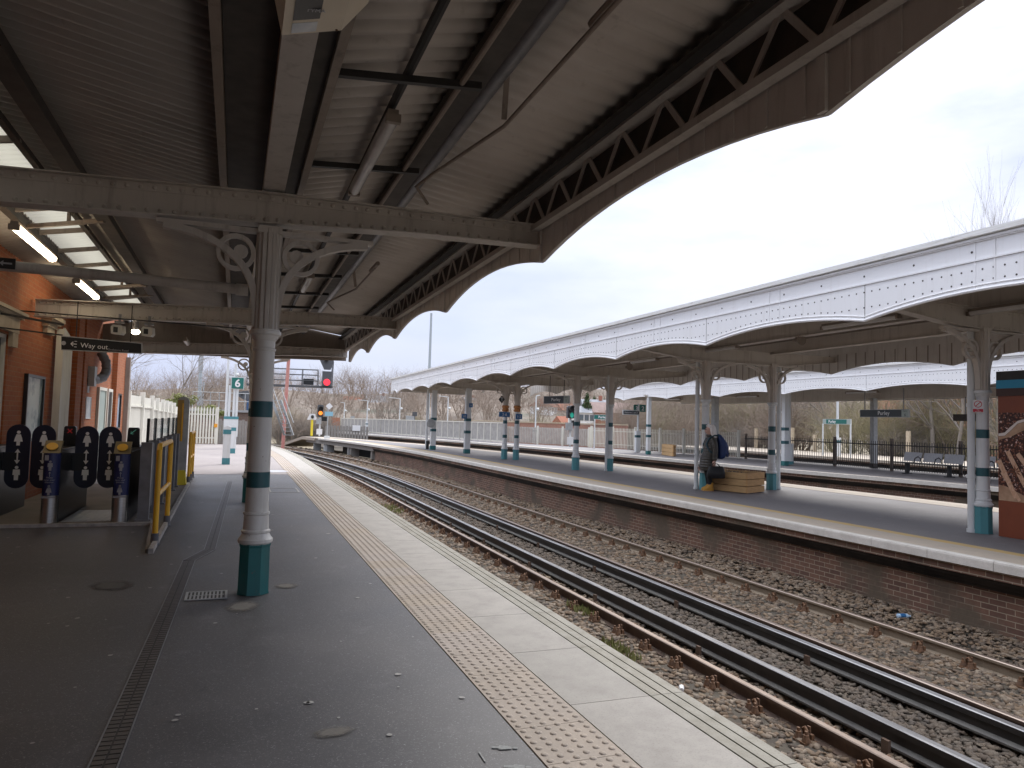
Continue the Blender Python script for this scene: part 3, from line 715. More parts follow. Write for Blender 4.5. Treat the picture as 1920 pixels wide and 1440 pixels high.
CU = [-26.5,-22.85,-19.2,-15.55,-11.9,-8.25,-4.6,-.7,2.94,6.74,10.36,14.02,17.12,19.95]
b = MB(); ysv = valance(b, 2.80, 2.83, CU, 3.155, .21, 4.12, zc)
bb = 3.2*0
y = CU[0]+.3
while y < CU[-1]-.1:
    z = scallop_z(y, CU, 3.155, .21)+zc(y); b.box(2.790,2.799,y-.012,y+.012,z+.012,3.86+zc(y)); y += .305
for y in CU[1:]: b.box(2.775,2.7985,y-.03,y+.03,3.165+zc(y),3.47+zc(y))
val = b.build('valance', M['cream_board'], can, ang=25)
b = MB(); b.tube([(2.84,y,scallop_z(y,CU,3.155,.21)+zc(y)+.022) for y in ysv], .014, 6); b.build('moulding', M['valance_white'], val)
b = MB(); b.box(2.64,2.88,-28,YN,4.02,4.13); b.build('eaves_gutter', M['valance_dirt'], can, smooth=False)
# end of the canopy, and the solid roof edges seen end-on
b = MB(); b.prism([(-3.3,3.12),(2.8,3.24),(2.8,3.9),(1.4,4.12),(.1,3.84),(-1.6,4.12),(-3.3,3.8)], (0,YN+.02,zc(YN)+.0), (1,0,0), (0,0,1), (0,.04,0)); b.build('end_board', M['cream_dark'], can, smooth=False)
# the building side closes the roof off behind the gates
# ------------------------------------------------------------------ lights, pipes and boxes hung under the canopy
def tube_light(label, p, L_, m, hang=None, group='tube lights under the near canopy', w=.11):
    t = thing('tube_light', label, 'light', p, group)
    x,y,z = p
    b = MB(); b.box(x-w*.36,x+w*.36,y-L_/2,y+L_/2,z+.035,z+.075); b.box(x-w/2,x+w/2,y-L_/2-.02,y-L_/2+.03,z-.03,z+.0345); b.box(x-w/2,x+w/2,y+L_/2-.03,y+L_/2+.02,z-.03,z+.0345); b.build('housing', M['cream_dark'], t, smooth=False)
    b = MB(); pr = [(w*.5*math.cos(a), .03-.062*math.sin(a)) for a in [math.pi*i/8 for i in range(9)]]
    b.sweep([(x+a,z+q) for a,q in pr], [(0,y-L_/2+.031,0),(0,y+L_/2-.031,0)]); b.build('diffuser', m, t)
    return t
tube_light('unlit grey tube light hanging from the black conduit nearest the camera', (1.0,6.33,3.78), 1.95, M['tube_dim'])
tube_light('unlit tube light beyond the first girder above the foreground column', (1.0,12.5,3.74), 1.5, M['tube_dim'])
tube_light('lit tube light nearest the camera above the brick wall', (-2.47,10.7,3.60), 1.9, M['tube_on'])
tube_light('lit tube light farther along above the station wall', (-2.47,14.15,3.58), 1.8, M['tube_on'])
tube_light('dim tube light across the last girder of the near canopy', (-1.2,19.2,3.25), 1.2, M['tube_dim'])
t = thing('round_lamp', 'small lit round lamp above the way out sign', 'lamp', (-1.75,14.6,2.97)); b = MB(); b.sphere((-1.75,14.6,2.97), .075, .075, .05, 12, 6); b.build('globe', M['tube_on'], t)
b = MB(); b.lathe([(.05,3.0),(.05,3.2)], (-1.75,14.6,0), 10); b.build('stem', M['greysteel'], t)
b = MB(); b.tube([(-3.3,8.0,2.875),(-1.0,8.0,2.845),(.02,8.0,2.825)], .052, 12); b.lathe([(.062,-.06),(.062,.06)], (.0,8.0,2.825), 12, ax='x')
dp = b.build('drain_pipe', M['cream'], None); tag(dp, 'cream drain pipe running from the column to the brick wall', 'pipe')
t = thing('pipe_sign', 'small green arrow plate fixed on the cream pipe by the wall', 'sign', (-2.1,7.93,2.865))
b = MB(); b.box(-2.13,-1.98,7.935,7.945,2.82,2.92); b.build('plate', M['dark'], t, smooth=False)
b = MB(); b.prism([(-.05,0),(-.02,.025),(-.02,.008),(.05,.008),(.05,-.008),(-.02,-.008),(-.02,-.025)], (-2.055,7.934,2.87),(1,0,0),(0,0,1),(0,-.002,0)); b.build('arrow', M['ink_dim'], t, smooth=False)
b = MB(); b.tube([(-3.2,13.0,3.02),(0.1,13.0,2.98)], .011, 6); tag(b.build('wire_conduit', M['black']), 'thin black conduit strung below the roof behind the pipe', 'conduit')
# cream box overhead with a maker's plate
t = thing('display_unit', 'cream metal display box overhead at the top of the picture', 'display box', (.24,2.85,3.1))
f1, f2, f3, f0 = atY(528,66,3.0), atY(640,57,3.0), atY(690,6,3.0), atY(515,0,3.0)
q = [(f0.x,f0.z),(f1.x,f1.z),(f2.x,f2.z),(f3.x,f3.z),(f3.x,3.62),(f0.x,3.62)]
b = MB(); b.prism(q, (0,3.0,0), (1,0,0), (0,0,1), (0,-.42,0)); b.build('casing', mat('ivory steel', (.62,.54,.42), (.54,.47,.36), 3, .5), t, smooth=False)
zu = lambda x: f1.z+(f2.z-f1.z)*(x-f1.x)/(f2.x-f1.x)
def under(name, x0, x1, y0, y1, m):
    b = MB(); b.add([(x,y,zu(x)-d) for d in (.0005,.0025) for x,y in ((x0,y0),(x1,y0),(x1,y1),(x0,y1))], [(0,1,2,3),(7,6,5,4),(0,4,5,1),(1,5,6,2),(2,6,7,3),(3,7,4,0)]); b.build(name, m, t, smooth=False)
under('name_plate', .135, .235, 2.62, 2.885, M['dark']); under('rating_label', .135, .23, 2.91, 2.985, M['paper'])
text('lettering', 'OPTYMA', .028, (.14,2.825,zu(.18)-.0065), (1,0,.15), (0,-1,0), M['ink_dim'], t)
b = MB(); b.lathe([(.006,0),(.004,-.004)], (f2.x-.02,2.99,zu(f2.x-.02)-.001), 8); b.build('screw', M['rust_bright'], t)
b = MB(); b.bar((.24,2.8,3.62),(.24,2.8,3.72),.05,.05); b.build('hanger', M['cream_dark'], t)
# cameras on the second girder
def cctv(label, x):
    t = thing('cctv_camera', label, 'camera', (x,13.4,2.95), 'cctv cameras under the second girder')
    b = MB(); b.box(x-.02,x+.02,13.5,13.54,2.93,3.14); b.box(x-.07,x+.07,13.46,13.58,2.99,3.02); b.build('mount', M['greysteel'], t, smooth=False)
    b = MB(); b.prism([(-.075,-.09),(.055,-.10),(.085,-.06),(.075,.05),(-.06,.06),(-.085,.02)], (x,13.22,2.87),(1,0,0),(0,0,1),(0,.42,.03)); b.build('housing', M['creamfence'], t, smooth=False)
    b = MB(); b.prism([(-.045,-.06),(.02,-.065),(.02,.02),(-.045,.025)], (x,13.218,2.87),(1,0,0),(0,0,1),(0,-.003,0)); b.build('lens_window', M['dark'], t, smooth=False)
cctv('white boxed security camera nearer the brick wall', -1.86); cctv('white boxed security camera nearer the iron column', -1.42)
# ------------------------------------------------------------------ station building
WX = -3.2
sb = thing('station_building', 'orange brick station building with cream stone trim behind the ticket gates', 'building', (WX,15,0))
b = MB(); b.box(WX-.35,WX,-28,12.0,0,4.2); b.box(WX-.35,WX,12.74,25.2,0,4.2); b.box(WX-.35,WX,12.0,12.74,0,.75); b.box(WX-.35,WX,12.0,12.74,2.62,4.2); b.build('wall', M['brick_red'], sb, smooth=False)
b = MB(); b.box(WX-.34,-8.2,24.9,25.19,0,4.2); b.build('end_wall', M['brick_red'], sb, smooth=False)
w = MB(); w.box(WX-.14,WX-.08,11.98,12.76,.74,2.63); wo = w.build('window', M['window'], sb, smooth=False)
b = MB()
for z in (.75,1.62,2.56): b.box(WX-.079,WX-.03,12.0,12.74,z,z+.06)
for y in (12.0,12.68): b.box(WX-.0785,WX-.029,y,y+.06,.75,2.62)
b.build('frame', M['creamfence'], wo, smooth=False)
b = MB(); b.box(WX+.001,WX+.07,11.5,13.0,2.66,2.88); b.box(WX+.001,WX+.11,11.45,13.08,2.881,2.93); b.box(WX+.001,WX+.15,11.4,13.14,2.931,2.98); b.box(WX+.001,WX+.06,12.72,13.0,2.45,2.659)
b.build('lintel', M['plaster'], sb, smooth=False)
b = MB(); b.box(WX+.001,WX+.10,14.62,15.3,2.98,3.04); b.box(WX+.001,WX+.15,14.58,15.35,3.041,3.10); b.box(WX+.001,WX+.2,14.54,15.4,3.101,3.17); b.box(WX+.001,WX+.07,14.7,15.25,2.86,2.979); b.build('corbel', M['plaster'], sb, smooth=False)
for y0, y1, d in ((16.9,17.45,.16),(18.0,18.35,.10),(22.5,22.9,.12)):
    b = MB(); b.box(WX+.001,WX+d,y0,y1,0,3.6); b.build('pilaster', M['brick_red'], sb, smooth=False)
def door(y0, y1, z1, m):
    b = MB(); b.box(WX+.002,WX+.035,y0,y1,.03,z1); d = b.build('door', m, sb, smooth=False)
    b = MB(); b.box(WX+.0005,WX+.06,y0-.08,y0-.001,0,z1+.08); b.box(WX+.0005,WX+.06,y1+.001,y1+.08,0,z1+.08); b.box(WX+.0005,WX+.06,y0-.0005,y1+.0005,z1+.001,z1+.08); b.build('door_frame', M['creamfence'], d, smooth=False)
door(20.4,21.35,2.05,mat('pale green door', (.42,.5,.46), (.36,.44,.40), 4, .4)); door(21.75,22.3,2.05,M['dark'])
b = MB(); b.box(WX-.05,WX+.12,24.95,25.16,0,3.2); b.build('corner_post', M['cream_dark'], sb, smooth=False)
b = MB(); b.box(-9,-3.25,-28,20,3.85,3.95); b.box(-3.56,-3.44,-28,25,3.70,3.98); b.build('roof', M['cream_dark'], sb, smooth=False)
def wall_board(name, label, cat, y0, y1, z0, z1, fm, pm, d=.06, fr=.045):
    t = thing(name, label, cat, (WX+d,(y0+y1)/2,z0))
    b = MB(); b.box(WX+.001,WX+d,y0,y0+fr,z0,z1); b.box(WX+.001,WX+d,y1-fr,y1,z0,z1); b.box(WX+.001,WX+d,y0+fr,y1-fr,z0,z0+fr); b.box(WX+.001,WX+d,y0+fr,y1-fr,z1-fr,z1); b.build('frame', fm, t, smooth=False)
    b = MB(); b.box(WX+.0015,WX+d*.4,y0+fr,y1-fr,z0+fr,z1-fr); b.build('poster', pm, t, smooth=False)
    return t
posters = mat('poster print', (.50,.60,.60), (.20,.27,.30), 2.2, .15, lo=.45, hi=.6)
wall_board('poster_case', 'black framed glazed poster case on the orange brick wall', 'poster case', 13.72,14.85,1.0,2.1, M['dark'], posters)
wall_board('notice', 'tall narrow white notice on the brick pier by the door', 'notice', 19.0,19.2,1.95,2.3, M['ink'], M['paper'], .02,.01)
wall_board('notice', 'white timetable notice on the brick pier beside the green door', 'notice', 18.95,19.55,1.35,1.85, M['ink'], M['paper'], .02,.012)
wall_board('poster_case', 'dark framed pale blue poster case near the far corner of the building', 'poster case', 22.95,23.9,1.05,2.05, M['dark'], mat('pale poster', (.55,.65,.75), (.45,.5,.62), 2, .2), .08)
t = thing('timber_post', 'tall cream post with a plain face standing against the station wall', 'post', (-2.95,15.6,0))
b = MB(); b.box(-3.14,-3.02,15.45,15.6,.04,3.02); b.build('shaft', M['creamfence'], t, smooth=False)
b = MB(); b.prism([(0,.04),(.32,.04),(.32,2.86),(0,3.06)], (-3.07,15.61,0),(.25,1,0),(0,0,1),(.03,0,0)); b.build('face_board', M['creamfence'], t, smooth=False)
t = thing('air_duct', 'grey ribbed air duct curling out of the station wall', 'duct', (-3.1,19.5,2.4))
b = MB(); pts = [(-3.1,19.9,2.95),(-2.98,19.9,2.72),(-2.95,19.85,2.5),(-3.0,19.7,2.33),(-3.1,19.45,2.26),(-3.16,19.2,2.28)]
P = []
for i in range(len(pts)-1):
    for k in range(5): P.append(tuple(pts[i][j]+(pts[i+1][j]-pts[i][j])*k/5 for j in range(3)))
b.tube(P+[pts[-1]], [.11 if i % 2 else .095 for i in range(len(P)+1)], 12); b.build('hose', M['greysteel'], t)
b = MB(); b.box(WX+.001,WX+.14,19.0,19.3,2.1,2.55); b.build('wall_plate', M['galv'], t, smooth=False)

# way out sign
wo_ = thing('way_out_sign', 'black way out sign hanging across the passage from the station wall', 'sign', (-1.86,12,2.5))
a, e, cpt, dd = atY(115,630,12), atY(266,644,12), atY(115,656,12), atY(266,663,12)
ux = (e-a).normalized(); 
b = MB(); b.add([tuple(cpt),tuple(dd),tuple(e),tuple(a)]+[(p.x,12.05,p.z) for p in (cpt,dd,e,a)], [(0,1,2,3),(7,6,5,4),(0,4,5,1),(1,5,6,2),(2,6,7,3),(3,7,4,0)]); b.build('panel', M['dark'], wo_, smooth=False)
b = MB()
for p, q in ((a,e),(cpt,dd)): b.bar(p+Vector((0,-.006,0)), q+Vector((0,-.006,0)), .014, .012)
b.bar(e+Vector((0,-.006,.006)), dd+Vector((0,-.006,-.006)), .014, .014); b.build('edge_strip', M['galv'], wo_, smooth=False)
h = (a-cpt).length; uy = Vector((0,0,1)); base = cpt + Vector((0,-.012,0))
text('lettering', 'Way out', .098, base+ux*.235+uy*(h*.30), ux, uy, M['ink'], wo_)
text('lettering', 'Godstone Road', .042, base+ux*.585+uy*(h*.26), ux, uy, M['ink_dim'], wo_)
b = MB(); o = base+ux*.115+uy*(h*.5)
b.bar(o,o+ux*.075,.004,.012); b.bar(o,o+ux*.03+uy*.03,.004,.012); b.bar(o,o+ux*.03-uy*.03,.004,.012); b.bar(o+ux*.045+uy*.04,o+ux*.075+uy*.04,.004,.008); b.bar(o+ux*.045-uy*.04,o+ux*.075-uy*.04,.004,.008); b.build('arrow', M['ink'], wo_, smooth=False)
b = MB(); b.lathe([(.03,0),(.03,-.004)], tuple(base+ux*.025+uy*h*.5), 14, ax='y'); b.build('rail_symbol', M['ink_dim'], wo_)
b = MB(); b.bar((-3.2,12.02,2.86),(-2.36,12.02,2.75),.03,.03); b.bar((-2.2,12.02,2.55),(-2.2,12.02,3.1),.012,.012); b.bar((-1.5,12.02,2.55),(-1.5,12.02,3.1),.012,.012); b.bar((-3.2,12.025,2.66),(-2.37,12.025,2.60),.02,.02); b.build('hanger', M['black'], wo_, smooth=False)

# ------------------------------------------------------------------ ticket gates on their low concrete floor
b = MB(); b.prism([(-3.19,11.2),(-1.02,11.2),(-.86,9.0),(-.80,9.0),(-.90,17.25),(-3.19,17.25)], (0,0,-.05),(1,0,0),(0,1,0),(0,0,.085)); structure(b.build('gate_floor', M['concrete'], smooth=False))
b = MB(); b.bar((-.795,8.9,.012),(-.885,17.3,.012),.05,.09); b.bar((-3.18,11.17,.0),(-1.0,11.17,.0),.05,.08); structure(b.build('kerb', M['kerb_white'], smooth=False))
b = MB(); b.box(-2.12,-1.54,11.35,12.6,.036,.042)
for i in range(9): b.box(-2.11+.065*i,-2.08+.065*i,11.4,12.55,.042,.046)
structure(b.build('floor_grating', M['galv'], smooth=False))
def person_icon(b, o, ux, uy, s, woman, t=(0,-.003,0)):
    o = Vector(o); ux = Vector(ux); uy = Vector(uy)
    b.prism([(.11*s*math.cos(k*.6283),.11*s*math.sin(k*.6283)) for k in range(10)], o+uy*(.88*s), ux, uy, t)
    if woman: b.prism([(-.12*s,.74*s),(.12*s,.74*s),(.2*s,.5*s),(.25*s,.26*s),(.1*s,.26*s),(.1*s,0),(-.1*s,0),(-.1*s,.26*s),(-.25*s,.26*s),(-.2*s,.5*s)], o, ux, uy, t)
    else: b.prism([(-.2*s,.74*s),(.2*s,.74*s),(.22*s,.36*s),(.13*s,.36*s),(.12*s,0),(-.12*s,0),(-.13*s,.36*s),(-.22*s,.36*s)], o, ux, uy, t)
def dbl_arrow(b, o, ux, uy, s, t=(0,-.003,0), up=True, dn=True):
    w = .16*s
    p = [(-.04*s,-.3*s),(.04*s,-.3*s),(.04*s,.3*s),(-.04*s,.3*s)]; b.prism(p, o, ux, uy, t)
    if up: b.prism([(-w,.25*s),(w,.25*s),(0,.5*s)], o, ux, uy, t)
    if dn: b.prism([(-w,-.25*s),(0,-.5*s),(w,-.25*s)], o, ux, uy, t)
def gate(label, x0, x1, leafs):
    xm = (x0+x1)/2; y0 = 11.18
    t = thing('ticket_gate', label, 'ticket gate', (xm,y0,.036), 'ticket gates')
    b = MB(); b.box(x0,x1,y0+.11,13.3,.036,.98); b.box(x0+.02,x1-.02,y0+.1,13.2,.98,1.01); cab = b.build('cabinet', M['dark'], t, smooth=False)
    b = MB(); pr = [(xm+.095*math.cos(a), y0+.11-.11*math.sin(a)) for a in [math.pi*i/10 for i in range(11)]]
    for z0, z1, m, nm in ((.036,.40,M['steel'],'kick_plate'),(.401,.96,M['label_blue'],'label_panel')):
        b = MB(); b.add([(x,y,z0) for x,y in pr]+[(x,y,z1) for x,y in pr], [(i,i+1,12+i,11+i) for i in range(10)]+[tuple(range(10,-1,-1)),tuple(range(11,22))]); b.build(nm, m, t, ang=30)
    b = MB(); b.prism([(-.02,.961),(.10,.961),(.20,1.12),(.14,1.12)], (xm-.1,y0+.02,0),(0,1,0),(0,0,1),(.2,0,0)); hd = b.build('reader_head', mat('reader housing', (.16,.12,.05), rough=.5), t, smooth=False)
    n = Vector((0,-.16,.10)).normalized(); dsc = MB(); cpt = Vector((xm,y0+.055,1.045))
    u1 = Vector((1,0,0)); u2 = n.cross(u1)
    dsc.prism([(.068*math.cos(k*.39),.055*math.sin(k*.39)) for k in range(16)], cpt, u1, u2, n*.012); dsc.build('reader_pad', mat('amber reader pad', (.75,.40,.02), rough=.35), hd)
    b = MB(); f = y0-.004
    b.prism([(-.065,-.035),(-.02,-.035),(-.02,.035),(-.065,.035)], (xm,f,.90),(1,0,0),(0,0,1),(0,-.002,0))
    person_icon(b, (xm,f,.73),(1,0,0),(0,0,1),.135,False); dbl_arrow(b,(xm,f,.675),(1,0,0),(0,0,1),.085,dn=False)
    dbl_arrow(b,(xm,f,.52),(1,0,0),(0,0,1),.085,up=False); person_icon(b,(xm,f,.41),(1,0,0),(0,0,1),.135,True); b.box(xm-.08,xm+.08,f-.006,f-.001,.372,.392)
    b.build('pictogram', M['ink_dim'], t, smooth=False)
    for k, s in enumerate(('Please','keep your','distance')): text('lettering', s, .03, (xm,f-.003,.63-.03*k),(1,0,0),(0,0,1),M['ink_dim'],t,'CENTER')
    if x0 < -3: leafs = leafs + ['nohood']
    # screen hood
    b = MB(); b.prism([(-.085,0),(.085,0),(.075,.28),(.06,.30),(-.06,.30),(-.075,.28)], (xm-.0,12.28,1.0-(.3 if 'nohood' in leafs else 0)),(1,0,0),(0,0,1),(0,.1,.0)); hood = b.build('screen_hood', M['dark'], t, smooth=False)
    b = MB()
    if 'cross' in leafs:
        b.bar((xm-.03,12.275,1.20),(xm+.03,12.275,1.26),.004,.012); b.bar((xm-.03,12.275,1.26),(xm+.03,12.275,1.20),.004,.012); b.build('cross_symbol', emis('dim red symbol', (.3,.02,.02), .12), hood)
    elif 'nohood' not in leafs:
        b.bar((xm+.035,12.275,1.27),(xm-.035,12.275,1.21),.004,.008); b.bar((xm-.035,12.275,1.21),(xm-.03,12.275,1.245),.004,.008); b.bar((xm-.035,12.275,1.21),(xm+.0,12.275,1.205),.004,.008); b.build('arrow_symbol', emis('dim green symbol', (.12,.4,.3), .15), hood)
    for s in leafs:
        if s in ('cross','nohood'): continue
        cx = (x0-.16) if s == 'l' else (x1+.175)
        b = MB(); W, Hh = .145, .30
        st = [(W*math.cos(a), Hh+W*math.sin(a)) for a in [math.pi*i/10 for i in range(11)]] + [(W*math.cos(a), -Hh+W*math.sin(a)) for a in [math.pi+math.pi*i/10 for i in range(11)]]
        b.prism(st, (cx,11.99,.87),(1,0,0),(0,0,1),(0,.025,0)); lf = b.build('paddle', M['navy'], t, ang=50)
        b = MB(); person_icon(b,(cx,11.987,1.02),(1,0,0),(0,0,1),.21,True); dbl_arrow(b,(cx,11.987,.87),(1,0,0),(0,0,1),.21); person_icon(b,(cx,11.987,.54),(1,0,0),(0,0,1),.20,False); b.build('pictogram', M['ink'], lf, smooth=False)
        b = MB(); b.bar((cx,12.0,.8),((x0 if s == 'l' else x1),12.0,.8),.03,.25); b.build('hinge_arm', M['dark'], lf, smooth=False)
gate('ticket gate with the amber reader nearest the camera beside the steel railings', -1.52,-1.32, ['l'])
gate('ticket gate in the middle of the row with paddles on both sides', -2.35,-2.15, ['l','r','cross'])
gate('ticket gate against the brick wall, only one navy paddle in view', -3.19,-2.99+.0, ['r'])
# glass screen running back from the gates
t = thing('glass_screen', 'dark glass topped screen of grey posts beside the ticket gates', 'screen', (-1.13,13.8,.036))
for i, y in enumerate((11.32,12.3,13.4,14.6,15.7,16.5)):
    b = MB(); b.box(-1.20,-1.06,y-.05,y+.05,.036,1.12); b.box(-1.23,-1.03,y-.08,y+.08,.036,.06); b.build('post', M['greysteel'], t, smooth=False)
    if i < 5:
        y2 = (12.3,13.4,14.6,15.7,16.5)[i]
        b = MB(); b.box(-1.15,-1.11,y+.051,y2-.051,.16,1.08); b.build('lower_panel', M['signal'], t, smooth=False)
        b = MB(); b.box(-1.137,-1.125,y+.03,y2-.03,1.13,1.44); g = b.build('pane', M['glass'], t, smooth=False)
        b = MB(); b.box(-1.15,-1.112,y+.012,y+.029,1.09,1.45); b.box(-1.15,-1.112,y2-.029,y2-.012,1.09,1.45); b.build('frame', M['dark'], g, smooth=False)
for lab, ys, h in (('yellow railing with two posts beside the first ticket gate', (9.45,11.05), 1.15), ('yellow railing with three posts past the tall gate post', (17.85,18.6,19.4), 1.10)):
    x = -.81 if h > 1.12 else -.92
    t = thing('railing', lab, 'railing', (x,sum(ys)/len(ys),0), 'yellow railings')
    b = MB(); b.tube([(x,ys[0],.12),(x,ys[0],h-.05),(x,ys[0]+.05,h),(x,ys[-1]-.05,h),(x,ys[-1],h-.05),(x,ys[-1],.12)], .031, 10); b.tube([(x,ys[0],h*.5),(x,ys[-1],h*.5)], .027, 10)
    if len(ys) == 3: b.tube([(x,ys[1],.12),(x,ys[1],h)], .03, 10)
    b.build('handrail', M['yellow'], t)
    for y in ys:
        b = MB(); b.lathe([(.055,0),(.055,.02),(.042,.025),(.042,.14)], (x,y,0), 12); b.build('socket', M['rubber'], t)
t = thing('gate_end_post', 'tall round topped brown and grey post at the end of the glass screen', 'post', (-1.04,16.95,0))
b = MB(); pr = [(-.11,.3),(.11,.3),(.11,1.80)]+[(.11*math.cos(a),1.80+.09*math.sin(a)) for a in [math.pi*i/8 for i in range(1,8)]]+[(-.11,1.80)]
b.prism(pr, (-1.04,16.9,0),(1,0,0),(0,0,1),(0,.16,0)); b.build('body', M['galv'], t, ang=30)
b = MB(); b.box(-1.15,-1.03,16.885,16.899,.95,1.82); b.build('brown_face', mat('brown panel', (.28,.17,.05), (.4,.25,.06), 3, .4), t, smooth=False)
b = MB(); b.box(-1.06,-1.03,16.88,16.8845,.95,1.75); b.build('yellow_strip', M['yellow'], t, smooth=False)
b = MB(); b.prism([(-.13,.0),(.13,0),(.10,.31),(-.10,.31)], (-1.04,16.87,.036),(1,0,0),(0,0,1),(0,.2,0)); b.build('base', M['sunyellow'], t, smooth=False)

# ------------------------------------------------------------------ things on the near platform floor
def ground_strip(name, label, cat, pts, w, parts, m2):
    t = thing(name, label, cat, (pts[0][0],pts[0][1],0))
    for (x0,y0),(x1,y1) in zip(pts,pts[1:]):
        b = MB(); b.bar((x0,y0,-.0015),(x1,y1,-.0015), w, .004); f = b.build('channel', M['gap'], t, smooth=False)
        d = Vector((x1-x0,y1-y0,0)); Ld = d.length; d.normalize(); sd = Vector((-d.y,d.x,0)); q = MB(); e_ = MB()
        for s in (-1,1): e_.bar(Vector((x0,y0,.0015))+sd*(s*w*.47), Vector((x1,y1,.0015))+sd*(s*w*.47), w*.06, .005)
        n = int(Ld/.05)
        for i in range(n):
            p = Vector((x0,y0,.001))+d*(.05*i+.025); q.bar(p-sd*(w*.40), p-sd*(w*.04), .038, .004, up=(0,0,1)); q.bar(p+sd*(w*.04), p+sd*(w*.42), .038, .004)
        q.build('slotted_cover', m2, f, smooth=False); e_.build('edge_strip', M['greysteel'], f, smooth=False)
ground_strip('drain_channel', 'long dark slotted drain channel bending along the asphalt platform', 'drain', [(-.47,.6),(-.465,3.6),(-.385,8.42),(-.205,9.05),(-.05,18.2)], .125, None, mat('drain iron', (.10,.085,.08), (.07,.06,.058), 9, .45, .3))
t = thing('drain_grate', 'square iron drain grate beside the foreground column base', 'drain grate', (-.16,6.77,0))
b = MB(); b.box(-.31,-.01,6.63,6.91,-.002,.0015); b.build('pit', M['gap'], t, smooth=False)
b = MB(); b.box(-.325,-.305,6.62,6.92,0,.006); b.box(-.015,.005,6.62,6.92,0,.006); b.box(-.3045,-.0155,6.62,6.64,0,.006); b.box(-.3045,-.0155,6.9,6.92,0,.006)
for i in range(9): b.box(-.29+.03*i,-.275+.03*i,6.64,6.9,.0016,.005)
b.box(-.3,-.02,6.765,6.78,.0017,.0055); b.build('bars', M['galv'], t, smooth=False)
b = MB()
for i in range(190):
    x, y = -3.0+4.3*rnd.random(), 2.3+24*rnd.random()**1.6
    r_ = (.008+.014*rnd.random()**2)*(1 if y < 9 else 1.3); n = 8
    b.add([(x+r_*(.8+.4*rnd.random())*math.cos(k*.785),y+r_*(.8+.4*rnd.random())*math.sin(k*.785),.0012) for k in range(n)], [tuple(range(n))])
stuff(b.build('chewing_gum', M['gum'], smooth=False, recalc=False), 'pale flattened chewing gum spots scattered over the asphalt')
def soft(m):                  # a stain with a ragged, fading rim
    t = m.node_tree; b = t.nodes['Principled BSDF']; tc = t.nodes.new('ShaderNodeTexCoord'); ln = t.nodes.new('ShaderNodeVectorMath'); ln.operation = 'LENGTH'; t.links.new(tc.outputs['Object'], ln.inputs[0])
    ad = t.nodes.new('ShaderNodeMath'); ad.operation = 'MULTIPLY_ADD'; t.links.new(noise(t, 2.5, 6), ad.inputs[0]); ad.inputs[1].default_value = .7; t.links.new(ln.outputs['Value'], ad.inputs[2])
    t.links.new(ramp(t, ad.outputs[0], 1.25, .8), b.inputs['Alpha'])
soft(M['patch']); soft(M['darkpatch'])
def blob(name, label, cat, x, y, rx, ry, m, z=.0005, seed=1):
    b = MB(); n = 26; b.add([(math.cos(k*6.283/n), math.sin(k*6.283/n), 0) for k in range(n)], [tuple(range(n))])
    o = b.build(name, m, smooth=False, recalc=False); o.location = (x,y,z+.0004); o.scale = (rx*1.25,ry*1.25,1); o.rotation_euler.z = seed; return tag(o, label, cat)
blob('stain', 'pale round dusty stain on the asphalt in front of the column base', 'stain', .12,6.33,.13,.16, M['patch'], seed=3)
blob('stain', 'pale dusty smear on the asphalt to the right of the column base', 'stain', .50,7.0,.10,.10, M['patch'], seed=4)
blob('stain', 'brownish round stain at the bottom edge of the asphalt', 'stain', .52,3.72,.06,.10, M['patch'], seed=8)
blob('stain', 'dark damp patch on the asphalt in front of the ticket gates', 'stain', -.95,7.35,.22,.16, M['darkpatch'], seed=5)
b = MB(); b.lathe([(.42,.0005),(.42,.004),(.36,.005)], (1.05,21.6,0), 28); tag(b.build('manhole_cover', mat('pale steel cover', (.5,.5,.52), rough=.5)), 'pale round manhole cover on the platform past the columns', 'manhole cover')
b = MB(); b.box(.72,1.30,15.6,15.64,.0003,.002); b.box(.72,1.30,16.5,16.54,.0003,.002); b.box(.72,.75,15.64,16.5,.0003,.002); b.box(1.27,1.30,15.64,16.5,.0003,.002); tag(b.build('access_cover', M['gum'], smooth=False), 'rectangular access cover outline in the asphalt beside the tactile strip', 'access cover')
fs_ = thing('floor_stencil', 'worn white stencil of two people with a distance arrow on the asphalt', 'floor marking', (.92,2.95,0))
ax, ay = Vector((.40,.917,0)), Vector((-.917,.40,0))
for px, py in ((935,1402),(985,1413)):
    pass
for (px,py),w in (((948,1402),True),((972,1438),False)):
    p = atZ(px,py,0); b = MB(); u = Vector((.15,.99,0)).normalized(); v = Vector((.93,-.36,0)); v = Vector((math.cos(YAW),-math.sin(YAW),0)); u = Vector((math.sin(YAW),math.cos(YAW),0))
    person_icon(b, p+Vector((0,0,.0006))-v*.065, u*.75, v, .125, w, (0,0,.0006)); b.build('figure', M['faded'], fs_, smooth=False)
p0, p1 = atZ(898,1410,0), atZ(910,1428,0); b = MB(); b.bar(p0+Vector((0,0,.001)),p1+Vector((0,0,.001)),.008,.001); b.build('arrow', M['faded'], fs_, smooth=False)

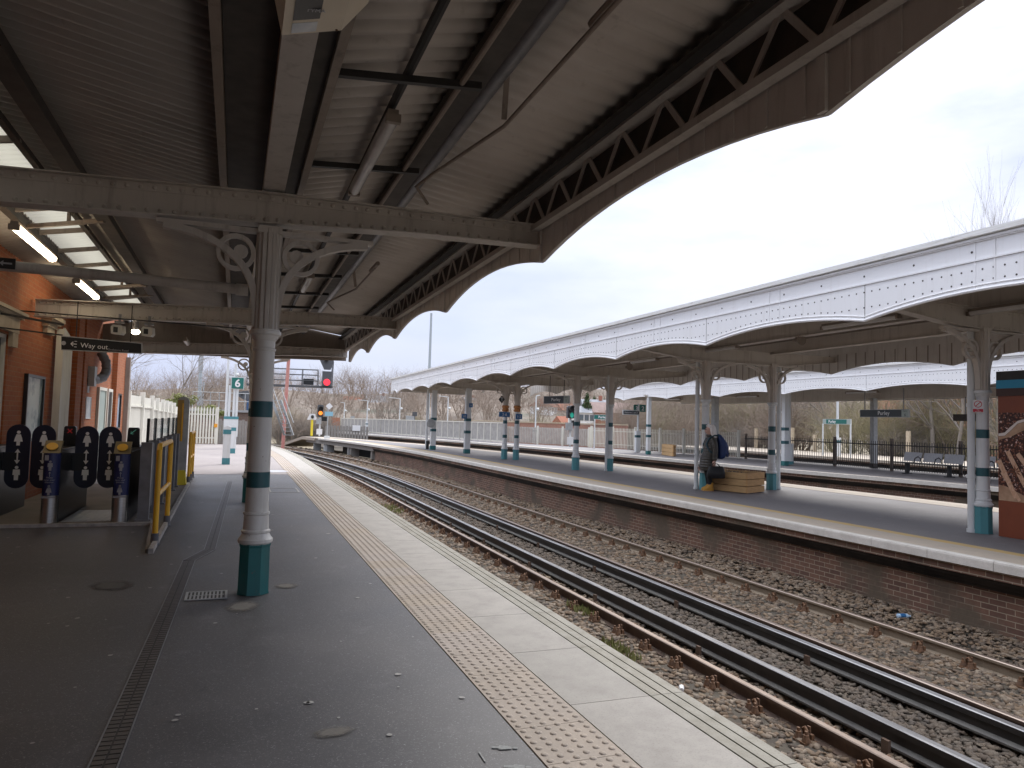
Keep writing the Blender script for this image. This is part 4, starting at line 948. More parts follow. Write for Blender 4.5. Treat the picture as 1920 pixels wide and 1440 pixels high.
# litter and small things down on the track
t = thing('litter_bottle', 'blue and white plastic bottle lying by the brick platform wall', 'bottle', (8.75,6.9,-1.0))
p = atZ(1694,1155,-.96); ux_ = Vector((1,-.35,0)).normalized(); 
b = MB(); b.tube([p-ux_*.09,p-ux_*.085,p+ux_*.05,p+ux_*.075,p+ux_*.1], [.02,.032,.032,.014,.013], 10); b.build('body', mat('pale blue plastic', (.35,.55,.78), (.6,.72,.85), 12, .2), t)
b = MB(); b.tube([p-ux_*.05,p+ux_*.02], .0335, 10); b.build('label', M['signblue'], t)
p = atZ(1278,1294,-1.0); b = MB(); b.tube([p,p+Vector((.03,.05,.01))], [.022,.028], 8); tag(b.build('paper_cup', M['ink']), 'crumpled white paper cup just below the near platform edge', 'cup')
p = atX(1350,1030,oe(11)+.268); b = MB(); b.box(p.x-.012,p.x,p.y-.05,p.y+.05,p.z-.09,p.z+.07); tag(b.build('marker_plate', M['plaster'], smooth=False), 'small cream marker plate on the brick platform wall', 'marker plate')
for i,(px,py) in enumerate(((735,952),(1165,1215),(1090,1140))):
    p = atZ(px,py,-1.0); b = MB(); q = random.Random(i)
    for k in range(170 if i == 0 else 90):
        a = q.random()*6.283; r_ = q.random()**.6*(.5 if i == 0 else .2); x, y = p.x+r_*.5*math.cos(a), p.y+r_*2.2*math.sin(a); h = .03+.06*q.random(); d = q.random()*6.283
        b.add([(x-.02*math.cos(d),y-.02*math.sin(d),-1.04),(x+.02*math.cos(d),y+.02*math.sin(d),-1.04),(x+.05*(q.random()-.5),y+.05*(q.random()-.5),-1.03+h)], [(0,1,2)])
    stuff(b.build('weeds', mat('bright weed', (.17,.19,.055), (.24,.23,.09), 9, .8), smooth=False, recalc=False), ('bright green weeds in the ballast along the platform edge','low weeds beside the rusty chairs nearest the camera','low weeds in the ballast below the grooved coping')[i])
# ------------------------------------------------------------------ island platform: columns, posts, pipes
def zi(y): return -.0027*(y-8)
isl = [((11.30,8.40),'iron column nearest the camera on the island platform, with the no smoking sign'),
       ((11.22,15.75),'iron column the waiting person stands against'),
       ((13.27,15.7),'iron column at the right end of the wooden planter'),
       ((11.05,22.95),'left iron column of the pair beside the green signal'),
       ((12.12,22.5),'right iron column of the pair with a pipe on its left'),
       ((10.82,29.5),'iron column carrying the larger blue 3 to 6 sign'),
       ((11.20,29.1),'iron column carrying the smaller blue 1 to 2 sign')]
icol = make_column(isl[0][1], None, M['column_white'], M['teal_pale'], 'iron columns of the island canopy', 3.3)
icol.location = (isl[0][0][0], isl[0][0][1], 0)
for (x,y),lab in isl[1:]: dup(icol, (x,y,0), lab)
def downpipe(label, x, y, h=3.3, m=None, r=.055):
    t = thing('downpipe', label, 'pipe', (x,y,0), 'white downpipes beside the island columns')
    b = MB(); b.tube([(x,y,.05),(x,y,h)], r, 12); b.build('pipe', m or M['column_white'], t)
    for z in (.03,.9,2.05): b = MB(); b.lathe([(r+.014,z-.03),(r+.014,z+.03)], (x,y,0), 12); b.build('collar', M['column_white'], t)
p = atZ(1821.5,998,0); downpipe('white downpipe standing left of the nearest island column', p.x, p.y)
p = atZ(1305,917,0); downpipe('white downpipe behind the waiting person', p.x, p.y)
p = atZ(1459,917,0); downpipe('white downpipe to the right of the planter end column', p.x, p.y)
p = atZ(1136.5,883,0); downpipe('thin white pipe left of the right column of the pair', p.x, p.y)
p = atZ(970.5,861,0); downpipe('thin white pipe beside the small blue sign', p.x, p.y, r=.04)
def square_post(label, x, y, h=3.2, w=.26, dark=False, group='square posts holding up the island canopy', kick=0):
    t = thing('square_post', label, 'post', (x,y,0), group)
    sm = M['galv'] if dark else M['column_white']
    b = MB(); b.box(x-w/2,x+w/2,y-w/2,y+w/2,.2,h); b.box(x-w/2-.012,x-w/2+.03,y-w/2-.012,y-w/2+.03,.21,h-.01); b.build('shaft', sm, t, smooth=False)
    b = MB(); b.box(x-w/2-.01,x+w/2+.01,y-w/2-.01,y+w/2+.01,0,.21); b.build('base', M['teal'] if not dark else M['soot_or_shade'], t, smooth=False)
    for z in (() if dark else (.98,1.58)):
        b = MB(); b.box(x-w/2-.014,x+w/2+.006,y-w/2-.014,y+w/2+.006,z,z+.14); b.build('band', M['tealband'], t, smooth=False)
    b = MB(); b.prism([(0,0),(.0,-.5),(.05,-.2),(.35,0)], (x,y,h),(1,0,0),(0,0,1),(0,.06,0)); b.prism([(0,0),(.0,-.5),(-.05,-.2),(-.35,0)], (x,y,h),(1,0,0),(0,0,1),(0,.06,0)); b.build('bracket', M['cream_l'], t, smooth=False)
    return t
square_post('square white post with teal bands under the blue 10 sign', 10.72,34.6)
square_post('square white post with a round mirror at the far end of the island canopy', 10.03,38.6)
p = atZ(799,841,0); downpipe('slim banded white post at the far end of the island canopy', p.x, p.y, r=.07)
t = thing('platform_mirror', 'round grey mirror beside the far square post', 'mirror', (9.85,38.4,1.4)); b = MB(); b.lathe([(.24,0),(.22,-.04),(.1,-.06)], (9.80,38.3,1.42), 18, ax='y'); b.build('dish', M['galv'], t); b = MB(); b.bar((9.80,38.33,1.42),(10.0,38.5,1.42),.03,.03); b.build('arm', M['galv'], t)
b = MB(); b.box(9.75,9.9,38.9,39.0,.0,.45); tag(b.build('litter_bin_stand', M['black'], smooth=False), 'small black stand between the two far posts', 'stand')

# ------------------------------------------------------------------ island canopy
ic = thing('island_canopy', 'long white scalloped canopy over the island platform opposite', 'canopy', (11.5,20,3.3))
CI = [8.25-3.72*3,8.25-3.72*2,8.25-3.72] + [8.25,12.16,15.83,19.56,23.2,26.9,30.6,34.4,38.0,41.8,43.6]
def fascia(parent, X, cusps, zf, sgn=-1, zc0=3.19, rise=.17, m=M['valance_white'], dots=True, top=4.1):
    # sgn -1: the show face looks towards -X
    x0, x1 = X, X+.03
    b = MB(); ys = valance(b, x0, x1, cusps, zc0, rise, 3.74, zf); pan = b.build('valance', m, parent, ang=20)
    b = MB(); xf = X if sgn < 0 else X+.03
    for off, r in ((.018,.022),(.075,.009)):
        b.tube([(xf+sgn*.008,y,scallop_z(y,cusps,zc0,rise)+zf(y)+off) for y in ys], r, 6)
    y0, y1 = cusps[0], cusps[-1]; pth = [(0,y,zf(y)) for y in rng(y0,y1,6)]
    S = lambda a, e, z0, z1: sorted((X+.015+sgn*a, X+.015+sgn*e)) + [z0, z1]
    def sw(a, e, z0, z1):
        q = S(a, e, z0, z1); b.sweep([(q[0],q[2]),(q[1],q[2]),(q[1],q[3]),(q[0],q[3])], pth)
    sw(-.015,.035,3.742,3.765); sw(-.015,.012,3.766,3.985); sw(-.015,.04,3.986,4.0); sw(-.015,.06,4.001,4.03)
    for i,(a,e) in enumerate(zip(cusps,cusps[1:])):
        mid = (a+e)/2; zz = scallop_z(mid,cusps,zc0,rise)+zf(mid)
        for yy, w_ in ((mid-.13,.022),(mid+.13,.022)): b.box(*sorted((X+.015+sgn*.016,X+.015+sgn*.024)), yy-w_/2,yy+w_/2, zz+.06, 3.98+zf(mid))
    b.build('moulding', m, pan, ang=30)
    b = MB()
    for e in cusps[1:-1]: b.box(*sorted((X+.015+sgn*.0155,X+.015+sgn*.0175)), e-.004,e+.004, zc0+zf(e)+.05, 3.735+zf(e))
    if dots:
        y = y0+.1
        while y < y1-.1:
            zb = scallop_z(y,cusps,zc0,rise)
            for z in (3.63, max(zb+.125, 3.40) if zb < 3.3 else zb+.13):
                b.lathe([(.0125,0),(.0125,sgn*.0025)], (X+.015+sgn*.0155,y,z+zf(y)), 7, ax='x')
            if int((y-y0)/.142) % 6 == 0: b.lathe([(.016,0),(.016,sgn*.0025)], (X+.015+sgn*.0135,y,3.87+zf(y)), 8, ax='x')
            y += .142
    b.build('ventilation_hole', M['soot_or_shade'], pan, ang=30)
    b = MB(); q = S(-.02,.11,4.031,4.115); b.sweep([(q[0],4.031),(q[1],4.045),(q[1],4.115),(q[0],4.115)] if sgn > 0 else [(q[0],4.045),(q[1],4.031),(q[1],4.115),(q[0],4.115)], pth); b.build('eaves_gutter', M['valance_dirt'], pan, ang=30)
    return pan
fascia(ic, 8.65, CI, zi)
CB = [y+.0 for y in CI]
b = MB(); valance(b, 15.38,15.41, CB[:-2], 3.17, .2, 4.05, lambda y: zi(y)); b.build('back_valance', M['cream_board'], ic, ang=20)
def inner_boards(parent, x, cusps, zc0, rise, zf, nx):
    b = MB(); y = cusps[0]+.2
    while y < cusps[-1]-.1:
        b.box(x,x+nx*.006, y-.012,y+.012, scallop_z(y,cusps,zc0,rise)+zf(y)+.02, 3.7+zf(y)); y += .31
    b.build('board_joint', M['cream_dark'], parent, smooth=False)
inner_boards(ic, 15.374, CB[:-2], 3.17, .2, zi, 1)
yI0, yI1 = -2.5, 43.5
corrugated('roof_sheet', [(8.66,3.99),(10.0,4.12),(11.25,3.93)], yI0, yI1, .19, .016, M['sheet_l'], ic, zi)
corrugated('roof_sheet', [(11.25,3.93),(12.3,4.12),(13.3,3.93)], yI0, yI1, .19, .016, M['sheet_l'], ic, zi)
corrugated('roof_sheet', [(13.3,3.93),(14.4,4.12),(15.4,3.98)], yI0, 36, .19, .016, M['sheet_l'], ic, zi)
pI = [(0,y,zi(y)) for y in (yI0,20,yI1)]
for x, z0, z1, w in ((11.25,3.60,3.92,.10),(13.3,3.60,3.92,.10)):
    b = MB(); b.sweep(L(x-w/2,x+w/2,z0,z1), pI); b.sweep(L(x-.1,x+.1,z0-.02,z0-.0005), pI); b.build('box_beam', M['cream_l'], ic, smooth=False)
for x, z, w in ((9.95,4.02,.08),(12.3,4.02,.08),(14.4,4.02,.08),(8.85,3.93,.06),(10.6,3.96,.05)):
    b = MB(); b.sweep(L(x-w/2,x+w/2,z-.06,z+.04), pI); b.build('purlin_or_gap_shade', M['soot_or_shade'], ic, smooth=False)
for x, z in ((9.5,3.74),(10.15,3.82),(12.6,3.78)):
    b = MB(); b.tube([(x,y,z+zi(y)) for y in (yI0,20,yI1)], .02, 6); b.build('conduit', M['cream_dark'], ic)
for y, xr in ((1.1,15.38),(8.4,15.38),(15.72,15.38),(22.9,15.38),(29.5,15.0),(36.0,14.0),(42.6,13.0)):
    dz = zi(y); b = MB(); xs = [8.70+(xr-8.70)*i/20 for i in range(21)]
    bot = lambda x: 3.30+dz+(.26*min(1,max(0,(10.9-x)/2.2))**1.2) + (.2*min(1,max(0,(x-13.6)/1.8)))
    tp = lambda x: 3.62+dz+(.06*min(1,max(0,(10.9-x)/2.2)))
    b.loft([[(x,y-.01,bot(x)),(x,y+.01,bot(x)),(x,y+.01,tp(x)),(x,y-.01,tp(x))] for x in xs])
    b.loft([[(x,y-.09,bot(x)-.012),(x,y+.09,bot(x)-.012),(x,y+.09,bot(x)-.0005),(x,y-.09,bot(x)-.0005)] for x in xs])
    b.loft([[(x,y-.07,tp(x)+.0005),(x,y+.07,tp(x)+.0005),(x,y+.07,tp(x)+.012),(x,y-.07,tp(x)+.012)] for x in xs])
    b.loft([[(x,y-.02,bot(x)),(x,y-.0101,bot(x)),(x,y-.0101,bot(x)+.065),(x,y-.02,bot(x)+.065)] for x in xs])
    o = b.build('girder', M['cream_l'], ic, ang=20)
    if y < 24:
        b = MB(); x = 8.8
        while x < 13.5: b.lathe([(.014,0),(.007,-.009)], (x,y-.02,bot(x)+.035), 6, ax='y'); b.lathe([(.014,0),(.007,-.009)], (x,y-.0101,tp(x)-.035), 6, ax='y'); x += .12
        b.build('rivet_row', M['cream_l'], o, ang=60)
b = MB(); b.prism([(8.68,3.35),(13.2,3.3),(13.2,3.9),(12.3,4.1),(11.25,3.9),(10,4.1),(8.68,3.95)], (0,43.55,zi(43)),(1,0,0),(0,0,1),(0,.04,0)); b.build('end_board', M['cream_board'], ic, smooth=False)
def hang(px, py, z, L_, lab, m=M['tube_dim']):
    p = atZ(px,py,z); tube_light(lab, (p.x,p.y,p.z), L_, m, group='tube lights under the island canopy')
hang(1347,656,3.52,1.5,'unlit tube light under the island canopy above the waiting person')
hang(1610,606,3.5,1.7,'unlit tube light under the island canopy between the two nearest girders')
hang(1905,577,3.5,1.5,'unlit tube light at the right edge under the island canopy')
hang(1207,677,3.5,1.5,'unlit tube light above the pair of columns by the green signal')
hang(1085,698,3.5,1.5,'unlit tube light near the hanging station name sign')
hang(945,716,3.5,1.5,'unlit tube light above the blue platform number signs')
hang(870,727,3.5,1.5,'unlit tube light near the far end of the island canopy')
for px, py, lab in ((1497,638,'small horn loudspeaker under the island canopy near the planter column'),(1178,688,'small horn loudspeaker under the island canopy above the pair of columns'),(905,733,'small horn loudspeaker under the far part of the island canopy')):
    p = atZ(px,py,3.5); t = thing('loudspeaker', lab, 'loudspeaker', tuple(p), 'horn loudspeakers under the island canopy')
    b = MB(); b.lathe([(.03,.16),(.05,.12),(.06,.02),(.12,-.1),(.115,-.1)], (p.x,p.y,p.z), 12, ax='y'); b.build('horn', M['cream_dark'], t); b = MB(); b.bar(p+Vector((0,.06,.03)),p+Vector((0,.06,.4)),.03,.03); b.build('bracket', M['cream_dark'], t)

# ------------------------------------------------------------------ kiosk with the spice poster
KX = 11.27
k = thing('kiosk', 'brown kiosk with a coffee and spice poster and a blue stripe', 'kiosk', (12.2,6,0))
b = MB(); b.box(KX,13.1,2.5,8.12,0,2.56); b.build('body', mat('rust brown panel', (.24,.058,.022), (.20,.048,.02), 2, .45), k, smooth=False)
b = MB(); b.box(KX-.02,13.12,2.48,8.135,2.44,2.58); b.build('cornice', M['black'], k, smooth=False)
b = MB(); b.box(KX-.022,13.12,2.48,8.136,2.31,2.4395); b.build('stripe', mat('cyan stripe', (.01,.27,.46), rough=.4), k, smooth=False)
b = MB(); b.box(KX-.021,13.119,2.481,8.1355,2.19,2.3095); b.build('dark_band', mat('dark brown band', (.05,.018,.012), rough=.45), k, smooth=False)
beans = bpy.data.materials.new('coffee bean print'); beans.use_nodes = True; bt = beans.node_tree; bb = bt.nodes['Principled BSDF']
vo = N(bt, 'ShaderNodeTexVoronoi'); vo.inputs['Scale'].default_value = 24; tcn = bt.nodes.new('ShaderNodeTexCoord'); bt.links.new(tcn.outputs['Object'], vo.inputs['Vector'])
cb_ = mixc(bt, ramp(bt, vo.outputs['Distance'], .05, .5), (.38,.15,.09), (.045,.014,.012)); cb_ = mixc(bt, ramp(bt, noise(bt, 26, 3), .6, .68), cb_, (.85,.62,.55)); cb_ = mixc(bt, ramp(bt, noise(bt, 2.2, 3), .55, .68), cb_, (.02,.01,.012)); bt.links.new(cb_, bb.inputs['Base Color']); bb.inputs['Roughness'].default_value = .3
b = MB(); b.box(KX-.006,KX-.0002,3.2,8.11,.56,1.93); po = b.build('poster', beans, k, smooth=False)
def pp(u, z): return Vector((KX-.008, 8.11-u, z))
def stick(x0,z0,x1,z1,w,m): 
    b.bar(pp(x0,z0),pp(x1,z1),w,.003,up=(1,0,0)) if False else b.bar(pp(x0,z0),pp(x1,z1),.003,w,up=(0,.6,.8)) 
cin = mat('cinnamon stick print', (.52,.28,.16), (.70,.48,.34), 9, .4, str3=(1,6,3)); cin2 = mat('pale wood print', (.52,.34,.22), (.35,.2,.12), 5, .4)
b = MB(); b.prism([(0,.56),(.52,.56),(.36,.68),(.12,.78),(0,.80)], (KX-.0065,8.108,0),(0,-1,0),(0,0,1),(-.0015,0,0)); b.build('wood_print', cin2, po, smooth=False)
for i,(a,z0,e,z1,w) in enumerate(((.0,1.18,.27,.62,.075),(.14,1.33,.42,.80,.07),(.30,1.30,.60,.9,.07),(.05,1.0,.33,.58,.05))):
    dx, dz = e-a, z1-z0; Ld = math.hypot(dx,dz); nx, nz = -dz/Ld*w/2, dx/Ld*w/2
    b = MB(); b.prism([(a+nx,z0+nz),(e+nx,z1+nz),(e-nx,z1-nz),(a-nx,z0-nz)], (KX-.0085-.0015*i,8.108,0),(0,-1,0),(0,0,1),(-.0015,0,0)); b.build('stick_print', cin, po, smooth=False)
b = MB()
for cx_, cz_ in ((.27,1.02),(.47,.84)):
    for j in range(8): 
        a_ = j*math.pi/4+.2; b.prism([(cx_+.012*math.cos(a_+1.2),cz_+.012*math.sin(a_+1.2)),(cx_+.05*math.cos(a_+.25),cz_+.05*math.sin(a_+.25)),(cx_+.10*math.cos(a_),cz_+.10*math.sin(a_)),(cx_+.05*math.cos(a_-.25),cz_+.05*math.sin(a_-.25))], (KX-.0155,8.108,0),(0,-1,0),(0,0,1),(-.001,0,0))
b.build('anise_print', mat('star anise print', (.14,.045,.02), (.22,.08,.035), 20, .4), po, smooth=False)
b = MB(); o1 = [(0,1.60),(.10,1.62),(.18,1.70),(.30,1.80),(.5,1.86),(.8,1.88)]; o2 = [(.8,1.84),(.5,1.82),(.30,1.76),(.20,1.66),(.10,1.57),(0,1.56)]
b.prism(o1+o2, (KX-.0085,8.108,0),(0,-1,0),(0,0,1),(-.0015,0,0)); b.build('cup_rim_print', mat('cup rim print', (.74,.66,.6), rough=.4), po, smooth=False)
b = MB(); b.prism([(0,1.555),(.10,1.565),(.20,1.655),(.30,1.755),(.5,1.815),(.8,1.835),(.8,1.70),(.4,1.66),(.2,1.56),(0,1.50)], (KX-.0070,8.108,0),(0,-1,0),(0,0,1),(-.001,0,0)); b.build('cup_print', cin2, po, smooth=False)

# ------------------------------------------------------------------ wooden planter, signs and fittings on the island
def planter(label, P, U, Vv, Lx, W, H, group='wooden plank planters', rows=3):
    t = thing('planter', label, 'planter', tuple(P), group); U = Vector(U).normalized(); Vv = Vector(Vv).normalized(); hb = H/rows
    for side in range(4):
        b = MB()
        for r in range(rows):
            z0, z1 = r*hb+.012, (r+1)*hb-.004; zz = Vector((0,0,(z0+z1)/2)); g_ = .006*(r % 2)
            if side < 2: o = P + (Vv*(W-.02) if side else Vv*.02) + zz; b.bar(o+U*.041, o+U*(Lx-.041), .04, z1-z0)
            else: o = P + (U*(Lx-.02) if side == 3 else U*.02) + zz; b.bar(o-Vv*(.0-.0), o+Vv*W, .04, z1-z0)
        b.build('side_boards', M['planter'] if side < 2 else M['planter_end'], t, smooth=False)
    b = MB(); c0 = P+U*.06+Vv*.06; b.add([c0+Vector((0,0,H-.05)),c0+U*(Lx-.12)+Vector((0,0,H-.04)),c0+U*(Lx-.12)+Vv*(W-.12)+Vector((0,0,H-.03)),c0+Vv*(W-.12)+Vector((0,0,H-.05))],[(0,1,2,3)]); b.build('soil', M['soil'], t, smooth=False)
    b = MB(); q = random.Random(4)
    for i in range(60):
        a = c0+U*((Lx-.12)*q.random())+Vv*((W-.12)*q.random())+Vector((0,0,H-.045)); d = Vector((q.random()-.5,q.random()-.5,.3+.4*q.random()))*.12; b.bar(a,a+d,.008,.008)
    b.build('dead_stem', M['planter'], t, smooth=False)
    return t
c1, c2, c3 = atZ(1401,926,0), atZ(1433,922.5,0), atZ(1331,918.5,0)
u_ = (c3-c1); u_.z = 0; v_ = (c2-c1); v_.z = 0
planter('pale wooden plank planter beside the waiting person', c1, u_, v_, u_.length, v_.length, .50)
def panel_sign(name, label, cat, P, ux, w, h, m, th=.03, edge=None, group=None):
    ux = Vector(ux).normalized(); uy = Vector((0,0,1)); n = ux.cross(uy)
    t = thing(name, label, cat, tuple(P), group)
    b = MB(); b.prism([(-w/2,-h/2),(w/2,-h/2),(w/2,h/2),(-w/2,h/2)], P, ux, uy, -n*th); b.build('panel', m, t, smooth=False)
    if edge:
        b = MB(); e = .012+.02*h
        for q in ([(-w/2-e,-h/2-e),(w/2+e,-h/2-e),(w/2+e,-h/2),(-w/2-e,-h/2)],[(-w/2-e,h/2),(w/2+e,h/2),(w/2+e,h/2+e),(-w/2-e,h/2+e)],[(-w/2-e,-h/2),(-w/2,-h/2),(-w/2,h/2),(-w/2-e,h/2)],[(w/2,-h/2),(w/2+e,-h/2),(w/2+e,h/2),(w/2,h/2)]): b.prism(q, P+n*.004, ux, uy, -n*(th+.008))
        b.build('edge_strip', edge, t, smooth=False)
    return t, ux, uy, n
def sub_panel(t, P, ux, uy, n, cx, w, h, m, nm='end_panel', off=.003):
    b = MB(); b.prism([(cx-w/2,-h/2),(cx+w/2,-h/2),(cx+w/2,h/2),(cx-w/2,h/2)], P+n*off, ux, uy, -n*.002); return b.build(nm, m, t, smooth=False)
# no smoking plate on the nearest island column
cu_ = Vector((math.cos(YAW),-math.sin(YAW),0)).normalized(); d_ = (Vector((11.3,8.4,0))*-1).normalized(); uxn = Vector((-d_.y,d_.x,0)); uxn = uxn if uxn.x > 0 else -uxn
P = Vector((11.3,8.4,2.03)) + d_*.125 - uxn*.06
t,ux,uy,n = panel_sign('no_smoking_sign','white no smoking plate with a red band fixed to an iron column','sign',P,uxn,.15,.20,M['ink'],.006)
sub_panel(t, P+Vector((0,0,-.068)),ux,uy,n,0,.138,.05,M['signred'],'red_band')
b = MB(); ring = [(math.cos(i*.314),math.sin(i*.314)) for i in range(20)]
for i in range(20): 
    a, e = ring[i], ring[(i+1)%20]; b.prism([(a[0]*.055,a[1]*.055),(e[0]*.055,e[1]*.055),(e[0]*.045,e[1]*.045),(a[0]*.045,a[1]*.045)], P+n*.003+Vector((0,0,.035)), ux, uy, -n*.002)
for s in (-1,1): b.prism([(-.036-.004,s*-.036+.004),(-.036+.004,s*-.036-.004),(.036+.004,s*.036-.004),(.036-.004,s*.036+.004)], P+n*.0032+Vector((0,0,.035)), ux, uy, -n*.002)
b.build('symbol', M['signred'], t, smooth=False)
text('lettering','No',.028,P+n*.0035+Vector((0,0,-.066)),ux,uy,M['ink'],t,'CENTER'); text('lettering','smoking',.024,P+n*.0035+Vector((0,0,-.09)),ux,uy,M['ink'],t,'CENTER')
# hanging station name sign
P = Vector((11.15,26.6,2.52)); a_, e_ = atZ(1020,750,2.52), atZ(1067,749,2.55)
ya, ye = 26.8, 25.2; P = (atY(1020,750,26.4)+atY(1067,749,25.4))/2; ux = (atY(1067,749,25.4)-atY(1020,750,26.4)); w_ = ux.length
t,ux,uy,n = panel_sign('station_name_sign','dark hanging Purley name sign left of the green signal','sign',P,ux,w_,.27,M['signdark'],.05,M['galv'],'Purley name signs')
sub_panel(t,P,ux,uy,n,w_*.39,w_*.2,.262,M['signgrey']); text('lettering','Purley',.17,P+n*.005-Vector((0,0,.05))-ux*.02,ux,uy,M['ink'],t,'CENTER')
text('lettering','Platform',.04,P+n*.006+ux*(w_*.39)+Vector((0,0,.06)),ux,uy,M['signdark'],t,'CENTER'); text('lettering','5',.12,P+n*.006+ux*(w_*.39)-Vector((0,0,.08)),ux,uy,M['signdark'],t,'CENTER')
b = MB(); b.bar(P-ux*(w_*.27)+Vector((0,0,.14)),P-ux*(w_*.27)+Vector((0,0,.95)),.02,.02); b.bar(P+ux*(w_*.3)+Vector((0,0,.14)),P+ux*(w_*.3)+Vector((0,0,.95)),.02,.02); b.build('hanger', M['black'], t, smooth=False)
def bluesign(label, px0,py0,px1,py1,Y,txt,sz):
    a, e = atY(px0,py0,Y), atY(px1,py1,Y); P = (a+e)/2; w = abs(e.x-a.x); h = abs(a.z-e.z)
    t,ux,uy,n = panel_sign('platform_number_sign',label,'sign',P,(1,0,0),w,h,M['signblue'],.03,None,'blue platform number signs')
    text('lettering',txt,sz,P+n*.005-Vector((0,0,sz*.36)),ux,uy,M['ink'],t,'CENTER')
bluesign('blue sign reading 3-6 on the left column of the close pair',936,772,956,782,29.3,'3-6',.17)
bluesign('blue sign reading 1-2 on the right column of the close pair',967.5,776,979,786,28.9,'1-2',.15)
bluesign('small blue sign reading 10 on the square post',866,776,875.5,785,34.4,'10',.15)
bluesign('small dark blue plate high on the square post',880,756,886.5,764,34.3,'5',.1)
t = thing('diamond_sign','dark diamond shaped sign on the column above the blue 3-6 sign','sign',tuple(atY(941,749,29.2)),None)
b = MB(); p = atY(941,749,29.2); b.prism([(-.14,0),(0,-.17),(.14,0),(0,.17)],p,(1,0,0),(0,0,1),(0,.03,0)); b.build('plate', M['dark'], t, smooth=False); b = MB(); b.bar(p+Vector((-.0,-.004,-.08)),p+Vector((0,-.004,.08)),.012,.02); b.bar(p+Vector((-.05,-.004,.07)),p+Vector((.05,-.004,.07)),.012,.02); b.build('symbol', M['ink'], t, smooth=False)
for x,y,lab in ((10.82,29.5,'orange netting wrapped round the column above the blue 3-6 sign'),(11.2,29.1,'orange netting wrapped round the column above the blue 1-2 sign')):
    b = MB(); b.lathe([(.13,2.03),(.16,2.1),(.12,2.16),(.17,2.24),(.13,2.3)], (x,y,0), 10); tag(b.build('netting', mat('orange netting', (.55,.24,.08), (.35,.16,.07), 30, .9)), lab, 'netting','orange netting on the columns')

# ------------------------------------------------------------------ the waiting person
PO = Vector((11.16,15.47,0)); PF = Vector((-.93,.36,0)).normalized(); PS = Vector((-.36,-.93,0)).normalized()
def W(f, s, z): return PO + PF*f + PS*s + Vector((0,0,z))
per = thing('person', 'grey haired person in a long dark quilted coat and tan boots leaning at a column', 'person', tuple(PO))
def skin_obj(name, V, E, Rr, m, parent, root=0, sub=2):
    me = bpy.data.meshes.new(name); me.from_pydata([tuple(Vector(p)-Vector(parent_loc(parent))) for p in V], E, []); o = bpy.data.objects.new(name, me); COL.objects.link(o); o.parent = parent
    md = o.modifiers.new('skin','SKIN'); md.use_smooth_shade = True
    for i, r_ in enumerate(Rr): me.skin_vertices[0].data[i].radius = (r_,r_) if not isinstance(r_, tuple) else r_; me.skin_vertices[0].data[i].use_root = (i == root)
    s = o.modifiers.new('sub','SUBSURF'); s.levels = sub; s.render_levels = sub; me.materials.append(m); return o
skin_m = mat('pale skin', (.58,.36,.28), (.52,.31,.24), 12, .55)
V=[]; E=[]; Q=[]
def v(p, r_, par=None):
    V.append(p); Q.append(r_)
    if par is not None: E.append((par, len(V)-1))
    return len(V)-1
pel = v(W(.02,0,.80),.12); sp1 = v(W(.0,0,1.0),.12,pel); chest = v(W(-.02,0,1.2),.13,sp1); nk0 = v(W(-.02,0,1.33),.06,chest); nk = v(W(.01,0,1.40),.05,nk0)
hd1 = v(W(.03,0,1.46),.075,nk); hd2 = v(W(.03,0,1.54),.088,hd1); hd3 = v(W(.01,0,1.60),.06,hd2); nose = v(W(.135,0,1.505),.016,hd1)
for s in (-1,1):
    hip = v(W(.02,s*.09,.76),.085,pel); kn = v(W(.04,s*.09,.45),.062,hip); an = v(W(-.01,s*.085,.12),.045,kn); ft = v(W(.10,s*.09,.05),.04,an)
    sh = v(W(-.03,s*.17,1.27),.06,chest)
    if s > 0: el_, wr = v(W(-.06,.24,1.0),.045,sh), None; wr = v(W(-.05,.26,.76),.03,el_); pm = v(W(-.045,.265,.70),.034,wr); dirn = Vector((0,0,-1)); cl = PF*.02
    else: el_ = v(W(.03,-.24,1.0),.045,sh); wr = v(W(.17,-.20,.62),.03,el_); pm = v(W(.195,-.19,.56),.034,wr); dirn = Vector((.0,0,-1)); cl = PF*.03
    for k in range(4):
        off = PF*(.028-.019*k); b0 = V[pm]+off+dirn*.03; Lf = (.036,.042,.039,.03)[k]
        q1 = v(b0,.0095,pm); q2 = v(b0+dirn*Lf*.8-PS*s*.008,.0085,q1); q3 = v(b0+dirn*Lf*1.4-PS*s*.03,.007,q2)
    th0 = v(V[pm]+PF*.045+Vector((0,0,-.0)),.011,pm); v(V[th0]+PF*.012+dirn*.035,.009,th0)
skin_obj('body', V, E, Q, skin_m, per)
cm = mat('dark quilted nylon', (.040,.037,.031), (.058,.053,.044), 14, .36, bmp=.25, bscale=22)
def ring(f, hf, hs, z, n=22, ph=0): return [W(f+hf*math.cos(2*math.pi*i/n), hs*math.sin(2*math.pi*i/n), z) for i in range(n)]
keys = [(.50,.05,.175,.235),(.60,.06,.20,.25),(.80,.04,.19,.24),(.98,.0,.165,.215),(1.12,-.015,.165,.215),(1.24,-.03,.15,.21),(1.32,-.035,.11,.15),(1.37,-.02,.075,.09)]
def kin(z):
    for a, e in zip(keys, keys[1:]):
        if a[0] <= z <= e[0]: u = (z-a[0])/(e[0]-a[0]); return [a[i]+(e[i]-a[i])*u for i in (1,2,3)]
    return keys[-1][1:]
rr_ = []
for i in range(61):
    z = .50+.87*i/60; f,hf,hs = kin(z); w_ = .016*abs(math.sin(math.pi*i/60*13)); rr_.append(ring(f,hf-.012+w_,hs-.012+w_,z))
b = MB(); b.loft(rr_); coat = b.build('coat', cm, per, ang=70)
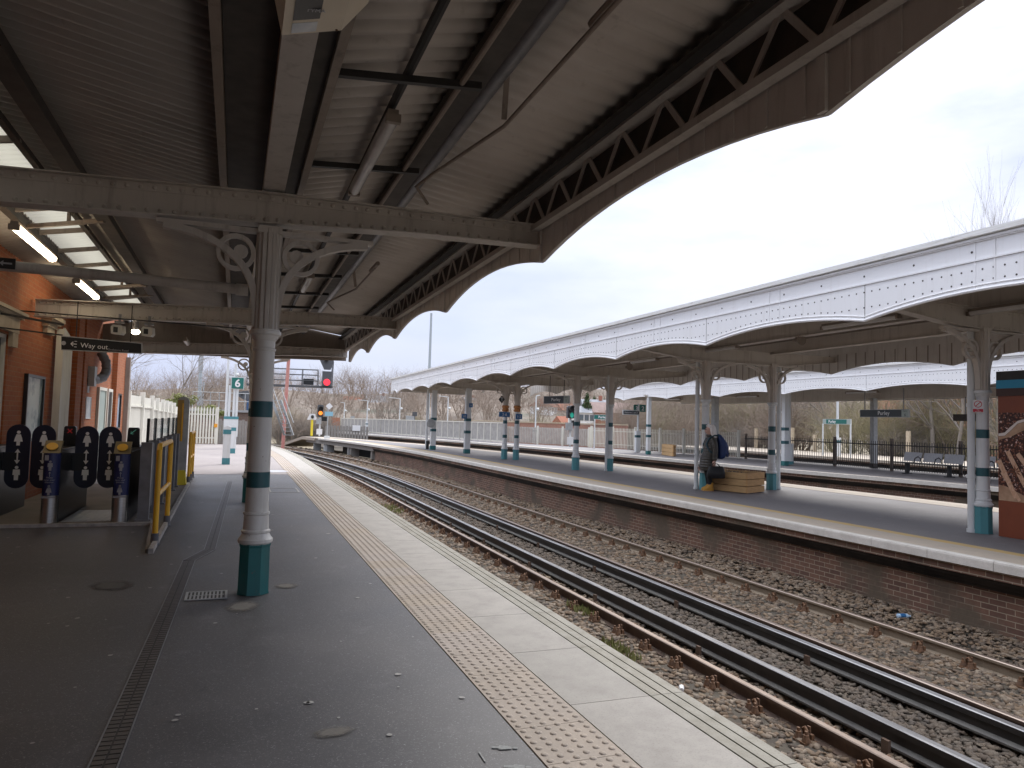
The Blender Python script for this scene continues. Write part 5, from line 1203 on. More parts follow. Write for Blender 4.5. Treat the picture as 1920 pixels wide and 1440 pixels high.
def sleeve(pts, r0, r1):
    P = []; rs = []; n = 26
    for i in range(n+1):
        u = i/n*(len(pts)-1); k_ = min(int(u), len(pts)-2); P.append(pts[k_].lerp(pts[k_+1], u-k_)); rs.append(r0+(r1-r0)*i/n-.008+.014*abs(math.sin(math.pi*i/n*8)))
    b = MB(); b.tube(P, rs, 14); b.build('sleeve', cm, coat, ang=70)
sleeve([W(-.03,.15,1.29),W(-.06,.235,1.14),W(-.07,.255,1.0),W(-.05,.262,.76)], .085, .055)
sleeve([W(-.03,-.15,1.29),W(.0,-.23,1.14),W(.04,-.245,1.0),W(.16,-.205,.65)], .085, .055)
b = MB(); b.loft([ring(.0,.085,.09,1.345),ring(.01,.09,.09,1.38),ring(.015,.075,.078,1.40)]); b.build('collar', cm, coat, ang=60)
tm = mat('black trousers', (.012,.012,.013), rough=.8)
for s in (-1,1):
    b = MB(); b.tube([W(.03,s*.09,.62),W(.035,s*.09,.45),W(.0,s*.088,.17)], [.085,.07,.052], 12); b.build('trouser_leg', tm, per)
    bm = mat('tan suede boot', (.56,.29,.045), (.48,.24,.04), 9, .7); sm_ = PS*(s*.085)
    b = MB(); rings = []
    for f0, hf, hw, z in ((.045,.13,.05,.012),(.045,.135,.052,.03),(.04,.125,.05,.07),(.0,.075,.048,.11),(-.025,.055,.05,.16),(-.028,.056,.052,.21)):
        n = 16; rings.append([PO+sm_+PF*(f0+hf*math.cos(2*math.pi*i/n))+PS*(hw*math.sin(2*math.pi*i/n))+Vector((0,0,z)) for i in range(n)])
    b.loft(rings); bo = b.build('boot', bm, per, ang=70)
    b = MB(); b.loft([[PO+sm_+PF*(.045+.142*math.cos(2*math.pi*i/16))+PS*(.057*math.sin(2*math.pi*i/16))+Vector((0,0,z)) for i in range(16)] for z in (.0,.014)]); b.build('sole', M['planter_end'], bo)
hm = mat('grey hair', (.90,.86,.82), (.74,.69,.66), 30, .65, bmp=.5, bscale=90, str3=(1,1,.2))
b = MB(); hr = []
for z, f, hf, hs in ((1.33,-.09,.09,.12),(1.37,-.07,.12,.13),(1.43,-.05,.125,.135),(1.49,-.035,.135,.135),(1.55,-.025,.135,.13),(1.61,-.02,.115,.11),(1.65,-.015,.08,.075),(1.67,-.015,.03,.03)):
    n = 18; ring_ = []
    for i in range(n):
        a = 2*math.pi*i/n; fr = math.cos(a); k_ = hf*fr
        if fr > .3 and z < 1.57: k_ = hf*.30+.0      # hair parts round the face
        ring_.append(W(f+k_+.01, hs*math.sin(a), z))
    hr.append(ring_)
b.loft(hr); b.build('hair', hm, per, ang=70)
for s in (-1,1):
    b = MB(); p = W(.108,s*.032,1.525); b.sphere(p,.011,.011,.008,8,5); b.build('eye', M['dark'], per)
b = MB(); b.bar(W(.118,-.02,1.455),W(.118,.02,1.455),.006,.008); b.build('mouth', mat('lip', (.36,.13,.12), rough=.6), per)
bp = thing('backpack', 'navy backpack worn by the waiting person', 'backpack', tuple(W(-.32,0,1.1)))
nm = mat('navy nylon', (.012,.03,.11), (.02,.045,.15), 9, .45, bmp=.2, bscale=30)
b = MB(); rb = []
for z, f0, f1, hs in ((.80,-.20,-.30,.12),(.83,-.19,-.36,.15),(.95,-.18,-.41,.16),(1.08,-.18,-.46,.16),(1.20,-.18,-.42,.155),(1.32,-.17,-.33,.14),(1.40,-.16,-.26,.11),(1.42,-.17,-.22,.07)):
    n = 20; cf, hf = (f0+f1)/2, (f0-f1)/2
    rb.append([W(cf+hf*math.copysign(abs(math.cos(2*math.pi*i/n))**.6,math.cos(2*math.pi*i/n)), hs*math.copysign(abs(math.sin(2*math.pi*i/n))**.6,math.sin(2*math.pi*i/n)), z) for i in range(n)])
b.loft(rb); b.build('bag', nm, bp, ang=60)
b = MB(); b.loft([[W(-.40+f_,s_,z_) for s_,z_ in ((-.1,.86),(.1,.86),(.11,1.02),(-.11,1.02))] for f_ in (0,-.045)]); b.build('front_pocket', nm, bp, ang=30)
for s in (-1,1):
    b = MB(); ribbon_pts = [W(-.2,s*.1,1.38),W(-.08,s*.12,1.385),W(.06,s*.14,1.30),W(.13,s*.15,1.15),W(.05,s*.215,.98),W(-.15,s*.19,.9)]
    b.tube(ribbon_pts, .02, 6); b.build('strap', mat('dark teal strap', (.01,.05,.07), rough=.5), bp)
hb = thing('handbag', 'black handbag held by the waiting person', 'handbag', tuple(W(-.08,.29,.5)))
b = MB(); lb = []
for z, hf, hs in ((.33,.20,.05),(.35,.225,.065),(.48,.22,.07),(.6,.185,.045),(.63,.16,.025)):
    n = 20; lb.append([W(-.09+hf*math.copysign(abs(math.cos(2*math.pi*i/n))**.55,math.cos(2*math.pi*i/n)), .275+hs*math.copysign(abs(math.sin(2*math.pi*i/n))**.7,math.sin(2*math.pi*i/n)), z) for i in range(n)])
b.loft(lb); b.build('bag', mat('black leather', (.008,.008,.009), rough=.5), hb, ang=50)
for s in (-.03,.03):
    b = MB(); b.tube([W(-.2,.275+s,.60),W(-.12,.272+s*.5,.69),W(-.045,.268,.705),W(.02,.272+s*.5,.69),W(.04,.275+s,.60)], .009, 6); b.build('handle', M['black'], hb)
# ------------------------------------------------------------------ third platform
def zt(y): return 0.
tcn_ = thing('far_canopy', 'white scalloped canopy over the third platform seen under the island canopy', 'canopy', (25,27,3.3))
CT = [3.3,7.7,12.15,16.59,21.0,25.4,29.9,34.6,39.4,41.6]
fascia(tcn_, 22.1, CT, zt, zc0=3.14, rise=.17)
corrugated('roof_sheet', [(22.12,3.98),(24,4.12),(25.6,3.95),(27.6,4.1),(29.6,3.95)], 3, 41.6, .19, .016, M['sheet_l'], tcn_, zt)
b = MB(); b.box(29.55,29.6,3,41.6,3.2,4.05); b.box(22.14,29.55,41.55,41.6,3.3,4.05); b.build('end_board', M['cream_board'], tcn_, smooth=False)
for x,z0,z1,w in ((23.3,3.45,3.8,.2),(27.7,3.15,3.75,.25),(25.5,3.7,3.85,.1)):
    b = MB(); b.box(x-w/2,x+w/2,3,41.5,z0,z1); b.build('box_beam', M['cream_l'], tcn_, smooth=False)
for y in (7.7,16.6,25.4,34.6,41.3):
    b = MB(); xs = [22.2+7.3*i/12 for i in range(13)]; bt_ = lambda x: 3.42+.22*max(0,(23.6-x)/1.4)
    b.loft([[(x,y-.05,bt_(x)),(x,y+.05,bt_(x)),(x,y+.05,3.85),(x,y-.05,3.85)] for x in xs]); b.build('girder', M['cream_l'], tcn_, smooth=False)
for x,z in ((23.0,3.66),(24.2,3.6)):
    b = MB(); b.tube([(x,y,z+.05*math.sin(y)) for y in rng(4,41,1.5)], .022, 6)
    for y in rng(5,40,2.2): b.bar((x,y,z),(x,y,3.9),.015,.015)
    b.build('conduit', M['cream_dark'], tcn_)
for y, lab in ((17.5,'tube light under the third platform canopy above the bench'),(24.0,'tube light under the third platform canopy right of the name sign'),(31.5,'tube light under the third platform canopy behind the person'),(38.5,'tube light at the far end of the third platform canopy')):
    tube_light(lab, (25.0,y,3.3), 1.7, M['tube_dim'], group='tube lights under the third platform canopy')
g3 = 'square posts holding up the third platform canopy'
square_post('square post beside the second wooden planter on the third platform', 22.2, 36.6, 3.4, .2, group=g3)
square_post('banded square post with a white casing right of the planter end column', 23.3, 26.7, 3.4, .22, group=g3)
t = thing('pipe_casing','white boxed pipe casing beside a banded square post','casing',(23.6,26.9,0)); b = MB(); b.lathe([(.24,.2),(.24,1.0)],(23.65,26.9,0),8); b.build('casing', M['column_white'], t, ang=20); b = MB(); b.lathe([(.25,.05),(.25,.2)],(23.65,26.9,0),8); b.build('base', M['teal_pale'], t, ang=20); b = MB(); b.tube([(23.72,26.9,1.0),(23.72,26.9,3.3),(24.1,27.1,3.45)], .06, 8); b.build('pipe', M['column_white'], t)
square_post('grey square post behind the waiting person with a dark right side', 25.5, 34.9, 3.4, .3, True, group=g3)
square_post('broad grey square post below the Purley sign numbered 6', 27.4, 25.6, 3.2, .22, True, group=g3)
p, q = atX(1613,776,24.6), atX(1704,774,24.6); P = (p+q)/2; ux = q-p; ux.z = 0; w_ = ux.length
t,ux,uy,n = panel_sign('station_name_sign','dark Purley name sign with a grey panel numbered 6 under the third canopy','sign',P,ux,w_,.285,M['signdark'],.05,M['galv'],'Purley name signs')
sub_panel(t,P,ux,uy,n,w_*.43,w_*.14,.275,M['signgrey']); text('lettering','Purley',.23,P+n*.006-Vector((0,0,.065)),ux,uy,M['ink'],t,'CENTER'); text('lettering','6',.17,P+n*.006+ux*(w_*.43)-Vector((0,0,.115)),ux,uy,M['signdark'],t,'CENTER'); text('lettering','Platform',.055,P+n*.006+ux*(w_*.43)+Vector((0,0,.07)),ux,uy,M['signdark'],t,'CENTER')
b = MB()
for s in (-.4,.4): b.bar(P+ux*(w_*s)+Vector((0,0,.14)),P+ux*(w_*s)+Vector((0,0,1.0)),.03,.03)
b.build('hanger', M['greysteel'], t, smooth=False)
p, q = atX(1787,783,26.2), atX(1835,783,26.2); P = (p+q)/2; ux = q-p; ux.z=0
t,ux2,uy,n = panel_sign('hanging_sign','plain dark brown hanging sign behind the nearest island column','sign',P,ux,ux.length,.26,M['soot_or_shade'],.06); b = MB(); b.bar(P+Vector((0,0,.13)),P+Vector((0,0,.8)),.03,.03); b.build('hanger', M['greysteel'], t, smooth=False)
# fences on the third platform
def bar_fence(label, pts, H, m, pm, gap, post_gap, group=None, bw=.018, pw=.1, rails=(.12,1.1), cat='fence', name='bar_fence', pointed=False):
    t = thing(name, label, cat, (pts[0][0],pts[0][1],0), group)
    b = MB(); rl = MB(); acc = 0
    for (x0,y0),(x1,y1) in zip(pts,pts[1:]):
        a, e = Vector((x0,y0,0)), Vector((x1,y1,0)); d = e-a; Ld = d.length; d.normalize(); k = int(Ld/gap)
        for i in range(k):
            p_ = a+d*(gap*(i+.5)); b.bar(p_+Vector((0,0,.06)), p_+Vector((0,0,H)), bw, bw)
            if pointed: b.prism([(-bw/2,0),(bw/2,0),(0,bw*1.6)], p_+Vector((0,0,H)), d, (0,0,1), (.01,0,0))
        off = Vector((-d.y,d.x,0))*(bw*.6+.011)
        for z in rails: rl.bar(a+off+Vector((0,0,z)), e+off+Vector((0,0,z)), .02, .045)
    b.build('bars', m, t, smooth=False); rl.build('rails', m, t, smooth=False)
    for (x0,y0),(x1,y1) in zip(pts,pts[1:]):
        a, e = Vector((x0,y0,0)), Vector((x1,y1,0)); n_ = max(1,round((e-a).length/post_gap))
        for i in range(n_+1 if (x1,y1) == pts[-1] else n_):
            p_ = a.lerp(e,i/n_)+Vector((-(e-a).normalized().y,(e-a).normalized().x,0))*(-.08); q_ = MB(); q_.box(p_.x-pw/2,p_.x+pw/2,p_.y-pw/2,p_.y+pw/2,0,H+.12); q_.build('post', pm, t, smooth=False)
    return t
bar_fence('black bar fence with brown posts along the third platform behind the benches', [(26.0,10.8),(26.0,32.9)], 1.25, M['black'], mat('brown fence post',(.14,.11,.09),(.2,.16,.13),8,.8), .115, 3.1)
bar_fence('white picket fence on the third platform behind the second planter', [(24.1,47.4),(25.5,40.5),(26.05,33.4)], 1.42, M['creamfence'], M['creamfence'], .15, 2.6, bw=.035, pw=.13, rails=(.3,1.2), name='picket_fence')
bar_fence('pale grey slatted fence between white posts at the back of the third platform', [(20.3,55.2),(21.9,52.2),(24.0,47.6)], 1.3, mat('pale grey slat',(.50,.47,.43),(.4,.37,.34),3,.8), M['creamfence'], .17, 2.4, bw=.085, pw=.12, rails=(.2,1.2), name='slat_fence')
# glazed fence along the far end of the third platform
GF = [(12.2,92),(14.9,80),(16.7,71),(18.5,62),(20.0,54.6)]
t = thing('mesh_fence','long white framed mesh fence along the far platform','fence',(16.7,71,0))
pan = mat('grey mesh infill',(.33,.315,.29),(.43,.41,.38),3,.8); post_o = None
for (x0,y0),(x1,y1) in zip(GF,GF[1:]):
    a, e = Vector((x0,y0,0)), Vector((x1,y1,0)); d = (e-a).normalized(); n_ = round((e-a).length/1.12)
    b = MB(); b.bar(a+Vector((0,0,.82)),e+Vector((0,0,.82)),.015,1.36); b.build('mesh_panel', pan, t, smooth=False)
    b = MB(); b.bar(a+Vector((0,0,1.56)),e+Vector((0,0,1.56)),.09,.09); b.bar(a+Vector((0,0,.1)),e+Vector((0,0,.1)),.09,.08); b.build('rail', M['creamfence'], t, smooth=False)
    for i in range(n_+1):
        p_ = a.lerp(e,i/n_)
        if post_o is None:
            q_ = MB(); q_.box(p_.x-.045,p_.x+.045,p_.y-.045,p_.y+.045,0,1.55); post_o = q_.build('post', M['creamfence'], t, smooth=False); p00 = p_.copy()
        else: o = post_o.copy(); COL.objects.link(o); o.location = post_o.location + (p_-p00)
b = MB(); b.box(11.2,12.1,92.5,93.3,0,1.62); tag(b.build('equipment_cabinet', mat('rust red cabinet',(.42,.17,.09),(.36,.15,.08),3,.7), smooth=False), 'rust red equipment cabinet at the end of the white framed fence','cabinet')
def lamp_post(label, x, y, H, arm=-.9, r=.07, head=True, base=True):
    t = thing('lamp_post', label, 'lamp post', (x,y,0), 'platform lamp posts')
    b = MB(); b.tube([(x,y,0),(x,y,H)], [r,r*.75], 8); b.build('pole', M['column_white'], t)
    if base:
        b = MB(); b.box(x-r*1.8,x+r*1.8,y-r*1.8,y+r*1.8,.02,1.25); b.build('base_box', M['column_white'], t, smooth=False)
        b = MB(); b.box(x-r*1.9,x+r*1.9,y-r*1.9,y+r*1.9,.95,1.07); b.build('band', M['tealband'], t, smooth=False)
    b = MB(); b.bar((x,y,H-.02),(x+arm,y,H+.06),.12,.06); b.build('lamp_head', M['column_white'], t, smooth=False)
    b = MB(); b.sphere((x+r+.08,y-.05,H*.72),.13,n=8,m=5); b.build('loudspeaker', M['column_white'], t)
for lab,px,py,ty,arm in (('short white lamp post at the far end of the white framed fence',644,808,755,-.5),('white lamp post with a left arm second along the white framed fence',687,812,751,-1.1),('white lamp post with a left arm before the canopy end',748,815,747,-1.2),('white lamp post behind the square posts of the island canopy',838,821,744,-.9),('tall white lamp post with a box base left of the hanging name sign',1003,832,742,.3)):
    p = atZ(px,py,0); H = atY(px,ty,p.y).z; lamp_post(lab, p.x, p.y, H, arm)
p = atX(1570,855,37.2); q = atX(1568,735,37.2); lamp_post('white lamp post behind the name sign on the farthest platform', 37.2, p.y, 5.2, .5, .09)
# signs on posts along the third and farthest platform
def post_sign(label, P, ux, w, h, posts, zb=0):
    t,ux,uy,n = panel_sign('station_name_sign',label,'sign',P,ux,w,h,M['signgreen'],.05,M['column_white'],'Purley name signs')
    for s in posts: b = MB(); q = P+ux*(w*s); b.tube([(q.x,q.y,zb),(q.x,q.y,P.z-h/2)], .05, 8); b.build('leg', M['column_white'], t)
    return t,ux,uy,n
a_, e_ = atX(1543,791,37), atX(1595,790,37); P = (a_+e_)/2; ux = e_-a_; ux.z = 0; w_ = ux.length
t,ux,uy,n = post_sign('green Purley name sign on two white legs on the farthest platform',P,ux,w_,.3,(-.5,.5))
sub_panel(t,P,ux,uy,n,-w_*.44,w_*.12,.29,M['signgrey']); text('lettering','Purley',.25,P+n*.006-ux*(w_*.16)-Vector((0,0,.08)),ux,uy,M['ink'],t,'CENTER',.006); sub_panel(t,P,ux,uy,n,w_*.43,w_*.14,.29,M['signgrey'])
a_, e_ = atY(1114,782.5,44.5), atY(1138,781.5,44.0); P = (a_+e_)/2; ux = e_-a_; ux.z=0; w_=ux.length
t,ux,uy,n = post_sign('small green Purley name sign on one leg left of a pipe on the third platform',P,ux,w_,.28,(-.45,))
text('lettering','Purley',.22,P+n*.006-Vector((0,0,.07))+ux*(w_*.15),ux,uy,M['ink'],t,'CENTER',.006)
t = thing('platform_number_sign','green sign reading 3 and 2 on a white banded post on the third platform','sign',(23.2,39.45,0))
for cx,s in ((1193.3,'3'),(1204.8,'2')):
    P = atY(cx,765.5,39.5); b = MB(); b.box(P.x-.20,P.x+.20,39.46,39.5,P.z-.22,P.z+.22); b.build('panel', M['signgreen'], t, smooth=False); text('lettering',s,.36,(P.x,39.455,P.z-.13),(1,0,0),(0,0,1),M['ink'],t,'CENTER',.008)
b = MB(); b.tube([(23.2,39.5,1.3),(23.2,39.5,2.98)], .065, 8); b.box(23.05,23.35,39.4,39.6,0,1.3); b.build('leg', M['column_white'], t); b = MB(); b.box(23.045,23.355,39.395,39.605,.9,1.05); b.build('band', M['tealband'], t, smooth=False)
P = atY(1184,773.5,39.4); b = MB(); b.box(P.x-.56,P.x+.52,39.36,39.4,P.z-.10,P.z+.10); b.build('lower_panel', M['signdark'], t, smooth=False); text('lettering','Platforms 2 and 3',.13,(P.x-.5,39.355,P.z-.045),(1,0,0),(0,0,1),M['ink'],t)
b = MB(); b.box(P.x-.62,P.x+.56,39.401,39.43,P.z-.15,P.z+.15); b.build('backing', M['column_white'], t, smooth=False)
# second planter, benches
c1, c2, c3 = atZ(1262,856,0), atZ(1275,854,0), atZ(1234,852,0)
u_ = Vector((c3.x-c1.x,c3.y-c1.y,0)); v_ = Vector((c2.x-c1.x,c2.y-c1.y,0)); planter('wooden plank planter with a dark end on the third platform', c1, u_, v_, 1.9, .75, .62)
def bench(label, y0):
    t = thing('bench', label, 'bench', (25.3,y0-1.35,0), 'steel platform benches'); X=25.2
    b = MB(); b.box(X-.26,X+.24,y0-2.75,y0,.42,.46); b.build('seat', M['black'], t, smooth=False)
    for i in range(3):
        ya = y0-.05-.9*i; b = MB(); b.prism([(.22,.5),(.32,.86),(.345,.86),(.245,.5)], (X,ya-.82,0),(1,0,0),(0,0,1),(0,.8,0)); b.build('backrest', M['seatsteel'], t, smooth=False)
        b = MB(); b.box(X-.25,X+.2,ya-.82,ya-.02,.4605,.468); b.build('seat_pan', M['seatsteel'], t, smooth=False)
        if i: b = MB(); b.tube([(X+.2,ya+.035,.47),(X+.18,ya+.035,.62),(X+.05,ya+.035,.70),(X-.12,ya+.035,.64),(X-.2,ya+.035,.47)], .02, 7); b.build('armrest', M['black'], t)
    for y in (y0-.45,y0-2.3): b = MB(); b.box(X-.07,X+.07,y-.05,y+.05,0,.4195); b.box(X-.22,X+.22,y-.06,y+.06,0,.03); b.build('leg', M['black'], t, smooth=False)
bench('steel seat bench left of the nearest island downpipe', 22.35); bench('steel seat bench partly hidden behind the nearest island column', 19.35)
# white railings beyond the farthest platform
bar_fence('white railing at the back of the farthest platform in front of the houses', [(44,17.5),(44,26)], 1.5, M['creamfence'], M['creamfence'], .3, 2.6, bw=.05, rails=(.2,1.4), name='railing')
for i,(px,py) in enumerate(((1462,783),(1485,783),(1703,792),(1418,806))):
    pass
for i,(px,pt,pb) in enumerate(((1418,803,846),(1486,802,848),(1703,808,856),(1528,815,848))):
    a_ = atX(px,pt,43.4); b = MB(); b.box(43.3,43.5,a_.y-.11,a_.y+.11,0,a_.z); tag(b.build('concrete_post', M['plaster'], smooth=False), ('slim cream concrete post behind the waiting person','slim cream concrete post left of the farthest name sign','slim cream concrete post left of the benches','short cream concrete post between two fence posts')[i], 'post','concrete posts on the farthest platform')

# ------------------------------------------------------------------ end of the near platform
FP = [(-3.35,25.3,2.2),(-3.3,26.65,2.22),(-3.17,29.26,2.26),(-3.07,31.46,2.2),(-3.01,32.84,2.14),(-2.94,34.35,2.11),(-2.88,35.49,2.09),(-2.82,36.71,2.07),(-2.76,38.01,2.04),(-2.6,40.6,1.98)]
t = thing('board_fence','cream boarded fence stepping away from the station building','fence',(-3.1,33,0))
for (x0,y0,z0),(x1,y1,z1) in zip(FP,FP[1:]):
    b = MB(); zt_ = min(z0,z1)-.12
    b.prism([(0,0),(1,0),(1,zt_),(0,zt_)], (x0,y0,0),(x1-x0,y1-y0,0),(0,0,1),(-.04,0,0))
    nn = int((y1-y0)/.15)
    b.build('boards', M['creamfence'], t, smooth=False)
    b = MB(); b.bar((x0+.03,y0,zt_-.36),(x1+.03,y1,zt_-.36),.05,.05)
    for i in range(1,nn): u = i/nn; b.box(x0+(x1-x0)*u+.0005,x0+(x1-x0)*u+.006,y0+(y1-y0)*u-.006,y0+(y1-y0)*u+.006,.02,zt_-.4)
    b.build('rail', M['creamfence'], t, smooth=False)
for x,y,z in FP[1:]:
    b = MB(); b.box(x-.06,x+.09,y-.09,y+.09,0,z); b.build('post', M['creamfence'], t, smooth=False)
t = thing('palisade_gate','cream pointed palisade gate closing the end of the platform','gate',(-1.65,40.8,0))
for i in range(11):
    x = -2.37+.142*i; b = MB(); b.prism([(-.042,.04),(.042,.04),(.042,1.82),(0,1.93),(-.042,1.82)], (x,40.8,0),(1,0,0),(0,0,1),(0,.025,0)); b.build('pale', M['creamfence'], t, smooth=False)
for z in (.3,1.5): b = MB(); b.box(-2.45,-.88,40.826,40.87,z,z+.06); b.build('rail', M['creamfence'], t, smooth=False)
b = MB(); b.box(-.92,-.82,40.78,40.88,0,1.93); b.build('post', M['creamfence'], t, smooth=False)
b = MB(); b.box(-1.02,-.86,40.76,40.799,.88,1.06); b.build('lock_box', mat('orange lock box',(.75,.32,.02),rough=.5), t, smooth=False)
t = thing('wooden_fence','weathered grey board fence behind the white sign posts','fence',(.05,42,0)); b = MB()
for i in range(14): b.box(-.94+.142*i,-.94+.142*i+.125,42.0,42.03,0,1.25+.06*math.sin(i*2.3)+.02*(i%3))
b.build('boards', M['oldwood'], t, smooth=False)
for z in (.35,1.0): b = MB(); b.box(-.95,1.05,42.031,42.08,z,z+.08); b.build('rail', M['oldwood'], t, smooth=False)
def bollard(label,x,y,H,w=.22):
    t = thing('bollard',label,'bollard',(x,y,0),'white bollards with teal bands')
    b = MB(); b.box(x-w/2,x+w/2,y-w/2,y+w/2,.16,H); b.prism([(-w/2,0),(w/2,0),(0,.05)],(x,y-w/2,H),(1,0,0),(0,0,1),(0,w,0)); b.build('body', M['column_white'], t, smooth=False)
    for z0,z1 in ((0,.2),(H-.22,H-.08)): b = MB(); b.box(x-w/2-.006,x+w/2+.006,y-w/2-.006,y+w/2+.006,z0,z1); b.build('band', M['teal_pale'], t, smooth=False)
bollard('nearer white bollard with teal bands on the far part of the near platform', -.22,24.5,1.16); bollard('farther white bollard with teal bands beside the white sign posts', -.06,31.6,1.12,.2)
t = thing('platform_number_sign','green sign reading 6 on tall white posts at the end of the near platform','sign',(-.2,36,0))
b = MB(); b.box(-.24,.27,35.96,36.0,2.76,3.26); b.build('panel', M['signgreen'], t, smooth=False); b = MB(); b.box(-.27,.30,36.001,36.03,2.73,3.29); b.build('edge', M['column_white'], t, smooth=False)
text('lettering','6',.50,(.015,35.952,2.84),(1,0,0),(0,0,1),M['ink'],t,'CENTER',.012)
for x,h in ((-.43,4.1),(-.30,2.9),(-.10,3.9),(.02,2.75)):
    b = MB(); b.tube([(x,36.08,0),(x,36.08,h)], .055, 8); b.build('leg', M['column_white'], t)
b = MB(); b.box(-.50,.12,36.0,36.2,.55,1.35); b.build('base_box', M['column_white'], t, smooth=False)
for z in (1.35,): b = MB(); b.box(-.505,.13,35.99,36.21,z,z+.12); b.build('band', M['teal_pale'], t, smooth=False)
b = MB(); b.bar((-.45,36.05,3.3),(.0,36.05,3.32),.04,.04); b.sphere((.0,36.0,3.4),.07,n=8,m=5); b.build('camera', M['column_white'], t)
t = thing('brick_abutment','brown brick bridge abutment behind the wooden fence with a railing on top','abutment',(0,49,0)); b = MB(); b.box(-2.6,2.1,48.5,52,-1.2,1.72); b.build('brickwork', M['brick_bridge'], t, smooth=False)
b = MB(); b.box(-2.65,2.15,48.4,52,1.721,1.86); b.build('coping', M['galv'], t, smooth=False); b = MB()
for i in range(10): b.tube([(-2.5+.5*i,48.6,1.86),(-2.5+.5*i,48.6,2.9)], .025, 6)
for z in (2.4,2.9): b.tube([(-2.5,48.6,z),(2.0,48.6,z)], .025, 6)
b.build('railing', M['galv'], t)
t = thing('staircase','grey steel staircase beside the foreground column leading up to the bridge','staircase',(2.5,52,0)); b = MB()
for s in (0,.55): b.bar((2.25+s,51.9,2.65),(3.1+s,51.2,.3),.06,.16); b.tube([(2.25+s,51.9,3.45),(3.1+s,51.2,1.15)], .03, 6)
b.build('stringer', M['galv'], t, smooth=False); b = MB()
for i in range(10): u = i/9; b.box(2.28+.85*u,2.8+.85*u,51.9-.7*u-.1,51.9-.7*u+.1,2.6-2.3*u,2.63-2.3*u)
b.build('treads', M['galv'], t, smooth=False)
b = MB(); pA = Vector((3.55,60,-1)); b.tube([pA,(3.75,60,9)], .13, 8); tag(b.build('red_pole', M['pink']), 'tall faded red pole rising behind the foreground column', 'pole')
t = thing('antenna_mast','tall pale blue grey antenna mast beyond the cream fence','mast',(-4,90,0)); b = MB(); b.tube([(-3.95,90,-1),(-3.95,90,6.5)], [.24,.19], 10); b.tube([(-3.55,90,1),(-3.55,90,5.2)], .06, 6); b.build('pole', M['mastblue'], t)
b = MB()
for a in range(3): b.box(-4.2+.17*a,-4.07+.17*a,89.8,90.2,6.5,8.2)
b.build('antenna', M['galv'], t, smooth=False)
b = MB(); b.tube([(22.6,90,-1),(22.6,90,15.2)], [.22,.14], 10); tag(b.build('lighting_mast', M['mastblue']), 'tall slim grey lighting mast rising above the island canopy end', 'mast')

# ------------------------------------------------------------------ signals
t = thing('signal_gantry','dark signal gantry with walkway railings carrying a red signal','signal gantry',(2.6,70,4.4)); Y=70
b = MB(); b.bar((.8,Y,4.33),(8.3,Y,4.42),1.0,.18); b.build('walkway', M['signal'], t, smooth=False); b = MB()
for s in (-.45,.45):
    for z in (.75,1.5,2.2): b.tube([(.8,Y+s,4.34+z*.7),(7.0,Y+s,4.42+z*.7)], .03, 6)
    for x in (.8,2.4,4.2,5.6,7.0): b.tube([(x,Y+s,4.3),(x,Y+s,5.95)], .03, 6)
b.tube([(8.25,Y-.4,4.45),(8.3,Y-.4,6.8)], .045, 6); b.tube([(8.25,Y+.4,4.45),(8.3,Y+.4,6.8)], .04, 6)
b.build('railing', M['signal'], t); b = MB(); b.box(1.0,1.5,Y-.3,Y+.3,-1,4.2); b.build('leg', M['greysteel'], t, smooth=False)
b = MB(); b.box(5.7,6.6,Y-.3,Y+.3,4.55,5.1); b.build('equipment_box', M['dark'], t, smooth=False)
s_ = thing('railway_signal','signal head on the gantry showing a round red light','signal',(7.75,69.4,5.1)); b = MB(); b.box(7.32,8.15,69.3,69.6,4.5,5.85); b.prism([(-.28,0),(.28,0),(.55,.75),(.45,1.6),(-1.0,1.5)], (7.75,69.32,6.0),(1,0,0),(0,0,1),(0,.25,0)); b.build('housing', M['signal'], s_, smooth=False)
b = MB(); b.lathe([(.30,0),(.27,-.05)], (7.74,69.295,4.83), 18, ax='y'); b.build('red_lamp', M['lamp_red'], s_)
for x_,z_ in ((7.6,6.85),(7.55,7.3)): b = MB(); b.lathe([(.17,0),(.17,-.22),(.13,-.22),(.12,-.02)], (x_,69.31,z_), 12, ax='y'); b.build('unlit_lamp', M['black'], s_)
p = atY(457,742,52); s_ = thing('railway_signal','dark signal head seen from behind beside the sign reading 6','signal',tuple(p)); b = MB(); b.prism([(-.7,.2),(.5,.4),(.5,-.35),(.0,-.25)], p,(1,0,0),(0,0,1),(0,.3,0)); b.build('housing', M['signal'], s_, smooth=False)
b = MB(); b.lathe([(.09,0),(.09,-.1)], tuple(p+Vector((-.12,-.0,.08))), 10, ax='y'); b.build('bolt', M['black'], s_); b = MB(); b.box(p.x+.2,p.x+.75,p.y-.2,p.y+.3,p.z-.95,p.z-.3); b.build('backboard', mat('blue signal box',(.03,.075,.16),rough=.5), s_, smooth=False); b = MB(); b.tube([(p.x+.5,p.y+.1,1.8),(p.x+.5,p.y+.1,p.z)], .06, 6); b.build('post', M['galv'], s_)
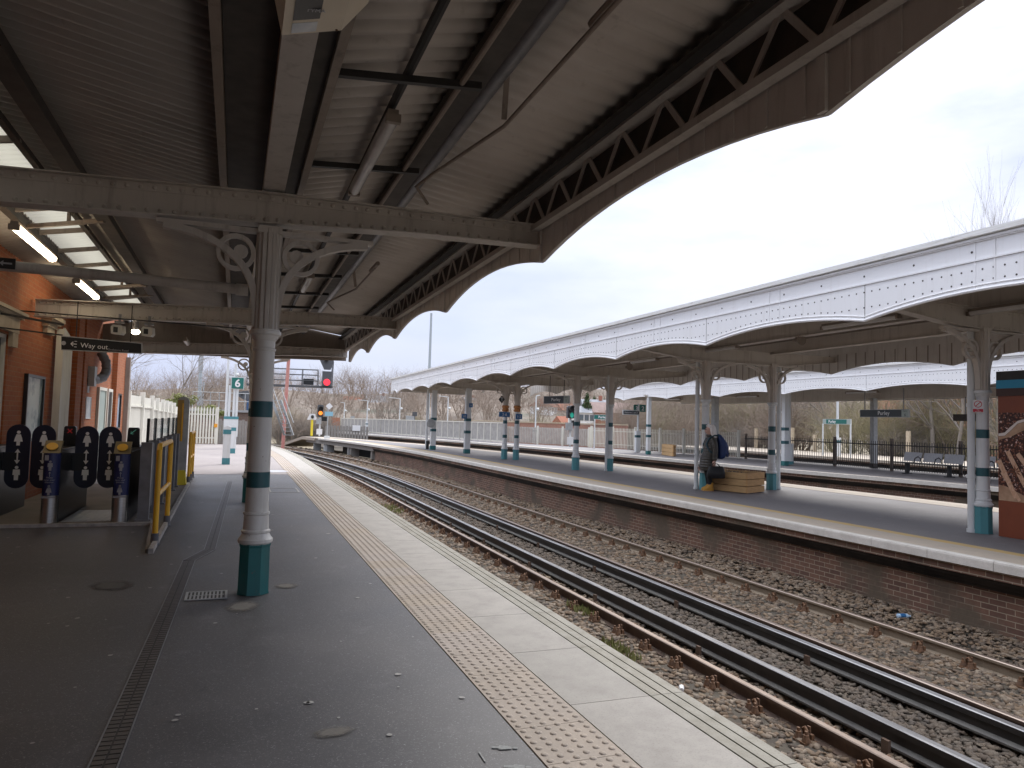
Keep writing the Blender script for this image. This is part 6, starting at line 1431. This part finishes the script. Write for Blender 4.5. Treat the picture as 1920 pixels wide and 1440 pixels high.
def signal_post(label, px, ytop, yred, ybot, Yd, lampm, ybase, hi=False):
    a, l, q = atY(px,ytop,Yd), atY(px,yred,Yd), atY(px,ybase,Yd); w = .24
    s = thing('railway_signal',label,'signal',(a.x,Yd,q.z)); zb = atY(px,ybot,Yd).z
    b = MB(); b.prism([(-w,zb),(w,zb),(w,a.z-.08),(w-.08,a.z),(-w+.08,a.z),(-w,a.z-.08)], (a.x,Yd,0),(1,0,0),(0,0,1),(0,.2,0)); b.build('housing', M['signal'], s, smooth=False)
    zu = 2*((a.z+zb)/2)-l.z
    b = MB(); b.lathe([(.17,0),(.16,-.03)], (a.x,Yd-.002,l.z), 16, ax='y'); b.build('lit_lamp', lampm, s)
    for z in (l.z,zu): b = MB(); b.lathe([(.2,0),(.2,-.2),(.17,-.2),(.175,-.004)], (a.x,Yd,z), 16, ax='y'); b.build('hood', M['black'], s)
    b = MB(); b.tube([(a.x,Yd+.1,q.z),(a.x,Yd+.1,zb)], .07, 8); b.build('post', M['column_white'], s)
    b = MB(); b.box(a.x-.3,a.x+.1,Yd-.05,Yd+.15,q.z+1.0,q.z+1.45); b.build('equipment_box', M['galv'], s, smooth=False); b = MB(); b.box(a.x-.26,a.x+.2,Yd-.06,Yd-.04,q.z+.15,q.z+.6); b.build('notice_plate', M['ink'], s, smooth=False)
    b = MB(); b.box(a.x+.12,a.x+.6,Yd-.02,Yd+.3,q.z+1.25,q.z+1.6); b.build('side_box', M['dark'], s, smooth=False)
signal_post('signal at the end of the island platform showing an amber light',601.5,759,774.5,782,62,M['lamp_amber'],818)
signal_post('signal between two island columns showing a green light',1071.5,761,778.5,784,40,M['lamp_green'],838)
t = thing('lamp_stand','yellow post with a black lamp on a white triangle at the end of the island','post',tuple(atZ(584,817,0))); p = atZ(584,817,0); b = MB(); b.tube([p,p+Vector((0,0,1.35))], .10, 8); b.build('shaft', M['sunyellow'], t); b = MB(); b.prism([(-.42,0),(.42,0),(.2,.5),(-.2,.5)], p+Vector((0,-.05,1.35)),(1,0,0),(0,0,1),(0,.1,0)); b.build('plate', M['ink'], t, smooth=False); b = MB(); b.sphere(tuple(p+Vector((0,-.12,1.6))),.13,.08,.16,8,6); b.build('lamp', M['black'], t)
p = atZ(613,819,0); t = thing('sign_post','slim grey post with a white diamond and a pale blue plate','sign',tuple(p)); b = MB(); b.tube([p,p+Vector((0,0,2.5))], .05, 6); b.build('leg', M['galv'], t); b = MB(); b.prism([(-.28,0),(0,-.28),(.28,0),(0,.28)], p+Vector((.08,-.06,2.5)),(1,0,0),(0,0,1),(0,.03,0)); b.build('diamond_plate', M['ink'], t, smooth=False); b = MB(); b.box(p.x-.25,p.x+.4,p.y-.08,p.y-.05,1.7,2.05); b.build('blue_plate', mat('pale blue plate',(.25,.48,.60),rough=.5), t, smooth=False)
b = MB(); [b.box(7.5+.26*i,7.5+.26*i+.2,67.0,67.05,-.9,.85+.04*(i%2)) for i in range(15)]; b.box(7.5,11.4,67.051,67.09,.4,.5); tag(b.build('metal_fence', M['oldwood'], smooth=False), 'low grey slatted fence behind the amber signal','fence')
b = MB(); b.box(9.9,10.6,66.9,66.96,.45,.95); tag(b.build('notice', M['ink'], smooth=False), 'white notice on the low grey slatted fence by the rust red cabinet','notice')
for i,(px,py,wd) in enumerate(((661,783,.5),(769,783,.9),(778,776,.5))):
    p = atY(px,py,76 if i else 92); b = MB(); b.box(p.x-wd/2,p.x+wd/2,p.y,p.y+.1,p.z-.25,p.z+.2); b.bar((p.x,p.y+.05,0),(p.x,p.y+.05,p.z),.08,.08); tag(b.build('trackside_box', M['galv'] if i < 2 else M['signal'], smooth=False), ('small pale trackside box above the far fence near the first lamp','wide pale trackside box above the far fence near the canopy end','small dark trackside box on top of the wide pale one')[i], 'trackside box')
p = atZ(535,815,-.9); b = MB(); b.box(p.x-.2,p.x+.2,56,56.3,-1,.2); tag(b.build('relay_box', M['column_white'], smooth=False), 'small white relay box beside the red pole','relay box')
# ------------------------------------------------------------------ trees, scrub, houses and hills
def grow(q, p, d, Ls, r, lvl, mx, S, spread, nch, wob, up, n0=4):
    n = n0 if lvl == 0 else 3
    for i in range(n):
        d = np.array(d)+wob*(q.random(3)-.5)*2; d[2] += up; d /= np.linalg.norm(d); e = p+d*Ls/n; r2 = max(r*(1-.55/n*1.2), .004)
        S.append((p,e,r,r2)); p = e; r = r2
        if lvl < mx and (i > 0 or lvl > 0):
            for k in range(nch if lvl < mx-1 else nch):
                v = q.normal(size=3); v -= d*v.dot(d); v /= np.linalg.norm(v)+1e-6; cdir = d*(1-.25*spread)+v*spread
                grow(q, p, cdir/np.linalg.norm(cdir), Ls*(.42+.3*q.random()), r*.62, lvl+1, mx, S, spread, nch, wob, up)
def seg_mesh(name, S, sides=3):
    P = np.array([s[0] for s in S]); E_ = np.array([s[1] for s in S]); r0 = np.array([s[2] for s in S]); r1 = np.array([s[3] for s in S])
    d = E_-P; d /= np.linalg.norm(d,axis=1)[:,None]+1e-9; ref = np.where(np.abs(d[:,2:3])<.9, np.array([[0,0,1.]]), np.array([[1.,0,0]])); x = np.cross(d,ref); x /= np.linalg.norm(x,axis=1)[:,None]; y = np.cross(d,x)
    V = []
    for base, r in ((P,r0),(E_,r1)):
        for j in range(sides): t = 2*math.pi*j/sides; V.append(base+x*(r*math.cos(t))[:,None]+y*(r*math.sin(t))[:,None])
    V = np.stack(V,1); n = len(S); F = np.array([(j,(j+1)%sides,sides+(j+1)%sides,sides+j) for j in range(sides)]); F = (F[None]+2*sides*np.arange(n)[:,None,None]).reshape(-1,4)
    return V.reshape(-1,3), F
def np_mesh(name, V, F, m):
    me = bpy.data.meshes.new(name); k = F.shape[1]; me.vertices.add(len(V)); me.vertices.foreach_set('co', np.ascontiguousarray(V,dtype=np.float32).ravel()); me.loops.add(F.size); me.loops.foreach_set('vertex_index', F.ravel().astype(np.int32)); me.polygons.add(len(F)); me.polygons.foreach_set('loop_start', np.arange(len(F))*k); me.polygons.foreach_set('loop_total', np.full(len(F),k)); me.update(calc_edges=True)
    me.materials.append(m); return me
bark = {'grey': mat('grey brown bark', (.22,.19,.165), (.28,.245,.21), 1.2, .9), 'tan': mat('tan scrub stems', (.47,.35,.22), (.38,.285,.185), .8, .9), 'warm': mat('warm brown twigs', (.335,.265,.21), (.255,.205,.165), .8, .9), 'green': mat('olive catkin twigs', (.33,.295,.17), (.26,.235,.14), .8, .9)}
leafm = mat('evergreen leaf', (.035,.06,.022), (.075,.11,.035), 1.3, .7); leafo = mat('yellow green leaf', (.26,.27,.085), (.17,.19,.06), 1.2, .7); blossom = mat('pale bare twig tips', (.40,.35,.29), (.3,.25,.2), 3, .9)
def tree_proto(seed, H, spread, nch, mx, r, m, stems=1, fan=.3, up=.03, wob=.16, n0=5, frac=.8):
    q = np.random.default_rng(seed); S = []
    for s in range(stems):
        a = q.random()*6.283; f = fan*q.random()**.7; d = np.array([math.cos(a)*f,math.sin(a)*f,1.]); d /= np.linalg.norm(d); p = np.array([.25*math.cos(a)*(stems>1),.25*math.sin(a)*(stems>1),-.2])
        grow(q, p, d, H*frac*(.7+.4*q.random()), r, 0, mx, S, spread, nch, wob, up, n0)
    trunk = [x for x in S if x[2] > r*.52]; crown = [x for x in S if x[2] <= r*.52]
    return [np_mesh('trunk', *seg_mesh('t', trunk, 6), m), np_mesh('crown', *seg_mesh('c', crown, 3), m)]
def leaf_proto(seed, n, rx, rz, size, m, cone=False):
    q = np.random.default_rng(seed); k = 26; C = q.normal(size=(k,3))*np.array([rx*.42,rx*.42,rz*.36]); idx = q.integers(0,k,n); P = C[idx]+q.normal(size=(n,3))*np.array([rx,rx,rz])*.17
    if cone: P[:,:2] *= np.clip(1.15-(P[:,2:3]+rz)/(2*rz),.06,1.2)
    P[:,2] += rz
    u = q.normal(size=(n,3)); u /= np.linalg.norm(u,axis=1)[:,None]; v = np.cross(u,q.normal(size=(n,3))); v /= np.linalg.norm(v,axis=1)[:,None]; s = size*(.6+.8*q.random(n))[:,None]
    V = np.stack([P-u*s,P+v*s*.5,P+u*s,P-v*s*.5],1).reshape(-1,3); F = np.arange(4*n).reshape(n,4); return np_mesh('foliage', V, F, m)
TR = {'tree1': tree_proto(1,9,.75,2,3,.13,bark['grey']), 'tree2': tree_proto(2,9,.85,2,3,.12,bark['grey']), 'tall': tree_proto(5,17,.26,3,3,.16,mat('dark grey bark', (.24,.215,.19), (.30,.27,.24), 1.2, .9),up=.16,n0=9), 'warm': tree_proto(7,7,.8,2,3,.09,bark['warm'],stems=2,fan=.35),
      'tan': tree_proto(9,4.5,.6,2,2,.035,bark['tan'],stems=34,fan=1.0,up=-.01,wob=.22), 'scrub': tree_proto(11,5.0,.7,2,2,.04,bark['warm'],stems=26,fan=.8), 'green': tree_proto(13,5.0,.6,2,2,.035,bark['green'],stems=26,fan=.8), 'bramble': tree_proto(17,3.0,.8,3,2,.025,bark['grey'],stems=24,fan=1.1,up=-.04)}
LF = {'ever': leaf_proto(3,2600,2.2,2.6,.16,leafm), 'ivy': leaf_proto(4,2200,.85,.6,.07,leafo), 'olive': leaf_proto(6,2600,1.7,1.7,.09,leafo), 'conifer': leaf_proto(8,2600,1.6,3.6,.17,leafm,True), 'pale': leaf_proto(10,1500,1.5,1.3,.06,blossom)}
def plant(kind, x, y, s, label, cat, name, group, z=-1.2, rz=None, lf=None):
    t = thing(name, label, cat, (x,y,z), group); t.rotation_euler = (0,0,rnd.random()*6.28 if rz is None else rz); t.scale = (s*(.9+.2*rnd.random()),)*2+(s,)
    if kind in TR:
        for me, nm in zip(TR[kind], ('trunk','crown')):
            o = bpy.data.objects.new(nm, me); COL.objects.link(o); o.parent = t
    if lf or kind in LF:
        o = bpy.data.objects.new('foliage', LF[lf or kind]); COL.objects.link(o); o.parent = t
        if lf: o.location = (0,0,.8)
    return t
G = 'woodland trees beyond the platforms'; GS = 'scrub beyond the platforms'
plant('tree1',-8.0,58,1.05,'bare branching tree above the cream boarded fence','tree','bare_tree',G)
plant('tree2',-5.0,64,.9,'smaller bare tree right of the one above the cream boarded fence','tree','bare_tree',G)
for x,y,s in ((-6.4,42,.72),(-5.0,46,.74),(-3.6,49,.66),(-8.4,44,.8)): plant('tan',x,y,s,'tan arching scrub bush behind the cream boarded fence','bush','scrub_bush','tan scrub behind the cream fence')
plant('ivy',-2.9,43.5,.75,'small yellow green shrub above the cream boarded fence','shrub','ivy_shrub',None,z=1.75); plant('ivy',-1.3,43.0,.75,'yellow green ivy hanging over the palisade gate','ivy','ivy',None,z=1.2); plant('ivy',-.75,43.2,.55,'ivy trailing down right of the palisade gate','ivy','ivy',None,z=.4)
for x,y,s in ((-1.9,66,.85),(.6,72,.75),(-5.2,72,.8)): plant('scrub',x,y,s,'brown leafless thicket behind the white sign posts','bush','scrub_bush','thicket behind the sign posts')
for i in range(9): plant('bramble' if i % 3 else 'warm',3.4+.55*i+rnd.random(),74+6*rnd.random(),(.75 if i % 3 else .35)+.2*rnd.random(),'low bramble thicket below the signal gantry','bush','bramble','bramble below the gantry')
for x,y,s,k in ((3.6,82,.95,'tree2'),(5.4,90,.85,'tree1'),(7.0,95,.8,'warm')): plant(k,x,y,s*.5,'bare tree behind the signal gantry','tree','bare_tree','bare trees behind the gantry')
q = random.Random(21)
for i in range(58):         # the long belt of scrub behind the far fence
    u = i/57; x = 3+46*u+q.random()*3; y = 100+24*q.random()-22*u*0; k = q.choice(['scrub','scrub','warm','green','bramble','tree2'])
    plant(k,x,y,(.40+.24*q.random())*(1.15 if k in ('scrub','green','bramble') else .72),'leafless brown tree or bush in the belt behind the far mesh fence','tree','bare_tree',G)
for px in (735,745,725): p = atY(px,790,98); plant('tree1',p.x,98,.82+.1*rnd.random(),'taller bare tree beside the end of the island canopy','tree','bare_tree','taller bare trees at the canopy end')
for px,py,s in ((857,775,.8),(784,770,.7),(700,765,.6),(955,770,.55)): p = atY(px,790,97); plant('olive',p.x,97,s,'yellow green ivy clad bush in the belt behind the far mesh fence','bush','ivy_bush','ivy clad bushes')
for i in range(46):         # the embankment right of the platforms
    u = i/45; y = 12+62*u+q.random()*2; x = 46+10*q.random()-7*max(0,u-.55)*1.6; k = q.choice(['scrub','warm','scrub','tree1','bramble','green','tree2'])
    plant(k,x,y,(.95+.3*q.random())*(1.15 if k in ('scrub','green','bramble') else .85),'leafless tree or bush on the bank behind the farthest platform','tree','bare_tree','bank trees behind the farthest platform')
for i in range(12):
    x = 33+9*q.random(); y = 56+14*q.random(); k = q.choice(['scrub','warm','green','scrub']); plant(k,x,y,.75+.25*q.random(),'leafless bush in the thicket behind the white picket fence','bush','scrub_bush','thicket behind the picket fence')
for px,Yd,s in ((1660,44,.9),(1680,40,.8),(1590,46,.8)): p = atY(px,800,Yd*.9); plant('green',46.5,p.y*46.5/p.x,1.0*s+.2,'olive green catkin bush behind the benches','bush','catkin_bush','olive bushes behind the benches')
p = atX(1395,800,48); plant('olive',48,p.y,.8,'green leafy bush behind the waiting person','bush','leafy_bush',None)
p = atX(1660,820,45.5); plant('pale',45.5,p.y,.9,'pale flowering bush behind the fence left of the benches','bush','flowering_bush',None,z=0)
for px,lab in ((1745,'thick forked trunk behind the benches'),(1790,'bare trunk right of the forked one behind the benches')): p = atX(px,850,46); plant('tree1',46,p.y,1.25,lab,'tree','bare_tree',None,z=-.5)
for px,sc,lab in ((1893,.88,'tall bare tree top above the island canopy, left of the pair'),(1925,.97,'tall bare tree top above the island canopy at the right edge')): p = atY(px,420,33); plant('tall',p.x,33,sc,lab,'tree','bare_tree','tall bare trees at the right')
for px,Yd,s,lab in ((1100,150,1.5,'dark conifer beside the white house on the hill'),(1130,190,1.6,'dark conifer behind the white house'),(1112,200,1.8,'dark evergreen high on the hill between two columns'),(1345,90,.8,'dark evergreen behind the dark sided post')):
    p = atY(px,790,Yd); plant('conifer',p.x,Yd,s*.8,lab,'tree','conifer',None,z=hillz(p.x,Yd) if False else 1)
# ------------------------------------------------------------------ hills
def hz(x, y):
    a = x/max(y,1); s = min(1,max(0,(y-170)/230)); s = s*s*(3-2*s)
    h = 13+13*min(1,max(0,(a-.12)/.35)) + 1.6*math.sin(x*.021+1)+1.1*math.sin(x*.05+y*.02)
    return -1.3+(h+1.2)*s
nx, ny = 90, 40; V = []; F = []
for j in range(ny):
    for i in range(nx): x = -260+1000*i/(nx-1); y = 165+420*(j/(ny-1))**1.2; V.append((x,y,hz(x,y)))
for j in range(ny-1):
    for i in range(nx-1): F.append((j*nx+i,j*nx+i+1,(j+1)*nx+i+1,(j+1)*nx+i))
me = bpy.data.meshes.new('hill'); me.from_pydata(V,[],F); me.update(); hm_, ht, hb_ = nodes('winter wood hill')
col = mixc(ht, ramp(ht, noise(ht,.05,8,.7),.35,.65), (.19,.16,.135), (.27,.225,.185)); col = mixc(ht, ramp(ht, noise(ht,.022,6,.6),.55,.68), col, (.12,.135,.10)); ht.links.new(col, hb_.inputs['Base Color']); hb_.inputs['Roughness'].default_value = 1; bump(ht, hb_, noise(ht,.6,6), 1., .8)
me.materials.append(hm_); me.polygons.foreach_set('use_smooth',[True]*len(me.polygons)); hill = bpy.data.objects.new('hill', me); COL.objects.link(hill); structure(hill)
qq = np.random.default_rng(5); S = []
for s in range(9):
    a = qq.random()*6.28; d = np.array([math.cos(a)*.4,math.sin(a)*.4,1.]); d /= np.linalg.norm(d); grow(qq, np.array([math.cos(a)*.6,math.sin(a)*.6,0.]), d, 7.5, .10, 0, 2, S, .7, 2, .15, .04, 3)
bv, bf = seg_mesh('b', S, 3); VS = []; FS = []; off = 0
for i in range(330):
    y = 185+170*qq.random()**.8; a = -.12+1.25*qq.random(); x = a*y; s = .65+.5*qq.random(); an = qq.random()*6.28; ca, sa = math.cos(an), math.sin(an)
    v_ = bv*s*np.array([1.25,1.25,1.]); v_ = np.stack([v_[:,0]*ca-v_[:,1]*sa, v_[:,0]*sa+v_[:,1]*ca, v_[:,2]],-1)+np.array([x,y,hz(x,y)-.5]); VS.append(v_); FS.append(bf+off); off += len(bv)
wd = bpy.data.objects.new('woodland', np_mesh('woodland', np.concatenate(VS), np.concatenate(FS), bark['warm'])); COL.objects.link(wd); stuff(wd, 'mass of leafless brown woodland covering the far hillside', 'woodland')
# ------------------------------------------------------------------ houses
HW = mat('white render', (.78,.77,.75), (.72,.70,.67), .8, .8); HR = mat('red clay tiles', (.36,.13,.075), (.28,.10,.06), 2, .85, bmp=.3, bscale=8); HS = mat('grey slates', (.30,.31,.33), (.24,.25,.27), 2, .7); HO = mat('orange clay tiles', (.50,.18,.085), (.42,.15,.07), 2, .85); HB = mat('red house brick', (.36,.15,.10), (.28,.12,.085), 1.5, .85); HP = mat('brown hall roof', (.27,.19,.17), (.22,.155,.14), 1, .85)
def house(label, px, pybase, Yd, w, d, h, rh, rot, wm, rm, hip=False, nw=3, storeys=2, name='house'):
    p = atY(px,pybase,Yd); t = thing(name,label,'house',(p.x,Yd,p.z-h)); t.rotation_euler = (0,0,rot); o = bpy.data.objects.new
    def bl(b,nm,m): 
        ob_ = b.build(nm,m,None,smooth=False); ob_.parent = t; return ob_
    hb2 = h*2.2
    b = MB(); b.box(-w/2,w/2,-d/2,d/2,-hb2,h)
    if not hip: b.prism([(-d/2,h+.001),(d/2,h+.001),(0,h+rh-.05)], (-w/2,0,0),(0,1,0),(0,0,1),(w,0,0))
    bl(b,'wall',wm); b = MB(); e = .4; hx = w/2-(d*.45 if hip else -e)
    b.add([(-w/2-e,-d/2-e,h-.12),(w/2+e,-d/2-e,h-.12),(w/2+e,d/2+e,h-.12),(-w/2-e,d/2+e,h-.12),(-hx,0,h+rh),(hx,0,h+rh)],[(0,1,5,4),(2,3,4,5),(1,2,5),(3,0,4),(3,2,1,0)]); r_ = bl(b,'roof',rm)
    b = MB(); b.box(w*.22,w*.22+.8,-.5,.3,h+rh*.4,h+rh+1.0); c_ = b.build('chimney',HB,None,smooth=False); c_.parent = r_
    for s in range(storeys):
        for i in range(nw):
            x = -w/2+w*(i+.5)/nw; z = h-1.9-2.8*s; b = MB(); b.box(x-.62,x+.62,-d/2-.05,-d/2-.002,z,z+1.35); f_ = bl(b,'window',HW if wm is not HW else M['greysteel'])
            b = MB(); b.box(x-.52,x-.03,-d/2-.07,-d/2-.051,z+.1,z+1.25); b.box(x+.03,x+.52,-d/2-.07,-d/2-.051,z+.1,z+1.25); g_ = b.build('pane',M['window'],None,smooth=False); g_.parent = f_
    return t
house('white house with a grey roof on the hill between two island columns',1113,762,170,6,5,3,1.8,-.25,HW,HS)
house('wide pale house below the grey roofed one on the hill',1090,773,150,4.5,4,2.2,1.4,.2,HW,HS)
house('small white house partly hidden by the right column of the pair',1148,774,165,5,4,2.5,1.6,.3,HW,HR)
house('house with an orange pyramid roof and a row of white windows',1180,793,170,4.6,4.6,1.5,2.3,-.3,HW,HO,True,4,1)
house('long brown roofed hall with three white rooflights',1176,775,150,17,9,3,2.4,-.3,HB,HP,False,4,1,'hall')
house('pink brick house behind the green signal',1062,794,170,5,5,2.4,1.8,.1,HB,HR)
house('white gabled house with a red roof behind the benches',1763,800,45,6,7,3.2,2.8,-.9,HW,HR)
house('red brick house at the right behind the forked trunk',1800,800,48,6,6,3.4,2.8,-1.2,HB,HR)
house('pale gabled house left of the white gabled one behind the benches',1715,803,52,6,7,3.0,2.8,-.8,HB,HR)
house('red roofed house high among the trees behind the benches',1738,790,75,8,7,3.4,3,-.8,HB,HR)
for i,(px,py,Yd) in enumerate(((632,757,330),(667,757,300),(707,755,290),(1060,770,260),(880,758,300),(1020,762,250))):
    house(('tiny white house far up the left end of the hill','tiny pale house on the hill above the far lamp posts','tiny pale house on the hill above the white lamp post','small house on the hill behind the hanging name sign','tiny house on the hill above the square posts','small pale house on the hill left of the name sign')[i],px,py,Yd,9,8,3.6,3,.3*i-.6,HW,HR if i % 2 else HS,False,2,1)
t = thing('garden_wall','long red brick wall behind the third platform fences','wall',(30,62,0)); b = MB(); a = Vector((22,70,0)); e = Vector((33,58,0)); b.bar(a+Vector((0,0,.2)),e+Vector((0,0,.2)),.3,2.9); b.build('brickwork', M['brick_far'], t, smooth=False); b = MB(); b.bar(a+Vector((0,0,1.71)),e+Vector((0,0,1.71)),.4,.1); b.build('coping', M['plaster'], t, smooth=False)
for o in list(COL.objects):
    if o.type == 'EMPTY' and not o.children and 'category' in o: bpy.data.objects.remove(o)

# lettering becomes real mesh
bpy.context.view_layer.update(); dg = bpy.context.evaluated_depsgraph_get()
for o in [o for o in COL.objects if o.type == 'FONT']:
    me = bpy.data.meshes.new_from_object(o.evaluated_get(dg)); me.name = 'lettering'
    n_ = bpy.data.objects.new('lettering', me); COL.objects.link(n_); n_.parent = o.parent; n_.matrix_basis = o.matrix_basis.copy()
    cu = o.data; bpy.data.objects.remove(o); bpy.data.curves.remove(cu)
